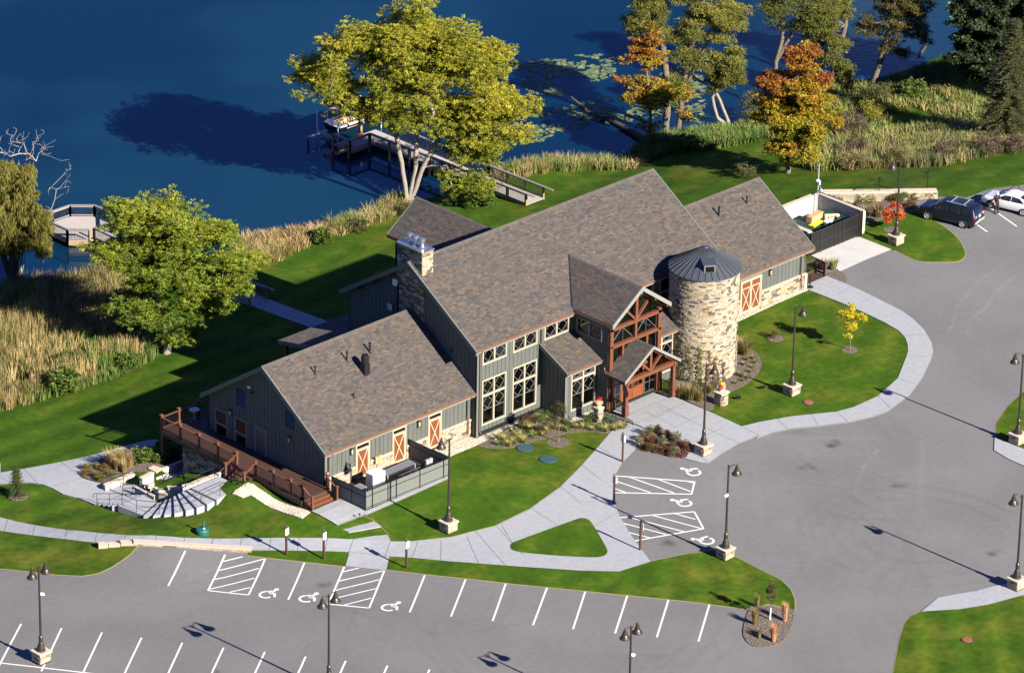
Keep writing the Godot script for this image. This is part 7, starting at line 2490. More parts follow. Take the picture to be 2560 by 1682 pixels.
	tree(o, [v3([0, 0, 0, 0, 1.4, 0, -0.05, 3.2, 0])], 0.035, [lobe(-0.05, 2.6, 0, 0.55, 0.75, 0.5, 0.3), lobe(-0.5, 1.75, 0, 0.5, 0.25, 0.4, 0.3), lobe(0.6, 1.6, 0, 0.6, 0.25, 0.4, 0.4)], 40, 6, "fine", [Color(0.03, 0.035, 0.012), Color(0.075, 0.07, 0.02), Color(0.16, 0.1, 0.03)], "bark", 0.22, 0.6)
	mulch_ring(3.5, 4.72, 0.85)
	o = thing("sapling", "bright yellow sapling with a thin stem on the silo lawn", "tree", on(30.1, 8.52, 0.05), FACE)
	tree(o, [v3([0, 0, 0, 0, 1.7, 0, -0.1, 3.8, 0])], 0.035, [lobe(-0.1, 3.6, 0, 0.3, 0.4, 0.3, 0.8), lobe(-0.3, 2.9, 0, 0.75, 0.4, 0.55, 0.7), lobe(0.45, 2.7, 0, 0.7, 0.4, 0.5, 0.6), lobe(0, 2.0, 0, 0.55, 0.35, 0.45, 0.7), lobe(-0.35, 1.5, 0, 0.3, 0.15, 0.3, 0.7)], 42, 6, "locust", [Color(0.3, 0.28, 0.02), Color(0.48, 0.42, 0.02), Color(0.62, 0.5, 0.03)], "bark", 0.22, 0.65, 0.1)
	mulch_ring(30.1, 8.52, 0.6)
	o = thing("sapling", "small orange-red sapling beside the bell lamp at the bin store", "tree", on(48.81, -3.6, 0.05), FACE)
	tree(o, [v3([0, 0, 0, 0, 1.0, 0, 0, 2.3, 0])], 0.025, [lobe(-0.1, 2.1, 0, 0.25, 0.4, 0.25, 0.5), lobe(0.15, 1.4, 0, 0.5, 0.45, 0.4, 0.5), lobe(-0.75, 1.4, 0, 0.35, 0.45, 0.3, 0.4), lobe(-0.7, 0.9, 0, 0.3, 0.2, 0.25, 0.5)], 40, 7, "broad", [Color(0.42, 0.06, 0.02), Color(0.6, 0.14, 0.03), Color(0.68, 0.22, 0.05)], "bark", 0.2, 0.55)
	mulch_ring(48.7, -3.9, 0.62)
	o = thing("arborvitae", "small cone-shaped evergreen in a mulch ring at the left edge", "tree", on(-27.4, -17.81, 0.05), FACE)
	conifer(o, 2.25, 0.62, 90, [Color(0.035, 0.08, 0.015), Color(0.06, 0.11, 0.02), Color(0.1, 0.1, 0.02)], 0.45)
	mulch_ring(-27.4, -17.7, 0.7)
	o = thing("shrub", "small young shrub in a mulch ring on the silo lawn", "shrub", on(27.72, 3.18, 0.05), FACE)
	bush(o, 0.36, 0.85, 46, "fine", [Color(0.07, 0.1, 0.02), Color(0.14, 0.14, 0.03), Color(0.2, 0.13, 0.03)], 0.5)
	mulch_ring(27.72, 3.3, 0.6)
	var tl := pl([-4.89, 32.88])
	o = thing("sapling", "narrow sapling with a white trunk wrap in the car park bed", "tree", on(tl[0].x, tl[0].y, 0.06), FACE)
	tree(o, [v3([0, 0, 0, 0, 1.2, 0, 0, 2.8, 0])], 0.03, [lobe(0, 2.1, 0, 0.28, 0.8, 0.25, 0.5)], 28, 6, "fine", [Color(0.05, 0.06, 0.02), Color(0.1, 0.09, 0.03), Color(0.14, 0.1, 0.03)], "bark", 0.18, 0.5)
	var wr := MB.new()
	wr.tube([Vector3(0, 0, 0), Vector3(0, 0.85, 0)], [0.06, 0.055], 10)
	part("trunk_wrap", wr, M.trunk_wrap, o)


func mulch_ring(x: float, z: float, r: float) -> void:
	struct("mulch_ring", drape(circle(x, z, r, 20), 0.07, 0.03), M.mulch)


func make_plants() -> void:
	var tan := Color(0.33, 0.235, 0.1)
	var straw := Color(0.42, 0.32, 0.15)
	var olive := Color(0.17, 0.175, 0.045)
	var green := Color(0.085, 0.155, 0.022)
	var rust := Color(0.19, 0.085, 0.035)
	var brown := Color(0.1, 0.07, 0.04)
	reeds("cattail_reeds", pl([-5.77, -49.71, -2.58, -50.52, -0.83, -49.5, 0.94, -48.5, 4.11, -48.14, 6.79, -48.19, 5.09, -44.09, 2.02, -40.45, -1.1, -39.82, -2.16, -35.51, -3.34, -32.61, -7.3, -31.92, -10.82, -32.16, -13.77, -32.57, -16.15, -33.63, -18.08, -34.24]), 6.0, 1.0, 2.1, [brown, olive, tan, olive, straw, tan, olive, green], 201, 0.3, 0.022)
	reeds("green_reeds", pl([-16.76, -34.89, -13.3, -34.15, -9.64, -33.6, -6.13, -33.31, -2.43, -33.69, -0.38, -34.1, -1.29, -32.28, -4.06, -31.27, -8.19, -30.85, -12.82, -31.23, -17.74, -31.65, -19.07, -31.99]), 9.0, 0.6, 1.3, [green, Color(0.09, 0.13, 0.025), olive, tan], 202, 0.2, 0.022)
	reeds("dark_reeds", pl([-1.29, -52.12, 0.81, -51.51, 3.37, -50.41, 5.89, -49.21, 8.65, -48.3, 7.66, -45.56, 3.62, -42.87, 0.87, -37.58, -1.53, -34.75, -1.99, -36.72, -0.14, -41.48, -0.31, -46.97, -1.63, -49.57]), 5.0, 0.9, 1.7, [brown, rust, olive, green, brown, rust], 203, 0.3, 0.022)
	reeds("shore_grass", pl([18.63, -46.27, 20.84, -45.65, 22.89, -44.83, 24.86, -43.66, 26.69, -42.84, 26.3, -40.88, 23.12, -40.99, 19.78, -40.87, 16.55, -39.82, 13.57, -39.53, 13.95, -41.99]), 11.0, 0.5, 1.15, [tan, straw, olive, rust, straw], 204, 0.4, 0.02)
	reeds("shore_grass", pl([25.52, -43.61, 28.34, -43.09, 31.34, -43.25, 33.84, -43.61, 31.84, -40.73, 29.61, -40.38, 27.04, -40.67, 24.79, -41.29]), 10.0, 0.5, 1.3, [olive, green, straw, olive], 205, 0.4, 0.02)
	reeds("shore_grass", pl([42.12, -42.31, 44.98, -41.68, 47.93, -40.6, 51.36, -38.95, 52.49, -37.05, 56.37, -37.83, 54.96, -35.47, 51.69, -34.29, 49.07, -36.7, 45.93, -38.6, 43.01, -39.68, 41.09, -40.75]), 11.0, 0.5, 1.1, [straw, olive, green, tan, straw], 206, 0.4, 0.02)
	reeds("shore_undergrowth", pl([54.18, -37.2, 57.67, -38.57, 58.93, -37.28, 61.71, -36.93, 64.02, -35.62, 66.92, -34.84, 66.16, -32.67, 62.27, -30.56, 58.92, -31.36, 56.81, -33.29, 54.82, -34.35, 53.12, -35.18]), 12.0, 0.5, 1.2, [green, Color(0.08, 0.14, 0.02), green, olive], 207, 0.5, 0.035)
	reeds("meadow_grass", pl([65.7, -33.22, 71.69, -34.77, 78.31, -35.3, 82.84, -33.36, 86.17, -30.34, 83.75, -23.42, 79.46, -15.15, 75.85, -12.18, 69.22, -11.26, 64.44, -14.06, 59.44, -16.63, 56.52, -19.61, 58.36, -22.68]), 4.5, 0.4, 1.1, [olive, green, Color(0.26, 0.23, 0.08), olive, Color(0.12, 0.2, 0.03), tan], 208, 0.5, 0.028)
	reeds("meadow_grass", pl([64.01, -23.48, 67.57, -21.41, 70.66, -19.39, 75.17, -18.08, 78.8, -15.99, 77.07, -13.18, 73.06, -11.71, 67.92, -11.08, 63.91, -12.24, 60.85, -15.56, 59.05, -18.14]), 6.0, 0.5, 1.3, [Color(0.16, 0.12, 0.075), olive, Color(0.25, 0.19, 0.1), green, Color(0.13, 0.1, 0.06)], 209, 0.45, 0.025)
	reeds("dark_sedge", pl([80.95, -32.68, 86.28, -32.9, 89.43, -31.68, 86.02, -27.28, 83.03, -25.7, 81.91, -29.1, 79.44, -29.88]), 6.0, 0.8, 1.6, [Color(0.03, 0.05, 0.015), green, brown], 210, 0.3, 0.025)
	lily_pads(pl([60.84, -58.37, 62.94, -57.83, 65.89, -56.52, 68.49, -54.86, 68.39, -52.9, 65.74, -50.57, 63.3, -50.78, 62.97, -53.08, 60.33, -54.13, 60.52, -50.64, 59.21, -49.85, 57.43, -52.78, 59.02, -55.98]), 301)
	lily_pads(pl([53.43, -49.5, 56.34, -48.54, 60.51, -48.02, 62.78, -46.63, 63.93, -43.62, 62.12, -41.37, 58.04, -42.5, 57.1, -44.64, 54.94, -44.04, 52.66, -44.84, 50.54, -44.24, 49, -45]), 302)
	lily_pads(pl([70.04, -50.05, 70.91, -47.25, 71.22, -44.96, 63.46, -37.59, 63.06, -39.23, 64.05, -42.21, 65.68, -45.32]), 303)
	lily_pads(pl([102.34, -44.85, 108.48, -39.32, 101.48, -36.96, 97.85, -37.4, 97.76, -39.6]), 304)

	rng.seed = 401
	var o: Node3D
	# wild shrubs on the shore and in the meadow
	var gold := [Color(0.4, 0.33, 0.03), Color(0.3, 0.28, 0.03), Color(0.2, 0.2, 0.03)]
	var dusk := [Color(0.1, 0.065, 0.05), Color(0.16, 0.11, 0.075), Color(0.07, 0.05, 0.035), Color(0.2, 0.15, 0.11)]
	var grn := [Color(0.06, 0.115, 0.014), Color(0.1, 0.165, 0.022), Color(0.15, 0.19, 0.03)]
	var olv := [Color(0.1, 0.11, 0.03), Color(0.16, 0.15, 0.05), Color(0.07, 0.08, 0.02)]
	var wild := [
		[66.9, -35.2, 1.5, 2.9, 190, olv, "feathery olive bush at the water right of the leaning tree"],
		[68.2, -25.53, 1.6, 2.2, 260, dusk, "round brown-purple bush right of the full maple"],
		[74.14, -28.15, 1.3, 1.4, 190, gold, "bright yellow bush in the shaded part of the meadow"],
		[73.0, -27.2, 0.9, 1.3, 110, gold, "small yellow bush beside the brighter yellow one"],
		[66.0, -13.3, 1.1, 1.7, 150, dusk, "brown bush at the lawn edge of the meadow, towards the right"],
		[69.4, -11.6, 1.2, 2.1, 170, dusk, "tall brown bush near the right edge of the meadow"],
		[71.8, -10.6, 1.0, 1.6, 140, dusk, "brown bush farthest right along the meadow's lawn edge"],
		[62.5, -15.6, 1.0, 1.3, 130, olv, "pale olive bush at the middle of the meadow's lawn edge"],
		[59.6, -17.6, 1.4, 1.2, 180, [Color(0.26, 0.2, 0.1), Color(0.2, 0.17, 0.07), Color(0.14, 0.12, 0.04)], "wide tan bush at the lawn edge right of the full maple's trunk"],
		[64.4, -21.4, 1.2, 1.3, 150, dusk, "low brown bush in the middle of the meadow"],
		[72.5, -19.6, 1.1, 1.2, 130, olv, "low olive bush in front of the shaded meadow"],
		[79.8, -28.6, 1.4, 1.6, 150, grn, "bright green bush between the airy tree and the dark tree"],
		[77.6, -30.5, 1.5, 1.5, 160, olv, "pale olive bush below the airy leaning tree"],
		[82.6, -27.6, 1.2, 1.1, 110, [Color(0.26, 0.21, 0.07), Color(0.2, 0.18, 0.05)], "straw-coloured bush left of the dark tree"],
		[57.4, -36.2, 1.0, 1.0, 100, dusk, "brown brush at the root of the fallen log"],
		[57.0, -33.9, 1.2, 1.1, 150, grn, "green shrub at the foot of the slim maple"],
		[66.4, -33.4, 1.3, 1.4, 150, grn, "green shrub at the foot of the leaning tree"],
		[52.6, -23.0, 1.0, 1.1, 100, olv, "low olive bush left of the full maple's trunk"],
		[31.4, -40.2, 1.0, 0.9, 90, olv, "low olive brush at the foot of the large forked tree"],
		[36.4, -37.4, 1.5, 1.9, 170, grn, "dark green brush between the forked tree and the boat pier's ramp"],
		[35.2, -39.0, 1.2, 2.2, 120, olv, "tangled olive brush right behind the lodge's rear gable"],
		[22.6, -40.9, 0.8, 1.2, 110, grn, "spiky green clump on the bank left of the lodge's rear gable"],
		[26.2, -40.6, 1.0, 1.0, 100, olv, "olive clump on the bank behind the lodge's rear gable"],
		[-11.9, -31.6, 1.3, 1.9, 190, grn, "green willow shrub at the lawn edge of the reeds"],
		[-8.6, -34.6, 1.3, 1.5, 160, grn, "larger green shrub inside the reeds"],
		[-5.6, -31.6, 0.9, 1.2, 110, grn, "green shrub left of the smaller locust's trunk"],
		[9.8, -39.4, 1.0, 0.9, 90, [Color(0.19, 0.085, 0.04), Color(0.12, 0.07, 0.04)], "rust-brown clump on the bank right of the octagonal pier's ramp"]]
	for w in wild:
		o = thing("shrub", w[6], "shrub", on(w[0], w[1]), FACE)
		bush(o, w[2], w[3], w[4], "fine" if w[5] != grn else "broad", w[5], 0.85)
	# front bed
	var spots := pl([5.21, 1.33, 8.36, 5.08, 4.55, 0.56, 7.16, 3.92, 8, 3.76, 2.69, 0.81, 0.8, 1.04])
	var fl := [["round green shrub under the lodge's large windows", 0.75, 0.95, 120, grn], ["blue-green juniper at the porch corner of the front bed", 0.6, 0.6, 100, [Color(0.06, 0.12, 0.06), Color(0.09, 0.15, 0.08)]], ["red-leaved small shrub by the gravel strip", 0.4, 0.55, 60, [Color(0.24, 0.07, 0.05), Color(0.14, 0.07, 0.04)]], ["low green shrub left of the slim pedestal", 0.42, 0.5, 60, grn], ["dark green shrub behind the slim pedestal", 0.42, 0.6, 60, grn], ["white-flowered low shrub in the middle of the front bed's gravel edge", 0.4, 0.4, 50, [Color(0.7, 0.68, 0.62), Color(0.08, 0.1, 0.03), Color(0.08, 0.1, 0.03)]], ["white-flowered low shrub at the left tip of the front bed", 0.35, 0.35, 40, [Color(0.7, 0.68, 0.62), Color(0.08, 0.1, 0.03)]]]
	for k in spots.size():
		o = thing("shrub", fl[k][0], "shrub", on(spots[k].x, spots[k].y, 0.05))
		bush(o, fl[k][1], fl[k][2], fl[k][3], "fine", fl[k][4], 0.5)
	grass_group(pl([1.11, 1.74, 0.68, 2.72, 1.26, 2.61, 1.33, 1.04, 1.81, 2.99, 2.31, 2.08, 3.38, 2.49, 3.6, 3.09, 3.62, 1.84, 3.73, 1.19, 4.12, 2.01, 4.31, 2.77, 5.13, 2.76, 5.28, 3.29, 6.48, 4.25, 6.67, 5, 7.24, 5.79, 8.35, 6.3, 7.77, 6.2, 6.19, 3.93, 5.73, 2.5]), "tuft of olive ornamental grass in the front plant bed", "ornamental grasses in the front bed", 110, 0.2, 0.5, 0.46, Color(0.16, 0.17, 0.035), Color(0.3, 0.27, 0.09), 501)
	grass_group(pl([0.16, 2.03, 2.85, 2.83, 7.29, 4.79, 7.68, 6.09, 5.33, 3.71, 6.29, 3.5]), "low bright green tuft in the front plant bed", "low green tufts in the front bed", 90, 0.14, 0.26, 0.34, Color(0.05, 0.12, 0.015), Color(0.1, 0.17, 0.03), 502)
	spots = pl([15.39, 5.29, 15.56, 6.14, 15.85, 6.76, 17.37, 6.34, 24.28, 2.91, 24.19, 3.51, 15.74, 7.62, 15.32, 7.52])
	grass_group(spots.slice(0, 6), "feathery olive grass clump against the stone silo", "feathery grasses round the silo", 220, 0.3, 0.6, 1.05, Color(0.1, 0.11, 0.025), Color(0.24, 0.17, 0.06), 503)
	grass_group(pl([22.7, 4.77, 23.98, 4.47, 23.5, 5.12, 22.75, 5.49, 21.09, 5.89, 22.1, 5.97, 20.55, 6.65, 19.83, 6.56, 21.08, 6.54, 23.53, 4.32]), "small green tuft in the mulch right of the silo", "small tufts beside the silo", 60, 0.12, 0.22, 0.3, Color(0.07, 0.11, 0.02), Color(0.2, 0.19, 0.06), 504)
	o = thing("shrub", "dark purple-leaved shrub at the foot of the silo", "shrub", on(17.9, 5.9, 0.05))
	bush(o, 0.5, 0.8, 80, "fine", [Color(0.04, 0.015, 0.02), Color(0.07, 0.03, 0.03)], 0.5)
	# climbing vines on the silo
	for v in 9:
		var a := PI * 0.62 + v * 0.17 - 0.25
		var vn := thing("vine", "thin climbing vine on the lower silo wall, %s from the left" % ["first", "second", "third", "fourth", "fifth", "sixth", "seventh", "eighth", "ninth"][8 - v], "vine", Vector3(20.06, 0, 2.93), 0.0, "vines on the silo wall")
		var path := []
		var rr := []
		var y := 0.0
		var h: float = [1.3, 2.0, 1.5, 2.4, 2.9, 2.0, 2.7, 2.6, 1.6][v]
		while y < h:
			path.append(Vector3(cos(a) * 2.63, y, sin(a) * 2.63)); rr.append(0.012)
			y += 0.14; a += rf(-0.03, 0.03)
		var b := MB.new()
		b.tube(path, rr, 4, false)
		part("stem", b, M.bark, vn)
		b = MB.new()
		for k in int(h * 30):
			var p: Vector3 = path[rng.randi() % path.size()]
			var d := Vector3(p.x, 0, p.z).normalized()
			var q := p + d * rf(0.02, 0.08) + Vector3(rf(-0.1, 0.1), rf(-0.1, 0.1), rf(-0.1, 0.1))
			var s := rf(0.035, 0.07)
			var g := rf(0.7, 1.2)
			b.col = Color(0.13 * g, 0.16 * g, 0.02 * g) if v > 3 else Color(0.13 * g, 0.09 * g, 0.03 * g)
			var u := d.cross(Vector3.UP).rotated(d, rf(0, 3)) * s
			b.quad(q + u, q + u.cross(d), q - u, q - u.cross(d))
		part("leaves", b, M.leaf, vn)
	# island of flowers
	spots = pl([7.06, 9.2, 7.1, 9.62, 7.07, 10.23, 7.5, 10.62, 7.55, 11.04, 7.79, 11.38, 7.76, 11.97, 8.2, 12.25, 9.09, 12.08, 8.76, 8.48, 9.59, 8.6, 9.46, 9.65, 9.41, 10.62, 9.31, 11.53, 8.18, 9.5, 8.4, 10.21, 8.5, 11.04, 7.78, 8.85])
	var reds := [[Color(0.24, 0.075, 0.025), Color(0.17, 0.055, 0.02), Color(0.09, 0.09, 0.02), Color(0.12, 0.07, 0.02)], [Color(0.2, 0.03, 0.09), Color(0.27, 0.05, 0.13), Color(0.07, 0.08, 0.02), Color(0.08, 0.07, 0.02)], [Color(0.09, 0.12, 0.025), Color(0.15, 0.15, 0.04), Color(0.12, 0.13, 0.03), Color(0.36, 0.35, 0.28)]]
	var said := ["orange-red clump among all clumps of the flower island", "magenta clump among all clumps of the flower island", "green and white clump among all clumps of the flower island"]
	var grp := ["orange-red clumps in the flower island", "magenta flowers in the flower island", "green and white clumps in the flower island"]
	for k in spots.size():
		var s := 1 if k < 9 and k % 2 == 1 else (2 if k % 3 == 0 else 0)
		o = thing("flower_clump", said[s] + ", " + ranked(spots)[k], "flowers", on(spots[k].x, spots[k].y, 0.05), 0.0, grp[s])
		bush(o, rf(0.3, 0.42), [0.55, 0.35, 0.75][s] * rf(0.85, 1.15), 60, "fine" if s != 1 else "flower", reds[s], 0.5 if s != 1 else 0.75)
	# bed beside the lower walk
	grass_group(pl([-19.58, -16.25, -19.01, -16.31, -18.67, -15.95, -19.46, -15.62, -19.56, -16.89, -18.85, -16.81]), "tall tan feather grass in the bed beside the curved stairs", "feather grasses by the curved stairs", 170, 0.2, 0.55, 1.25, Color(0.22, 0.17, 0.06), Color(0.36, 0.27, 0.13), 505)
	spots = pl([-20.94, -17.89, -21.49, -17.29, -21.3, -16.45, -21.42, -15.77, -20.3, -16.86, -20.47, -15.89, -20.31, -17.55, -19.99, -16.85])
	for k in spots.size():
		o = thing("flower_clump", "low clump of faded leaves in the bed by the lower walk, " + ranked(spots)[k], "flowers", on(spots[k].x, spots[k].y, 0.05), 0.0, "low clumps by the lower walk")
		bush(o, rf(0.3, 0.4), rf(0.35, 0.5), 48, "fine", [[Color(0.25, 0.2, 0.04), Color(0.12, 0.14, 0.03)], [Color(0.3, 0.11, 0.06), Color(0.14, 0.14, 0.03)], [Color(0.12, 0.15, 0.03), Color(0.2, 0.17, 0.05)]][k % 3], 0.5)
	spots = pl([-17.41, -15.88, -16.95, -15.97, -17.63, -16.24, -16.02, -15.59, -15.42, -15.53, -14.7, -15.6, -14.97, -16.44, -16.57, -15.34])
	for k in spots.size():
		o = thing("shrub", "dark green shrub in the shade under the timber deck, " + ranked(spots)[k], "shrub", on(spots[k].x, spots[k].y, 0.0), 0.0, "shrubs in the shade under the deck")
		bush(o, rf(0.5, 0.7), rf(0.8, 1.1), 70, "broad", grn, 0.7)
	# bed at the end of the car park
	spots = pl([-4.3, 33.66, -6.9, 35.06, -6.12, 32.65, -7.23, 34.09, -4.23, 31.12])
	var gl := ["pale salmon feather grass at the right of the car park bed", "rounded salmon feather grass at the front of the car park bed", "green and rust feather grass at the left of the car park bed", "small cut-back grass in the shade of the car park bed", "thin dark grass at the back of the car park bed"]
	for k in spots.size():
		o = thing("feather_grass", gl[k], "grass", on(spots[k].x, spots[k].y, 0.06))
		tuft(o, [190, 260, 150, 50, 60][k], 0.14, [0.25, 0.36, 0.3, 0.1, 0.2][k], [1.5, 1.35, 1.3, 0.7, 1.2][k], [Color(0.42, 0.22, 0.12), Color(0.4, 0.17, 0.08), Color(0.16, 0.11, 0.03), Color(0.12, 0.14, 0.04), Color(0.12, 0.11, 0.05)][k], [Color(0.5, 0.3, 0.17), Color(0.48, 0.24, 0.13), Color(0.24, 0.16, 0.05), Color(0.2, 0.18, 0.08), Color(0.2, 0.16, 0.08)][k], 600 + k)
	# bed behind the bin store
	spots = pl([49.1, -6.89, 49.99, -6.49, 51.9, -9.45, 53.95, -7.42, 53.27, -5.94, 55.11, -7.16, 55.93, -6.46, 53.53, -7.89, 51.43, -11.52, 51.28, -10.48])
	var gp := ["olive-brown grass clump nearest the black gate", "second olive-brown grass clump beside the small orange tree", "dark green juniper under the chain-link fence", "green shrub against the stone wall behind the orange tree", "rust-leaved shrub in front of the parked dark car", "rust-leaved shrub between stone wall and dark car", "brown shrub at the end of the stone wall", "dark shrub behind the bell lamp by the stone wall", "small green shrub at the left end of the stone wall", "low green shrub left of the juniper"]
	for k in spots.size():
		o = thing("shrub", gp[k], "shrub", on(spots[k].x, spots[k].y, 0.05))
		if k < 2:
			tuft(o, 240, 0.3, 0.5, 1.1, Color(0.09, 0.09, 0.02), Color(0.22, 0.14, 0.05), 620 + k)
		else:
			bush(o, [0, 0, 0.85, 0.6, 0.5, 0.6, 0.45, 0.5, 0.4, 0.35][k], [0, 0, 0.7, 0.9, 0.8, 0.7, 0.6, 0.6, 0.5, 0.4][k], 80, "fine", grn if k in [2, 3, 8, 9] else [Color(0.22, 0.1, 0.03), Color(0.14, 0.1, 0.03), Color(0.09, 0.09, 0.02)], 0.55)
	spots = pl([39.26, -2.43, 39.76, -1.92])
	for k in spots.size():
		o = thing("feather_grass", ["brown grass clump behind the dark wooden fence", "bright green grass clump at the corner of the loading apron"][k], "grass", on(spots[k].x, spots[k].y, 0.06))
		tuft(o, 180, 0.25, 0.4, 0.95, [Color(0.16, 0.1, 0.05), Color(0.09, 0.14, 0.02)][k], [Color(0.24, 0.16, 0.09), Color(0.2, 0.24, 0.05)][k], 640 + k)
	# driftwood
	var lg := thing("fallen_log", "dark fallen log reaching from the shore into the water by the lily pads", "log")
	var b := MB.new()
	b.tube([Vector3(56.7, -5.4, -37.2), Vector3(57.4, -5.45, -40.2), Vector3(57.9, -5.42, -43.4), Vector3(57.6, -5.3, -46.6)], [0.3, 0.26, 0.2, 0.12], 8)
	b.tube([Vector3(57.7, -5.35, -45.8), Vector3(57.5, -4.8, -46.9), Vector3(57.2, -4.3, -47.5)], [0.13, 0.12, 0.05], 6)
	b.tube([Vector3(57.9, -5.4, -43.6), Vector3(58.5, -5.0, -44.4)], [0.1, 0.05], 6)
	part("log", b, M.bark_dark, lg)
	for q in [[90.4, -36.6, 1.9, 0.5, "dark log floating off the shore below the dark tree"], [86.3, -33.8, 1.0, 0.8, "short dark log in the water near the airy tree"]]:
		var d := thing("floating_log", q[4], "log", Vector3(q[0], -5.58, q[1]), q[3])
		b = MB.new()
		b.tube([Vector3(-q[2], 0, 0), Vector3(0, 0.05, 0.05), Vector3(q[2], 0.0, 0)], [0.1, 0.14, 0.07], 7)
		part("log", b, M.bark_dark, d)


func ranked(spots: PackedVector2Array) -> Array:   # the place of each spot, counted from the left as seen from the air
	var r := []
	for p in spots:
		var k := 0
		for q in spots:
			if q.x * 0.714 + q.y * 0.7 < p.x * 0.714 + p.y * 0.7:
				k += 1
		r.append(["first", "second", "third", "fourth", "fifth", "sixth", "seventh", "eighth", "ninth", "tenth", "eleventh", "twelfth", "thirteenth", "fourteenth", "fifteenth", "sixteenth", "seventeenth", "eighteenth", "nineteenth", "twentieth", "twenty-first", "twenty-second", "twenty-third"][k] + " from the left")
	return r


func grass_group(spots: PackedVector2Array, label: String, group: String, n: int, spread: float, lean: float, h: float, c0: Color, c1: Color, sd: int) -> void:
	var first: Node3D
	var rank := ranked(spots)
	for k in spots.size():
		var at := on(spots[k].x, spots[k].y, 0.06)
		if k == 0:
			first = thing("ornamental_grass", label + ", " + rank[k], "grass", at, 0.0, group)
			tuft(first, n, spread, lean, h, c0, c1, sd)
		else:
			var c := copy_of(first, label + ", " + rank[k], at, k * 1.7)
			var s := 0.75 + fmod(k * 0.37, 0.5)
			c.scale = Vector3(s, s, s)


# ---------------------------------------------------------------- piers and boat
func pier_rail(parent: Node, a: Vector3, b: Vector3, h := 1.0, posts := true) -> void:
	var g := MB.new()
	g.beam(a + Vector3(0, h, 0), b + Vector3(0, h, 0), 0.2, 0.05)
	g.beam(a + Vector3(0, h - 0.1, 0), b + Vector3(0, h - 0.1, 0), 0.05, 0.14)
	g.beam(a + Vector3(0, 0.12, 0), b + Vector3(0, 0.12, 0), 0.05, 0.09)
	var o := part("rail", g, M.pier_rail, parent)
	var m := MB.new()
	var n := int(a.distance_to(b) / 0.12)
	for k in n:
		m.box(a.lerp(b, (k + 0.5) / n) + Vector3(0, h * 0.5, 0), Vector3(0.022, h - 0.15, 0.022))
	stuff(part("balusters", m, M.sign_back, o))
	if posts:
		var k := maxi(1, int(round(a.distance_to(b) / 2.3)))
		for e in k + 1:
			var p := a.lerp(b, float(e) / k)
			part("pier_post", boxm(p + Vector3(0, h / 2 - 0.85, 0), Vector3(0.17, h + 1.6, 0.17)), M.pier_post, parent)


func planks(parent: Node, a: Vector3, b: Vector3, w: float) -> void:   # cross boards from a to b
	var d := (b - a).normalized()
	var s := d.cross(Vector3.UP)
	var t := Transform3D(Basis(s, s.cross(-d).abs(), d), a)
	t.basis.y = d.cross(s).normalized() * -1.0 if d.cross(s).y < 0 else d.cross(s).normalized()
	var n := int(a.distance_to(b) / 0.29)
	var step := a.distance_to(b) / n
	var board := boxm(Vector3.ZERO, Vector3(w, 0.04, step - 0.016)).mesh()
	for k in n:
		obj("plank", board, M.pier_board, parent, t * Transform3D(Basis(), Vector3(0, 0, (k + 0.5) * step)))
	for e in [-1, 1]:
		var m := MB.new()
		m.beam(a + s * e * (w / 2 - 0.03) - Vector3(0, 0.13, 0), b + s * e * (w / 2 - 0.03) - Vector3(0, 0.13, 0), 0.06, 0.2)
		part("stringer", m, M.pier_rail, parent)


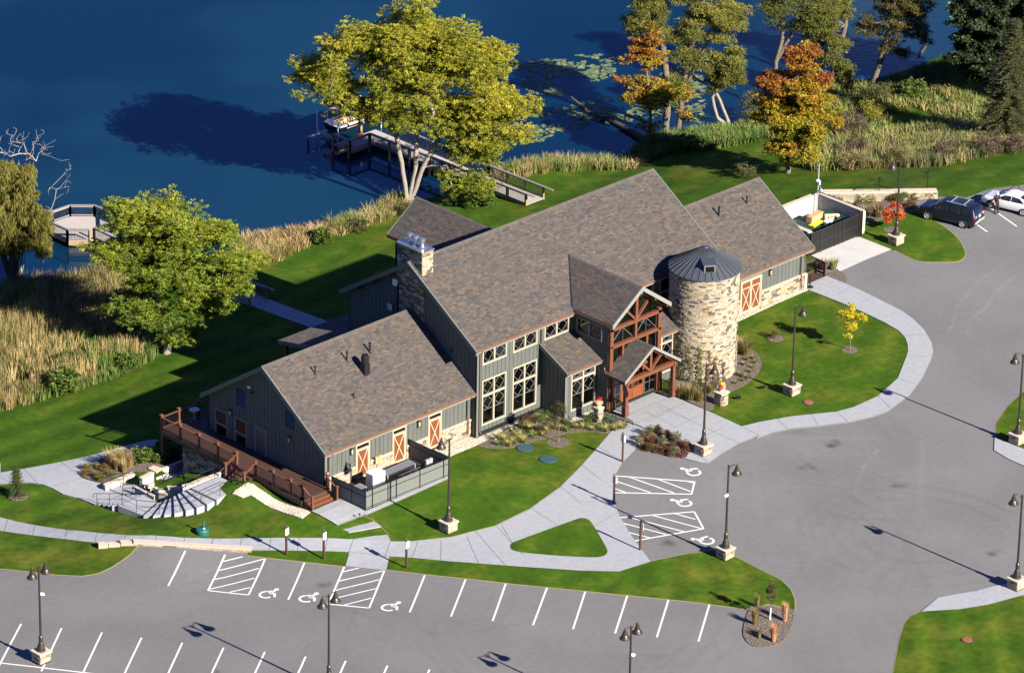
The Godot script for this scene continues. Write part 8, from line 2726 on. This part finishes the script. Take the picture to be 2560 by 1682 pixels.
func make_piers() -> void:
	rng.seed = 701
	var y := -5.05
	var g := thing("octagon_pier", "wooden pier with an octagonal end platform on the left side of the lake", "pier")
	planks(g, Vector3(10.05, hy(10.05, -34.3) + 0.06, -34.3), Vector3(10.05, y, -41.0), 1.75)
	planks(g, Vector3(10.05, y, -41.0), Vector3(10.05, y, -53.4), 1.75)
	var l0 := hy(10.05, -34.6) + 0.06
	for x in [9.15, 10.95]:
		pier_rail(g, Vector3(x, l0, -34.6), Vector3(x, y, -41.0), 1.0)
		pier_rail(g, Vector3(x, y, -41.0), Vector3(x, y, -53.2), 1.0)
		var cap := MB.new()
		cap.beam(Vector3(x, l0 + 1.0, -34.6), Vector3(x, l0 + 1.02, -33.7), 0.2, 0.05)
		part("rail", cap, M.pier_rail, g)
	var c := Vector3(9.75, y, -55.5)
	var ring8 := [Vector3(7.35, y, -56.5), Vector3(7.4, y, -54.4), Vector3(8.65, y, -53.15), Vector3(10.95, y, -53.15), Vector3(12.1, y, -54.6), Vector3(12.05, y, -56.6), Vector3(10.6, y, -57.95), Vector3(8.8, y, -57.95)]
	for k in 8:
		if k != 2:
			pier_rail(g, ring8[k], ring8[(k + 1) % 8], 0.98)
	var poly := PackedVector2Array()
	for p in ring8:
		poly.append(Vector2(p.x, p.z))
	var z := -58.0
	while z < -53.1:
		for q in Geometry2D.intersect_polygons(poly, rect(5, z, 14, z + 0.27)):
			part("plank", plan(q, y - 0.04, y), M.pier_board, g)
		z += 0.29
	for k in 8:
		var m := MB.new()
		m.beam(ring8[k] - Vector3(0, 0.15, 0), ring8[(k + 1) % 8] - Vector3(0, 0.15, 0), 0.06, 0.22)
		if k % 2 == 1:
			m.beam(ring8[k] - Vector3(0, 0.3, 0), ring8[(k + 1) % 8] - Vector3(0, 0.42, 0), 0.07, 0.2)
		part("rim_beam", m, M.pier_beam, g)
	var ps := struct("stone_path", drape(pl([9.2, -34.3, 11.0, -34.3, 11.0, -27.6, 10.4, -24.5, 8.6, -24.5, 9.2, -27.6]), 0.05, 0.04), M.concrete_joint)
	for i in 9:
		for k in 3:
			var s := 0.6
			var q := rect(9.22 + k * s - maxf(0, i - 5) * 0.14, -34.28 + i * 1.05, 9.22 + k * s + s - 0.03 - maxf(0, i - 5) * 0.14, -34.28 + i * 1.05 + 1.02)
			part("paver", drape(q, 0.07), M.concrete, ps)

	var b := thing("boat_pier", "wooden boat pier with railings behind the large forked tree", "pier")
	y = -4.95
	planks(b, Vector3(40.05, hy(40.05, -34.4) + 0.1, -34.4), Vector3(40.05, y, -41.0), 2.0)
	planks(b, Vector3(40.05, y, -41.0), Vector3(40.05, y, -54.5), 2.0)
	planks(b, Vector3(36.1, y, -53.5), Vector3(39.05, y, -53.5), 2.05)
	l0 = hy(40.05, -34.5) + 0.1
	pier_rail(b, Vector3(39.02, l0, -34.5), Vector3(39.02, y, -41.0), 1.0)
	pier_rail(b, Vector3(41.08, l0, -34.6), Vector3(41.08, y, -41.0), 1.0)
	for x in [39.02, 41.08]:
		var cap := MB.new()
		cap.beam(Vector3(x, l0 + 1.0, -34.6), Vector3(x, l0 + 1.02, -33.5), 0.2, 0.05)
		part("rail", cap, M.pier_rail, b)
	pier_rail(b, Vector3(38.98, y, -41.0), Vector3(38.45, y, -52.5), 1.0)
	pier_rail(b, Vector3(41.08, y, -41.0), Vector3(41.08, y, -53.0), 1.0)
	pier_rail(b, Vector3(38.4, y, -52.5), Vector3(36.15, y, -52.5), 1.0)
	pier_rail(b, Vector3(36.12, y, -52.5), Vector3(36.12, y, -54.5), 1.0)
	part("rim_beam", boxm(Vector3(37.3, y - 0.15, -52.46), Vector3(2.3, 0.22, 0.06)), M.pier_beam, b)
	part("pier_post", boxm(Vector3(39.3, y + 0.1, -54.55), Vector3(0.24, 2.8, 0.24)), M.pier_post, b)
	for q in [[36.75, -53.3, "orange life vests heaped on the boat pier's end platform"], [38.6, -54.2, "orange float standing beside the boat on the pier"]]:
		var v := thing("life_vest", q[2], "float", Vector3(q[0], y, q[1]))
		var m := MB.new()
		for k in 3:
			m.box(Vector3(rf(-0.3, 0.3), 0.08 + 0.06 * k, rf(-0.2, 0.2)), Vector3(0.5, 0.1, 0.4), Transform3D(Basis(Vector3.UP, rf(0, 3)), Vector3.ZERO))
		part("vest", m, M.orange_plastic, v)

	# the boat on its lift
	var o := thing("boat", "small navy and white electric boat under a tan canopy at the pier", "boat", Vector3(38.1, -5.15, -57.0))
	var st := [[0.0, 0.86, -0.05], [0.6, 0.95, -0.15], [2.6, 1.0, -0.2], [4.4, 0.86, -0.12], [5.4, 0.5, 0.05], [6.0, 0.06, 0.3]]   # along the boat: half beam, keel
	var hull := MB.new()
	var deck := MB.new()
	for i in st.size() - 1:
		var a: Array = st[i]; var e: Array = st[i + 1]
		for s in [-1.0, 1.0]:
			hull.quad(Vector3(a[0], 0.62, a[1] * s), Vector3(e[0], 0.62 + 0.03 * i, e[1] * s), Vector3(e[0], e[2], e[1] * s * 0.45), Vector3(a[0], a[2], a[1] * s * 0.45))
			hull.quad(Vector3(a[0], a[2], a[1] * s * 0.45), Vector3(e[0], e[2], e[1] * s * 0.45), Vector3(e[0], e[2] - 0.15, 0), Vector3(a[0], a[2] - 0.15, 0))
			deck.quad(Vector3(a[0], 0.65, a[1] * s * 1.03), Vector3(e[0], 0.65 + 0.03 * i, e[1] * s * 1.03), Vector3(e[0], 0.65 + 0.03 * i, e[1] * s * 0.68), Vector3(a[0], 0.65, a[1] * s * 0.68))
			deck.quad(Vector3(a[0], 0.65, a[1] * s * 1.03), Vector3(e[0], 0.65 + 0.03 * i, e[1] * s * 1.03), Vector3(e[0], 0.54 + 0.03 * i, e[1] * s * 1.02), Vector3(a[0], 0.54, a[1] * s * 1.02))
	hull.quad(Vector3(0, 0.62, -0.86), Vector3(0, 0.62, 0.86), Vector3(0, -0.05, 0.39), Vector3(0, -0.05, -0.39))
	deck.quad(Vector3(0, 0.66, -0.88), Vector3(0, 0.66, 0.88), Vector3(0.95, 0.66, 0.92), Vector3(0.95, 0.66, -0.92))
	deck.quad(Vector3(4.4, 0.74, -0.8), Vector3(4.4, 0.74, 0.8), Vector3(6.0, 0.8, 0.05), Vector3(6.0, 0.8, -0.05))
	part("hull", hull, M.navy_gel, o)
	part("deck", deck, M.white_paint, o)
	part("cockpit_floor", boxm(Vector3(2.7, 0.15, 0), Vector3(3.6, 0.05, 1.2)), M.pier_board, o)
	for s in [-1, 1]:
		part("bench", boxm(Vector3(2.7, 0.38, 0.5 * s), Vector3(3.0, 0.42, 0.4)), M.canvas_tan, o)
	for x in [0.35, 1.5, 2.6, 3.7, 4.5]:
		for s in [-1, 1]:
			part("canopy_post", boxm(Vector3(x, 1.12, 0.78 * s), Vector3(0.045, 1.0, 0.045)), M.white_paint, o)
	var cn := MB.new()
	for k in 8:
		var a0 := -1.0 + k * 0.25; var a1 := a0 + 0.25
		var y0 := 1.62 + 0.2 * (1 - a0 * a0); var y1 := 1.62 + 0.2 * (1 - a1 * a1)
		cn.quad(Vector3(0.1, y0, a0), Vector3(4.7, y0, a0), Vector3(4.7, y1, a1), Vector3(0.1, y1, a1))
		cn.quad(Vector3(0.1, y0 - 0.04, a0), Vector3(4.7, y0 - 0.04, a0), Vector3(4.7, y1 - 0.04, a1), Vector3(0.1, y1 - 0.04, a1))
	for s in [-1, 1]:
		cn.quad(Vector3(0.1, 1.62, s), Vector3(4.7, 1.62, s), Vector3(4.7, 1.48, s), Vector3(0.1, 1.48, s))
	part("canopy", cn, M.canvas_tan, o)
	var sc := MB.new()
	sc.quad(Vector3(4.55, 0.72, -0.7), Vector3(4.55, 0.72, 0.7), Vector3(4.35, 1.55, 0.7), Vector3(4.35, 1.55, -0.7))
	part("windscreen", sc, M.glass, o)
	var lf := thing("boat_lift", "white and grey lift posts round the boat at the pier", "boat lift", Vector3(38.1, -5.6, -57.0))
	for q in [[-0.35, -1.25], [-0.35, 1.35], [4.6, -1.25], [4.6, 1.35]]:
		var m := MB.new()
		m.tube([Vector3(q[0], -0.6, q[1]), Vector3(q[0], 2.1, q[1])], [0.05, 0.05], 8)
		part("lift_post", m, M.white_paint, lf)
	for x in [-0.35, 4.6]:
		part("cross_beam", boxm(Vector3(x, 0.25, 0.05), Vector3(0.1, 0.14, 2.6)), M.galv, lf)
	part("side_beam", boxm(Vector3(-1.5, 0.7, 0.0), Vector3(2.2, 0.12, 0.12)), M.galv, lf)
	part("side_post", boxm(Vector3(-2.5, 0.0, 0.0), Vector3(0.12, 1.5, 0.12)), M.sign_back, lf)


# ---------------------------------------------------------------- cars and the man
func car_ring(s: Array) -> Array:   # s: x, sill, belt, roof, half width at sill, at belt, at roof; half ring from sill over the roof
	return [Vector3(s[0], s[1], s[4] * 0.9), Vector3(s[0], s[1] + 0.06, s[4]), Vector3(s[0], (s[1] + s[2]) * 0.5, s[5] * 1.015), Vector3(s[0], s[2] - 0.07, s[5]), Vector3(s[0], s[2], s[5] * 0.955), Vector3(s[0], lerpf(s[2], s[3], 0.88), lerpf(s[5] * 0.93, s[6], 0.88)), Vector3(s[0], s[3] - 0.015, s[6] * 0.88), Vector3(s[0], s[3], s[6] * 0.55), Vector3(s[0], s[3] + 0.01, 0)]


func car(o: Node3D, st: Array, paint: Material, glass: Array, axles: Array, wr: float, hw: float) -> void:
	var rings := []
	for s in st:
		rings.append(car_ring(s))
	var b := MB.new()
	var norm := func(i: int, k: int) -> Vector3:
		var u: Vector3 = rings[mini(i + 1, st.size() - 1)][k] - rings[maxi(i - 1, 0)][k]
		var w: Vector3 = rings[i][mini(k + 1, 8)] - rings[i][maxi(k - 1, 0)]
		var m := w.cross(u).normalized()
		if m.dot(Vector3(0, rings[i][k].y - 0.8, rings[i][k].z)) < 0:
			m = -m
		return m
	var f := Vector3(1, 1, -1)
	for i in st.size() - 1:
		for k in 8:
			var p: Vector3 = rings[i][k]; var q: Vector3 = rings[i + 1][k]; var r: Vector3 = rings[i + 1][k + 1]; var s: Vector3 = rings[i][k + 1]
			var np: Vector3 = norm.call(i, k); var nq: Vector3 = norm.call(i + 1, k); var nr: Vector3 = norm.call(i + 1, k + 1); var ns: Vector3 = norm.call(i, k + 1)
			b.stri(p, q, r, np, nq, nr); b.stri(p, r, s, np, nr, ns)
			b.stri(p * f, q * f, r * f, np * f, nq * f, nr * f); b.stri(p * f, r * f, s * f, np * f, nr * f, ns * f)
	for e in [0, st.size() - 1]:
		for k in 8:
			b.tri(Vector3(st[e][0], st[e][1] + 0.2, 0), rings[e][k], rings[e][k + 1])
			b.tri(Vector3(st[e][0], st[e][1] + 0.2, 0), rings[e][k] * f, rings[e][k + 1] * f)
	part("body", b, paint, o)
	part("underbody", boxm(Vector3((st[0][0] + st[-1][0]) / 2, 0.3, 0), Vector3(st[-1][0] - st[0][0] - 0.3, 0.25, hw * 1.7)), M.black_rubber, o)
	for g in glass:   # [corner points on the +z side or across, name, both sides]
		for s in ([1, -1] if g[2] else [1]):
			var m := MB.new()
			var c := []
			for p in g[0]:
				c.append(Vector3(p.x, p.y, p.z * s))
			for k in range(1, c.size() - 1):
				m.tri(c[0], c[k], c[k + 1])
			part(g[1], m, M.car_glass, o)
	for x in axles:
		for s in [-1, 1]:
			var t := Transform3D(Basis(Vector3.RIGHT, PI / 2 * s), Vector3(x, wr, hw * s))
			var m := MB.new()
			m.lathe([Vector2(wr + 0.06, -0.3), Vector2(wr + 0.06, 0.005), Vector2(0, 0.005)], Vector3.ZERO, 24)
			part("wheel_arch", m, M.black_rubber, o, t)
			m = MB.new()
			m.lathe([Vector2(wr * 0.6, 0.02), Vector2(wr * 0.93, 0.03), Vector2(wr, -0.02), Vector2(wr, -0.2), Vector2(wr * 0.6, -0.22)], Vector3.ZERO, 24)
			var w := part("wheel", m, M.black_rubber, o, t)
			m = MB.new()
			m.lathe([Vector2(wr * 0.62, 0.03), Vector2(wr * 0.57, 0.01), Vector2(wr * 0.5, -0.03)], Vector3.ZERO, 20)
			for k in 6:
				var a := TAU * k / 6
				m.beam(Vector3(cos(a) * wr * 0.1, 0.025, sin(a) * wr * 0.1), Vector3(cos(a) * wr * 0.58, 0.015, sin(a) * wr * 0.58), 0.07, 0.02)
			m.lathe([Vector2(wr * 0.17, 0.0), Vector2(wr * 0.15, 0.035), Vector2(0, 0.04)], Vector3.ZERO, 12)
			part("rim", m, M.galv, w)


func make_cars() -> void:
	var o := thing("parked_car", "dark navy estate car with roof rails, parked with its tail to the lot", "car", Vector3(53.7, 0.02, -2.15), 1.83)
	# x from nose (+) to tail (-) in the car's own frame
	var st := [[-2.5, 0.55, 0.95, 0.98, 0.78, 0.8, 0.76], [-2.42, 0.38, 1.05, 1.22, 0.88, 0.9, 0.76], [-2.25, 0.32, 1.08, 1.6, 0.93, 0.95, 0.76], [-1.9, 0.3, 1.08, 1.74, 0.95, 0.97, 0.76], [-0.6, 0.28, 1.06, 1.79, 0.96, 0.98, 0.78], [0.35, 0.28, 1.05, 1.72, 0.96, 0.98, 0.77], [0.75, 0.28, 1.05, 1.55, 0.96, 0.98, 0.76], [1.35, 0.28, 1.06, 1.14, 0.96, 0.97, 0.82], [1.9, 0.3, 1.0, 1.07, 0.94, 0.95, 0.8], [2.3, 0.34, 0.9, 0.96, 0.86, 0.88, 0.72], [2.48, 0.45, 0.78, 0.82, 0.7, 0.72, 0.6]]
	var side1 := [Vector3(0.95, 1.12, 0.945), Vector3(0.35, 1.6, 0.82), Vector3(-0.28, 1.66, 0.815), Vector3(-0.28, 1.12, 0.952)]
	var side2 := [Vector3(-0.36, 1.12, 0.952), Vector3(-0.36, 1.66, 0.815), Vector3(-1.25, 1.65, 0.805), Vector3(-1.3, 1.13, 0.95)]
	var side3 := [Vector3(-1.38, 1.13, 0.948), Vector3(-1.33, 1.64, 0.803), Vector3(-1.85, 1.6, 0.795), Vector3(-2.1, 1.2, 0.925)]
	var tail := [Vector3(-2.43, 1.14, 0.72), Vector3(-2.26, 1.58, 0.64), Vector3(-2.26, 1.58, -0.64), Vector3(-2.43, 1.14, -0.72)]
	var front := [Vector3(1.36, 1.16, 0.76), Vector3(0.5, 1.68, 0.6), Vector3(0.5, 1.68, -0.6), Vector3(1.36, 1.16, -0.76)]
	car(o, st, M.navy_paint, [[side1, "side_window", true], [side2, "side_window", true], [side3, "side_window", true], [tail, "rear_window", false], [front, "windscreen", false]], [1.55, -1.5], 0.37, 0.965)
	for s in [-1, 1]:
		part("roof_rail", boxm(Vector3(-0.75, 1.83, 0.62 * s), Vector3(1.7, 0.04, 0.04)), M.galv, o)
		part("tail_light", boxm(Vector3(-2.43, 1.0, 0.74 * s), Vector3(0.1, 0.22, 0.24)), M.tail_red, o)
		part("reversing_light", boxm(Vector3(-2.475, 1.02, 0.62 * s), Vector3(0.04, 0.12, 0.16)), M.lamp_clear, o)
		part("headlight", boxm(Vector3(2.33, 0.8, 0.66 * s), Vector3(0.14, 0.16, 0.28)), M.lamp_clear, o)
		part("mirror", boxm(Vector3(0.85, 1.2, 1.05 * s), Vector3(0.12, 0.16, 0.2)), M.navy_paint, o)
	for x in [-1.35, -0.25]:
		part("roof_rail", boxm(Vector3(x, 1.845, 0), Vector3(0.06, 0.03, 1.2)), M.galv, o)
	part("bumper", boxm(Vector3(-2.48, 0.55, 0), Vector3(0.14, 0.14, 1.62)), M.galv, o)
	part("chrome_strip", boxm(Vector3(-2.49, 1.1, 0), Vector3(0.03, 0.05, 0.9)), M.steel, o)
	part("number_plate", boxm(Vector3(-2.505, 0.97, 0.0), Vector3(0.02, 0.16, 0.32)), M.sign_white, o)

	o = thing("parked_car", "white saloon car at the right edge with its driver's door open", "car", Vector3(59.0, 0.02, -0.35), 1.83)
	st = [[-2.4, 0.5, 0.85, 0.92, 0.76, 0.78, 0.6], [-2.3, 0.36, 0.92, 1.0, 0.86, 0.88, 0.66], [-1.85, 0.3, 0.95, 1.05, 0.9, 0.91, 0.66], [-1.25, 0.26, 0.95, 1.26, 0.91, 0.92, 0.64], [-0.7, 0.25, 0.94, 1.42, 0.91, 0.92, 0.63], [0.0, 0.25, 0.93, 1.45, 0.91, 0.92, 0.65], [0.45, 0.25, 0.92, 1.38, 0.91, 0.92, 0.66], [1.25, 0.26, 0.93, 0.99, 0.91, 0.91, 0.74], [1.8, 0.28, 0.86, 0.92, 0.89, 0.88, 0.72], [2.2, 0.32, 0.74, 0.8, 0.8, 0.8, 0.62], [2.4, 0.42, 0.62, 0.66, 0.6, 0.6, 0.5]]
	side1 = [Vector3(0.95, 0.98, 0.885), Vector3(0.3, 1.33, 0.715), Vector3(-0.25, 1.36, 0.7), Vector3(-0.25, 0.99, 0.885)]
	side2 = [Vector3(-0.32, 0.99, 0.885), Vector3(-0.32, 1.36, 0.7), Vector3(-0.95, 1.3, 0.7), Vector3(-1.45, 1.02, 0.875)]
	tail = [Vector3(-1.92, 1.065, 0.62), Vector3(-0.95, 1.385, 0.56), Vector3(-0.95, 1.385, -0.56), Vector3(-1.92, 1.065, -0.62)]
	front = [Vector3(1.22, 1.02, 0.7), Vector3(0.42, 1.4, 0.56), Vector3(0.42, 1.4, -0.56), Vector3(1.22, 1.02, -0.7)]
	car(o, st, M.white_car, [[side1, "side_window", true], [side2, "side_window", true], [tail, "rear_window", false], [front, "windscreen", false]], [1.45, -1.38], 0.33, 0.915)
	for s in [-1, 1]:
		part("tail_light", boxm(Vector3(-2.28, 0.84, 0.68 * s), Vector3(0.2, 0.13, 0.36)), M.tail_red, o)
		part("headlight", boxm(Vector3(2.2, 0.66, 0.62 * s), Vector3(0.16, 0.12, 0.3)), M.lamp_clear, o)
	part("mirror", boxm(Vector3(0.9, 1.0, -1.0), Vector3(0.12, 0.13, 0.2)), M.white_car, o)
	# the open driver's door swings out towards the man
	var d := MB.new()
	d.box(Vector3(-0.5, 0.62, 0), Vector3(1.0, 0.62, 0.07))
	var t := Transform3D(Basis(Vector3.UP, 0.95), Vector3(0.88, 0, 0.96))
	t.basis = Basis(Vector3.UP, 0.9)
	var dr := part("door", d, M.white_car, o, t)
	var wf := MB.new()
	wf.beam(Vector3(0.0, 0.95, 0), Vector3(-0.55, 1.36, -0.06), 0.05, 0.05)
	wf.beam(Vector3(-0.55, 1.36, -0.06), Vector3(-0.98, 1.3, -0.06), 0.05, 0.05)
	wf.beam(Vector3(-0.98, 1.3, -0.06), Vector3(-1.0, 0.93, 0), 0.05, 0.05)
	part("window_frame", wf, M.black_rubber, dr)
	part("door_opening", boxm(Vector3(0.3, 0.75, 0.905), Vector3(1.0, 0.85, 0.035)), M.interior, o)


func field_mesh(b: MB, bones: Array, lo: Vector3, hi: Vector3, cell: float, k: float) -> void:
	# surface nets over a smooth union of tapered capsules [a, ra, b, rb]
	var n := Vector3i(((hi - lo) / cell).ceil()) + Vector3i.ONE
	var f := PackedFloat32Array()
	f.resize(n.x * n.y * n.z)
	f.fill(1.0)
	for bo in bones:
		var a: Vector3 = bo[0]; var e: Vector3 = bo[2]
		var r: float = maxf(bo[1], bo[3]) + 3 * cell + k
		var l := Vector3i(((a.min(e) - Vector3.ONE * r - lo) / cell).floor()).clamp(Vector3i.ZERO, n - Vector3i.ONE)
		var h := Vector3i(((a.max(e) + Vector3.ONE * r - lo) / cell).ceil()).clamp(Vector3i.ZERO, n - Vector3i.ONE)
		var ae := e - a
		var len2 := maxf(ae.length_squared(), 1e-6)
		for z in range(l.z, h.z + 1):
			for y in range(l.y, h.y + 1):
				for x in range(l.x, h.x + 1):
					var p := lo + Vector3(x, y, z) * cell
					var t := clampf((p - a).dot(ae) / len2, 0, 1)
					var d := p.distance_to(a + ae * t) - lerpf(bo[1], bo[3], t)
					var i := (z * n.y + y) * n.x + x
					var m := clampf(0.5 + 0.5 * (f[i] - d) / k, 0, 1)
					f[i] = lerpf(f[i], d, m) - k * m * (1 - m)
	var vid := {}
	var vs := []
	var off := [1, n.x, n.x * n.y]
	for z in n.z - 1:
		for y in n.y - 1:
			for x in n.x - 1:
				var i := (z * n.y + y) * n.x + x
				var sum := Vector3.ZERO
				var cnt := 0
				var s := 0
				for c in 8:
					if f[i + (c & 1) * off[0] + ((c >> 1) & 1) * off[1] + (c >> 2) * off[2]] < 0:
						s += 1
				if s == 0 or s == 8:
					continue
				for c in 8:
					for ax in 3:
						if c & (1 << ax):
							continue
						var c2 := c | (1 << ax)
						var f0 := f[i + (c & 1) * off[0] + ((c >> 1) & 1) * off[1] + (c >> 2) * off[2]]
						var f1 := f[i + (c2 & 1) * off[0] + ((c2 >> 1) & 1) * off[1] + (c2 >> 2) * off[2]]
						if (f0 < 0) != (f1 < 0):
							var p0 := Vector3(c & 1, (c >> 1) & 1, c >> 2)
							var p1 := Vector3(c2 & 1, (c2 >> 1) & 1, c2 >> 2)
							sum += p0.lerp(p1, f0 / (f0 - f1))
							cnt += 1
				vid[i] = vs.size()
				vs.append(lo + (Vector3(x, y, z) + sum / cnt) * cell)
	var nv := []
	nv.resize(vs.size())
	nv.fill(Vector3.ZERO)
	var quads := []
	for i in vid:
		for ax in 3:
			var u: int = off[(ax + 1) % 3]; var w: int = off[(ax + 2) % 3]
			var f0 := f[i]; var f1 := f[i + off[ax]]
			if (f0 < 0) == (f1 < 0):
				continue
			if vid.has(i - u) and vid.has(i - w) and vid.has(i - u - w):
				var q := [vid[i], vid[i - u], vid[i - u - w], vid[i - w]]
				var m: Vector3 = (vs[q[1]] - vs[q[0]]).cross(vs[q[2]] - vs[q[0]])
				var axis := Vector3.ZERO
				axis[ax] = 1.0 if f0 < 0 else -1.0
				if m.dot(axis) < 0:
					m = -m
				for e in q:
					nv[e] += m
				quads.append(q)
	for q in quads:
		b.stri(vs[q[0]], vs[q[1]], vs[q[2]], nv[q[0]].normalized(), nv[q[1]].normalized(), nv[q[2]].normalized())
		b.stri(vs[q[0]], vs[q[2]], vs[q[3]], nv[q[0]].normalized(), nv[q[2]].normalized(), nv[q[3]].normalized())


func make_person() -> void:
	# standing by the open door, looking down towards the camera's side, a paper in the left hand; local +z is forwards
	var o := thing("person", "person in black clothes and a white cap standing by the white car's open door", "person", Vector3(57.42, 0.02, -0.62), -0.2)
	var hip := Vector3(0, 0.93, 0)
	var chest := Vector3(0, 1.3, -0.01)
	var skin := MB.new()
	var sh := [Vector3(-0.2, 1.43, 0), Vector3(0.2, 1.43, 0)]
	var el := [Vector3(-0.32, 1.16, -0.04), Vector3(0.31, 1.16, 0.02)]
	var wrist := [Vector3(-0.3, 0.93, 0.12), Vector3(0.33, 0.98, 0.2)]
	var bones := [[hip, 0.15, Vector3(0, 1.1, 0), 0.15], [Vector3(0, 1.1, 0), 0.155, chest, 0.16], [chest, 0.16, Vector3(0, 1.43, 0), 0.11], [Vector3(0, 1.43, 0), 0.075, Vector3(0, 1.55, 0.02), 0.06],
		[Vector3(-0.1, 0.9, 0), 0.11, Vector3(-0.12, 0.5, 0.03), 0.075], [Vector3(-0.12, 0.5, 0.03), 0.07, Vector3(-0.13, 0.09, -0.02), 0.048], [Vector3(-0.13, 0.06, -0.03), 0.048, Vector3(-0.15, 0.04, 0.16), 0.04],
		[Vector3(0.1, 0.9, 0), 0.11, Vector3(0.13, 0.5, 0.05), 0.075], [Vector3(0.13, 0.5, 0.05), 0.07, Vector3(0.15, 0.09, 0.0), 0.048], [Vector3(0.15, 0.06, -0.01), 0.048, Vector3(0.18, 0.04, 0.18), 0.04],
		[Vector3(-0.12, 1.42, 0), 0.08, sh[0], 0.07], [Vector3(0.12, 1.42, 0), 0.08, sh[1], 0.07],
		[Vector3(0, 1.62, 0.03), 0.085, Vector3(0, 1.69, 0.02), 0.1], [Vector3(0, 1.57, 0.07), 0.05, Vector3(0, 1.6, 0.08), 0.05]]
	for s in 2:
		bones.append([sh[s], 0.062, el[s], 0.046])
		bones.append([el[s], 0.045, wrist[s], 0.031])
	field_mesh(skin, bones, Vector3(-0.5, -0.02, -0.3), Vector3(0.5, 1.85, 0.36), 0.024, 0.035)
	skin.lathe([Vector2(0, 0.022), Vector2(0.014, 0.0), Vector2(0, -0.03)], Vector3(0, 1.645, 0.135), 6)   # nose
	for s in [-1, 1]:
		skin.lathe([Vector2(0, 0.03), Vector2(0.014, 0), Vector2(0, -0.03)], Vector3(0.105 * s, 1.65, 0.01), 6)   # ears
	for s in 2:   # hands: palm, four fingers and a thumb
		var w: Vector3 = wrist[s]
		var d: Vector3 = (w - el[s]).normalized()
		var across := d.cross(Vector3.UP).normalized()
		skin.tube([w, w + d * 0.05, w + d * 0.09], [0.028, 0.038, 0.034], 8)
		for k in 4:
			var p := w + d * 0.085 + across * (k - 1.5) * 0.019
			var len: float = [0.065, 0.078, 0.072, 0.056][k]
			var bend := (d + Vector3(0, -0.6, 0.1)).normalized()
			skin.tube([p, p + d * len * 0.5, p + d * len * 0.5 + bend * len * 0.5], [0.0095, 0.009, 0.0075], 6)
		var th := w + d * 0.03 + across * 0.036 * (1 if s == 0 else -1)
		skin.tube([th, th + (d + across * (1 if s == 0 else -1)).normalized() * 0.04, th + d * 0.075 + across * 0.03 * (1 if s == 0 else -1)], [0.012, 0.011, 0.008], 6)
	var body := part("body", skin, M.skin, o)
	var shirt := MB.new()
	field_mesh(shirt, [[Vector3(0, 0.88, 0), 0.165, Vector3(0, 1.1, 0), 0.17], [Vector3(0, 1.1, 0), 0.17, chest, 0.175], [chest, 0.175, Vector3(0, 1.43, 0), 0.12], [Vector3(-0.12, 1.42, 0), 0.09, sh[0], 0.085], [Vector3(0.12, 1.42, 0), 0.09, sh[1], 0.085], [sh[0], 0.08, sh[0].lerp(el[0], 0.8), 0.07], [sh[1], 0.08, sh[1].lerp(el[1], 0.8), 0.07]], Vector3(-0.5, 0.65, -0.3), Vector3(0.5, 1.6, 0.3), 0.024, 0.035)
	part("shirt", shirt, M.cloth_black, body)
	var tr := MB.new()
	field_mesh(tr, [[Vector3(-0.1, 0.93, 0), 0.125, Vector3(-0.12, 0.5, 0.03), 0.09], [Vector3(-0.12, 0.5, 0.03), 0.085, Vector3(-0.13, 0.11, -0.02), 0.068], [Vector3(0.1, 0.93, 0), 0.125, Vector3(0.13, 0.5, 0.05), 0.09], [Vector3(0.13, 0.5, 0.05), 0.085, Vector3(0.15, 0.11, 0), 0.068], [Vector3(-0.08, 0.93, 0), 0.14, Vector3(0.08, 0.93, 0), 0.14]], Vector3(-0.4, 0.0, -0.25), Vector3(0.4, 1.15, 0.25), 0.024, 0.03)
	part("trousers", tr, M.cloth_black, body)
	var cap := MB.new()
	cap.lathe([Vector2(0.118, 1.66), Vector2(0.12, 1.7), Vector2(0.1, 1.76), Vector2(0.055, 1.8), Vector2(0, 1.81)], Vector3(0, 0, 0.02), 16)
	cap.prism(circle(0, 0.11, 0.085, 14, 0.09), Transform3D(Basis(Vector3(1, 0, 0), Vector3(0, -0.2, 0.98), Vector3(0, 0.98, 0.2)), Vector3(0, 1.675, 0.02)), -0.006, 0.006)
	part("cap", cap, M.cloth_white, body)
	var eyes := MB.new()
	for s in [-1, 1]:
		eyes.box(Vector3(0.036 * s, 1.665, 0.118), Vector3(0.026, 0.012, 0.012))
	eyes.box(Vector3(0, 1.592, 0.125), Vector3(0.045, 0.01, 0.012))
	part("eyes_and_mouth", eyes, M.cloth_black, body)
	for s in [-1, 1]:
		var shoe := MB.new()
		shoe.box(Vector3(0.15 * s, 0.045, 0.07), Vector3(0.1, 0.09, 0.28))
		part("shoe", shoe, M.cloth_black, body)
	var pa := thing("paper", "white folded paper in the hand of the person by the white car", "paper", Vector3(57.8, 1.0, -0.42), 0.3)
	part("sheet", boxm(Vector3.ZERO, Vector3(0.12, 0.012, 0.24)), M.sign_white, pa)
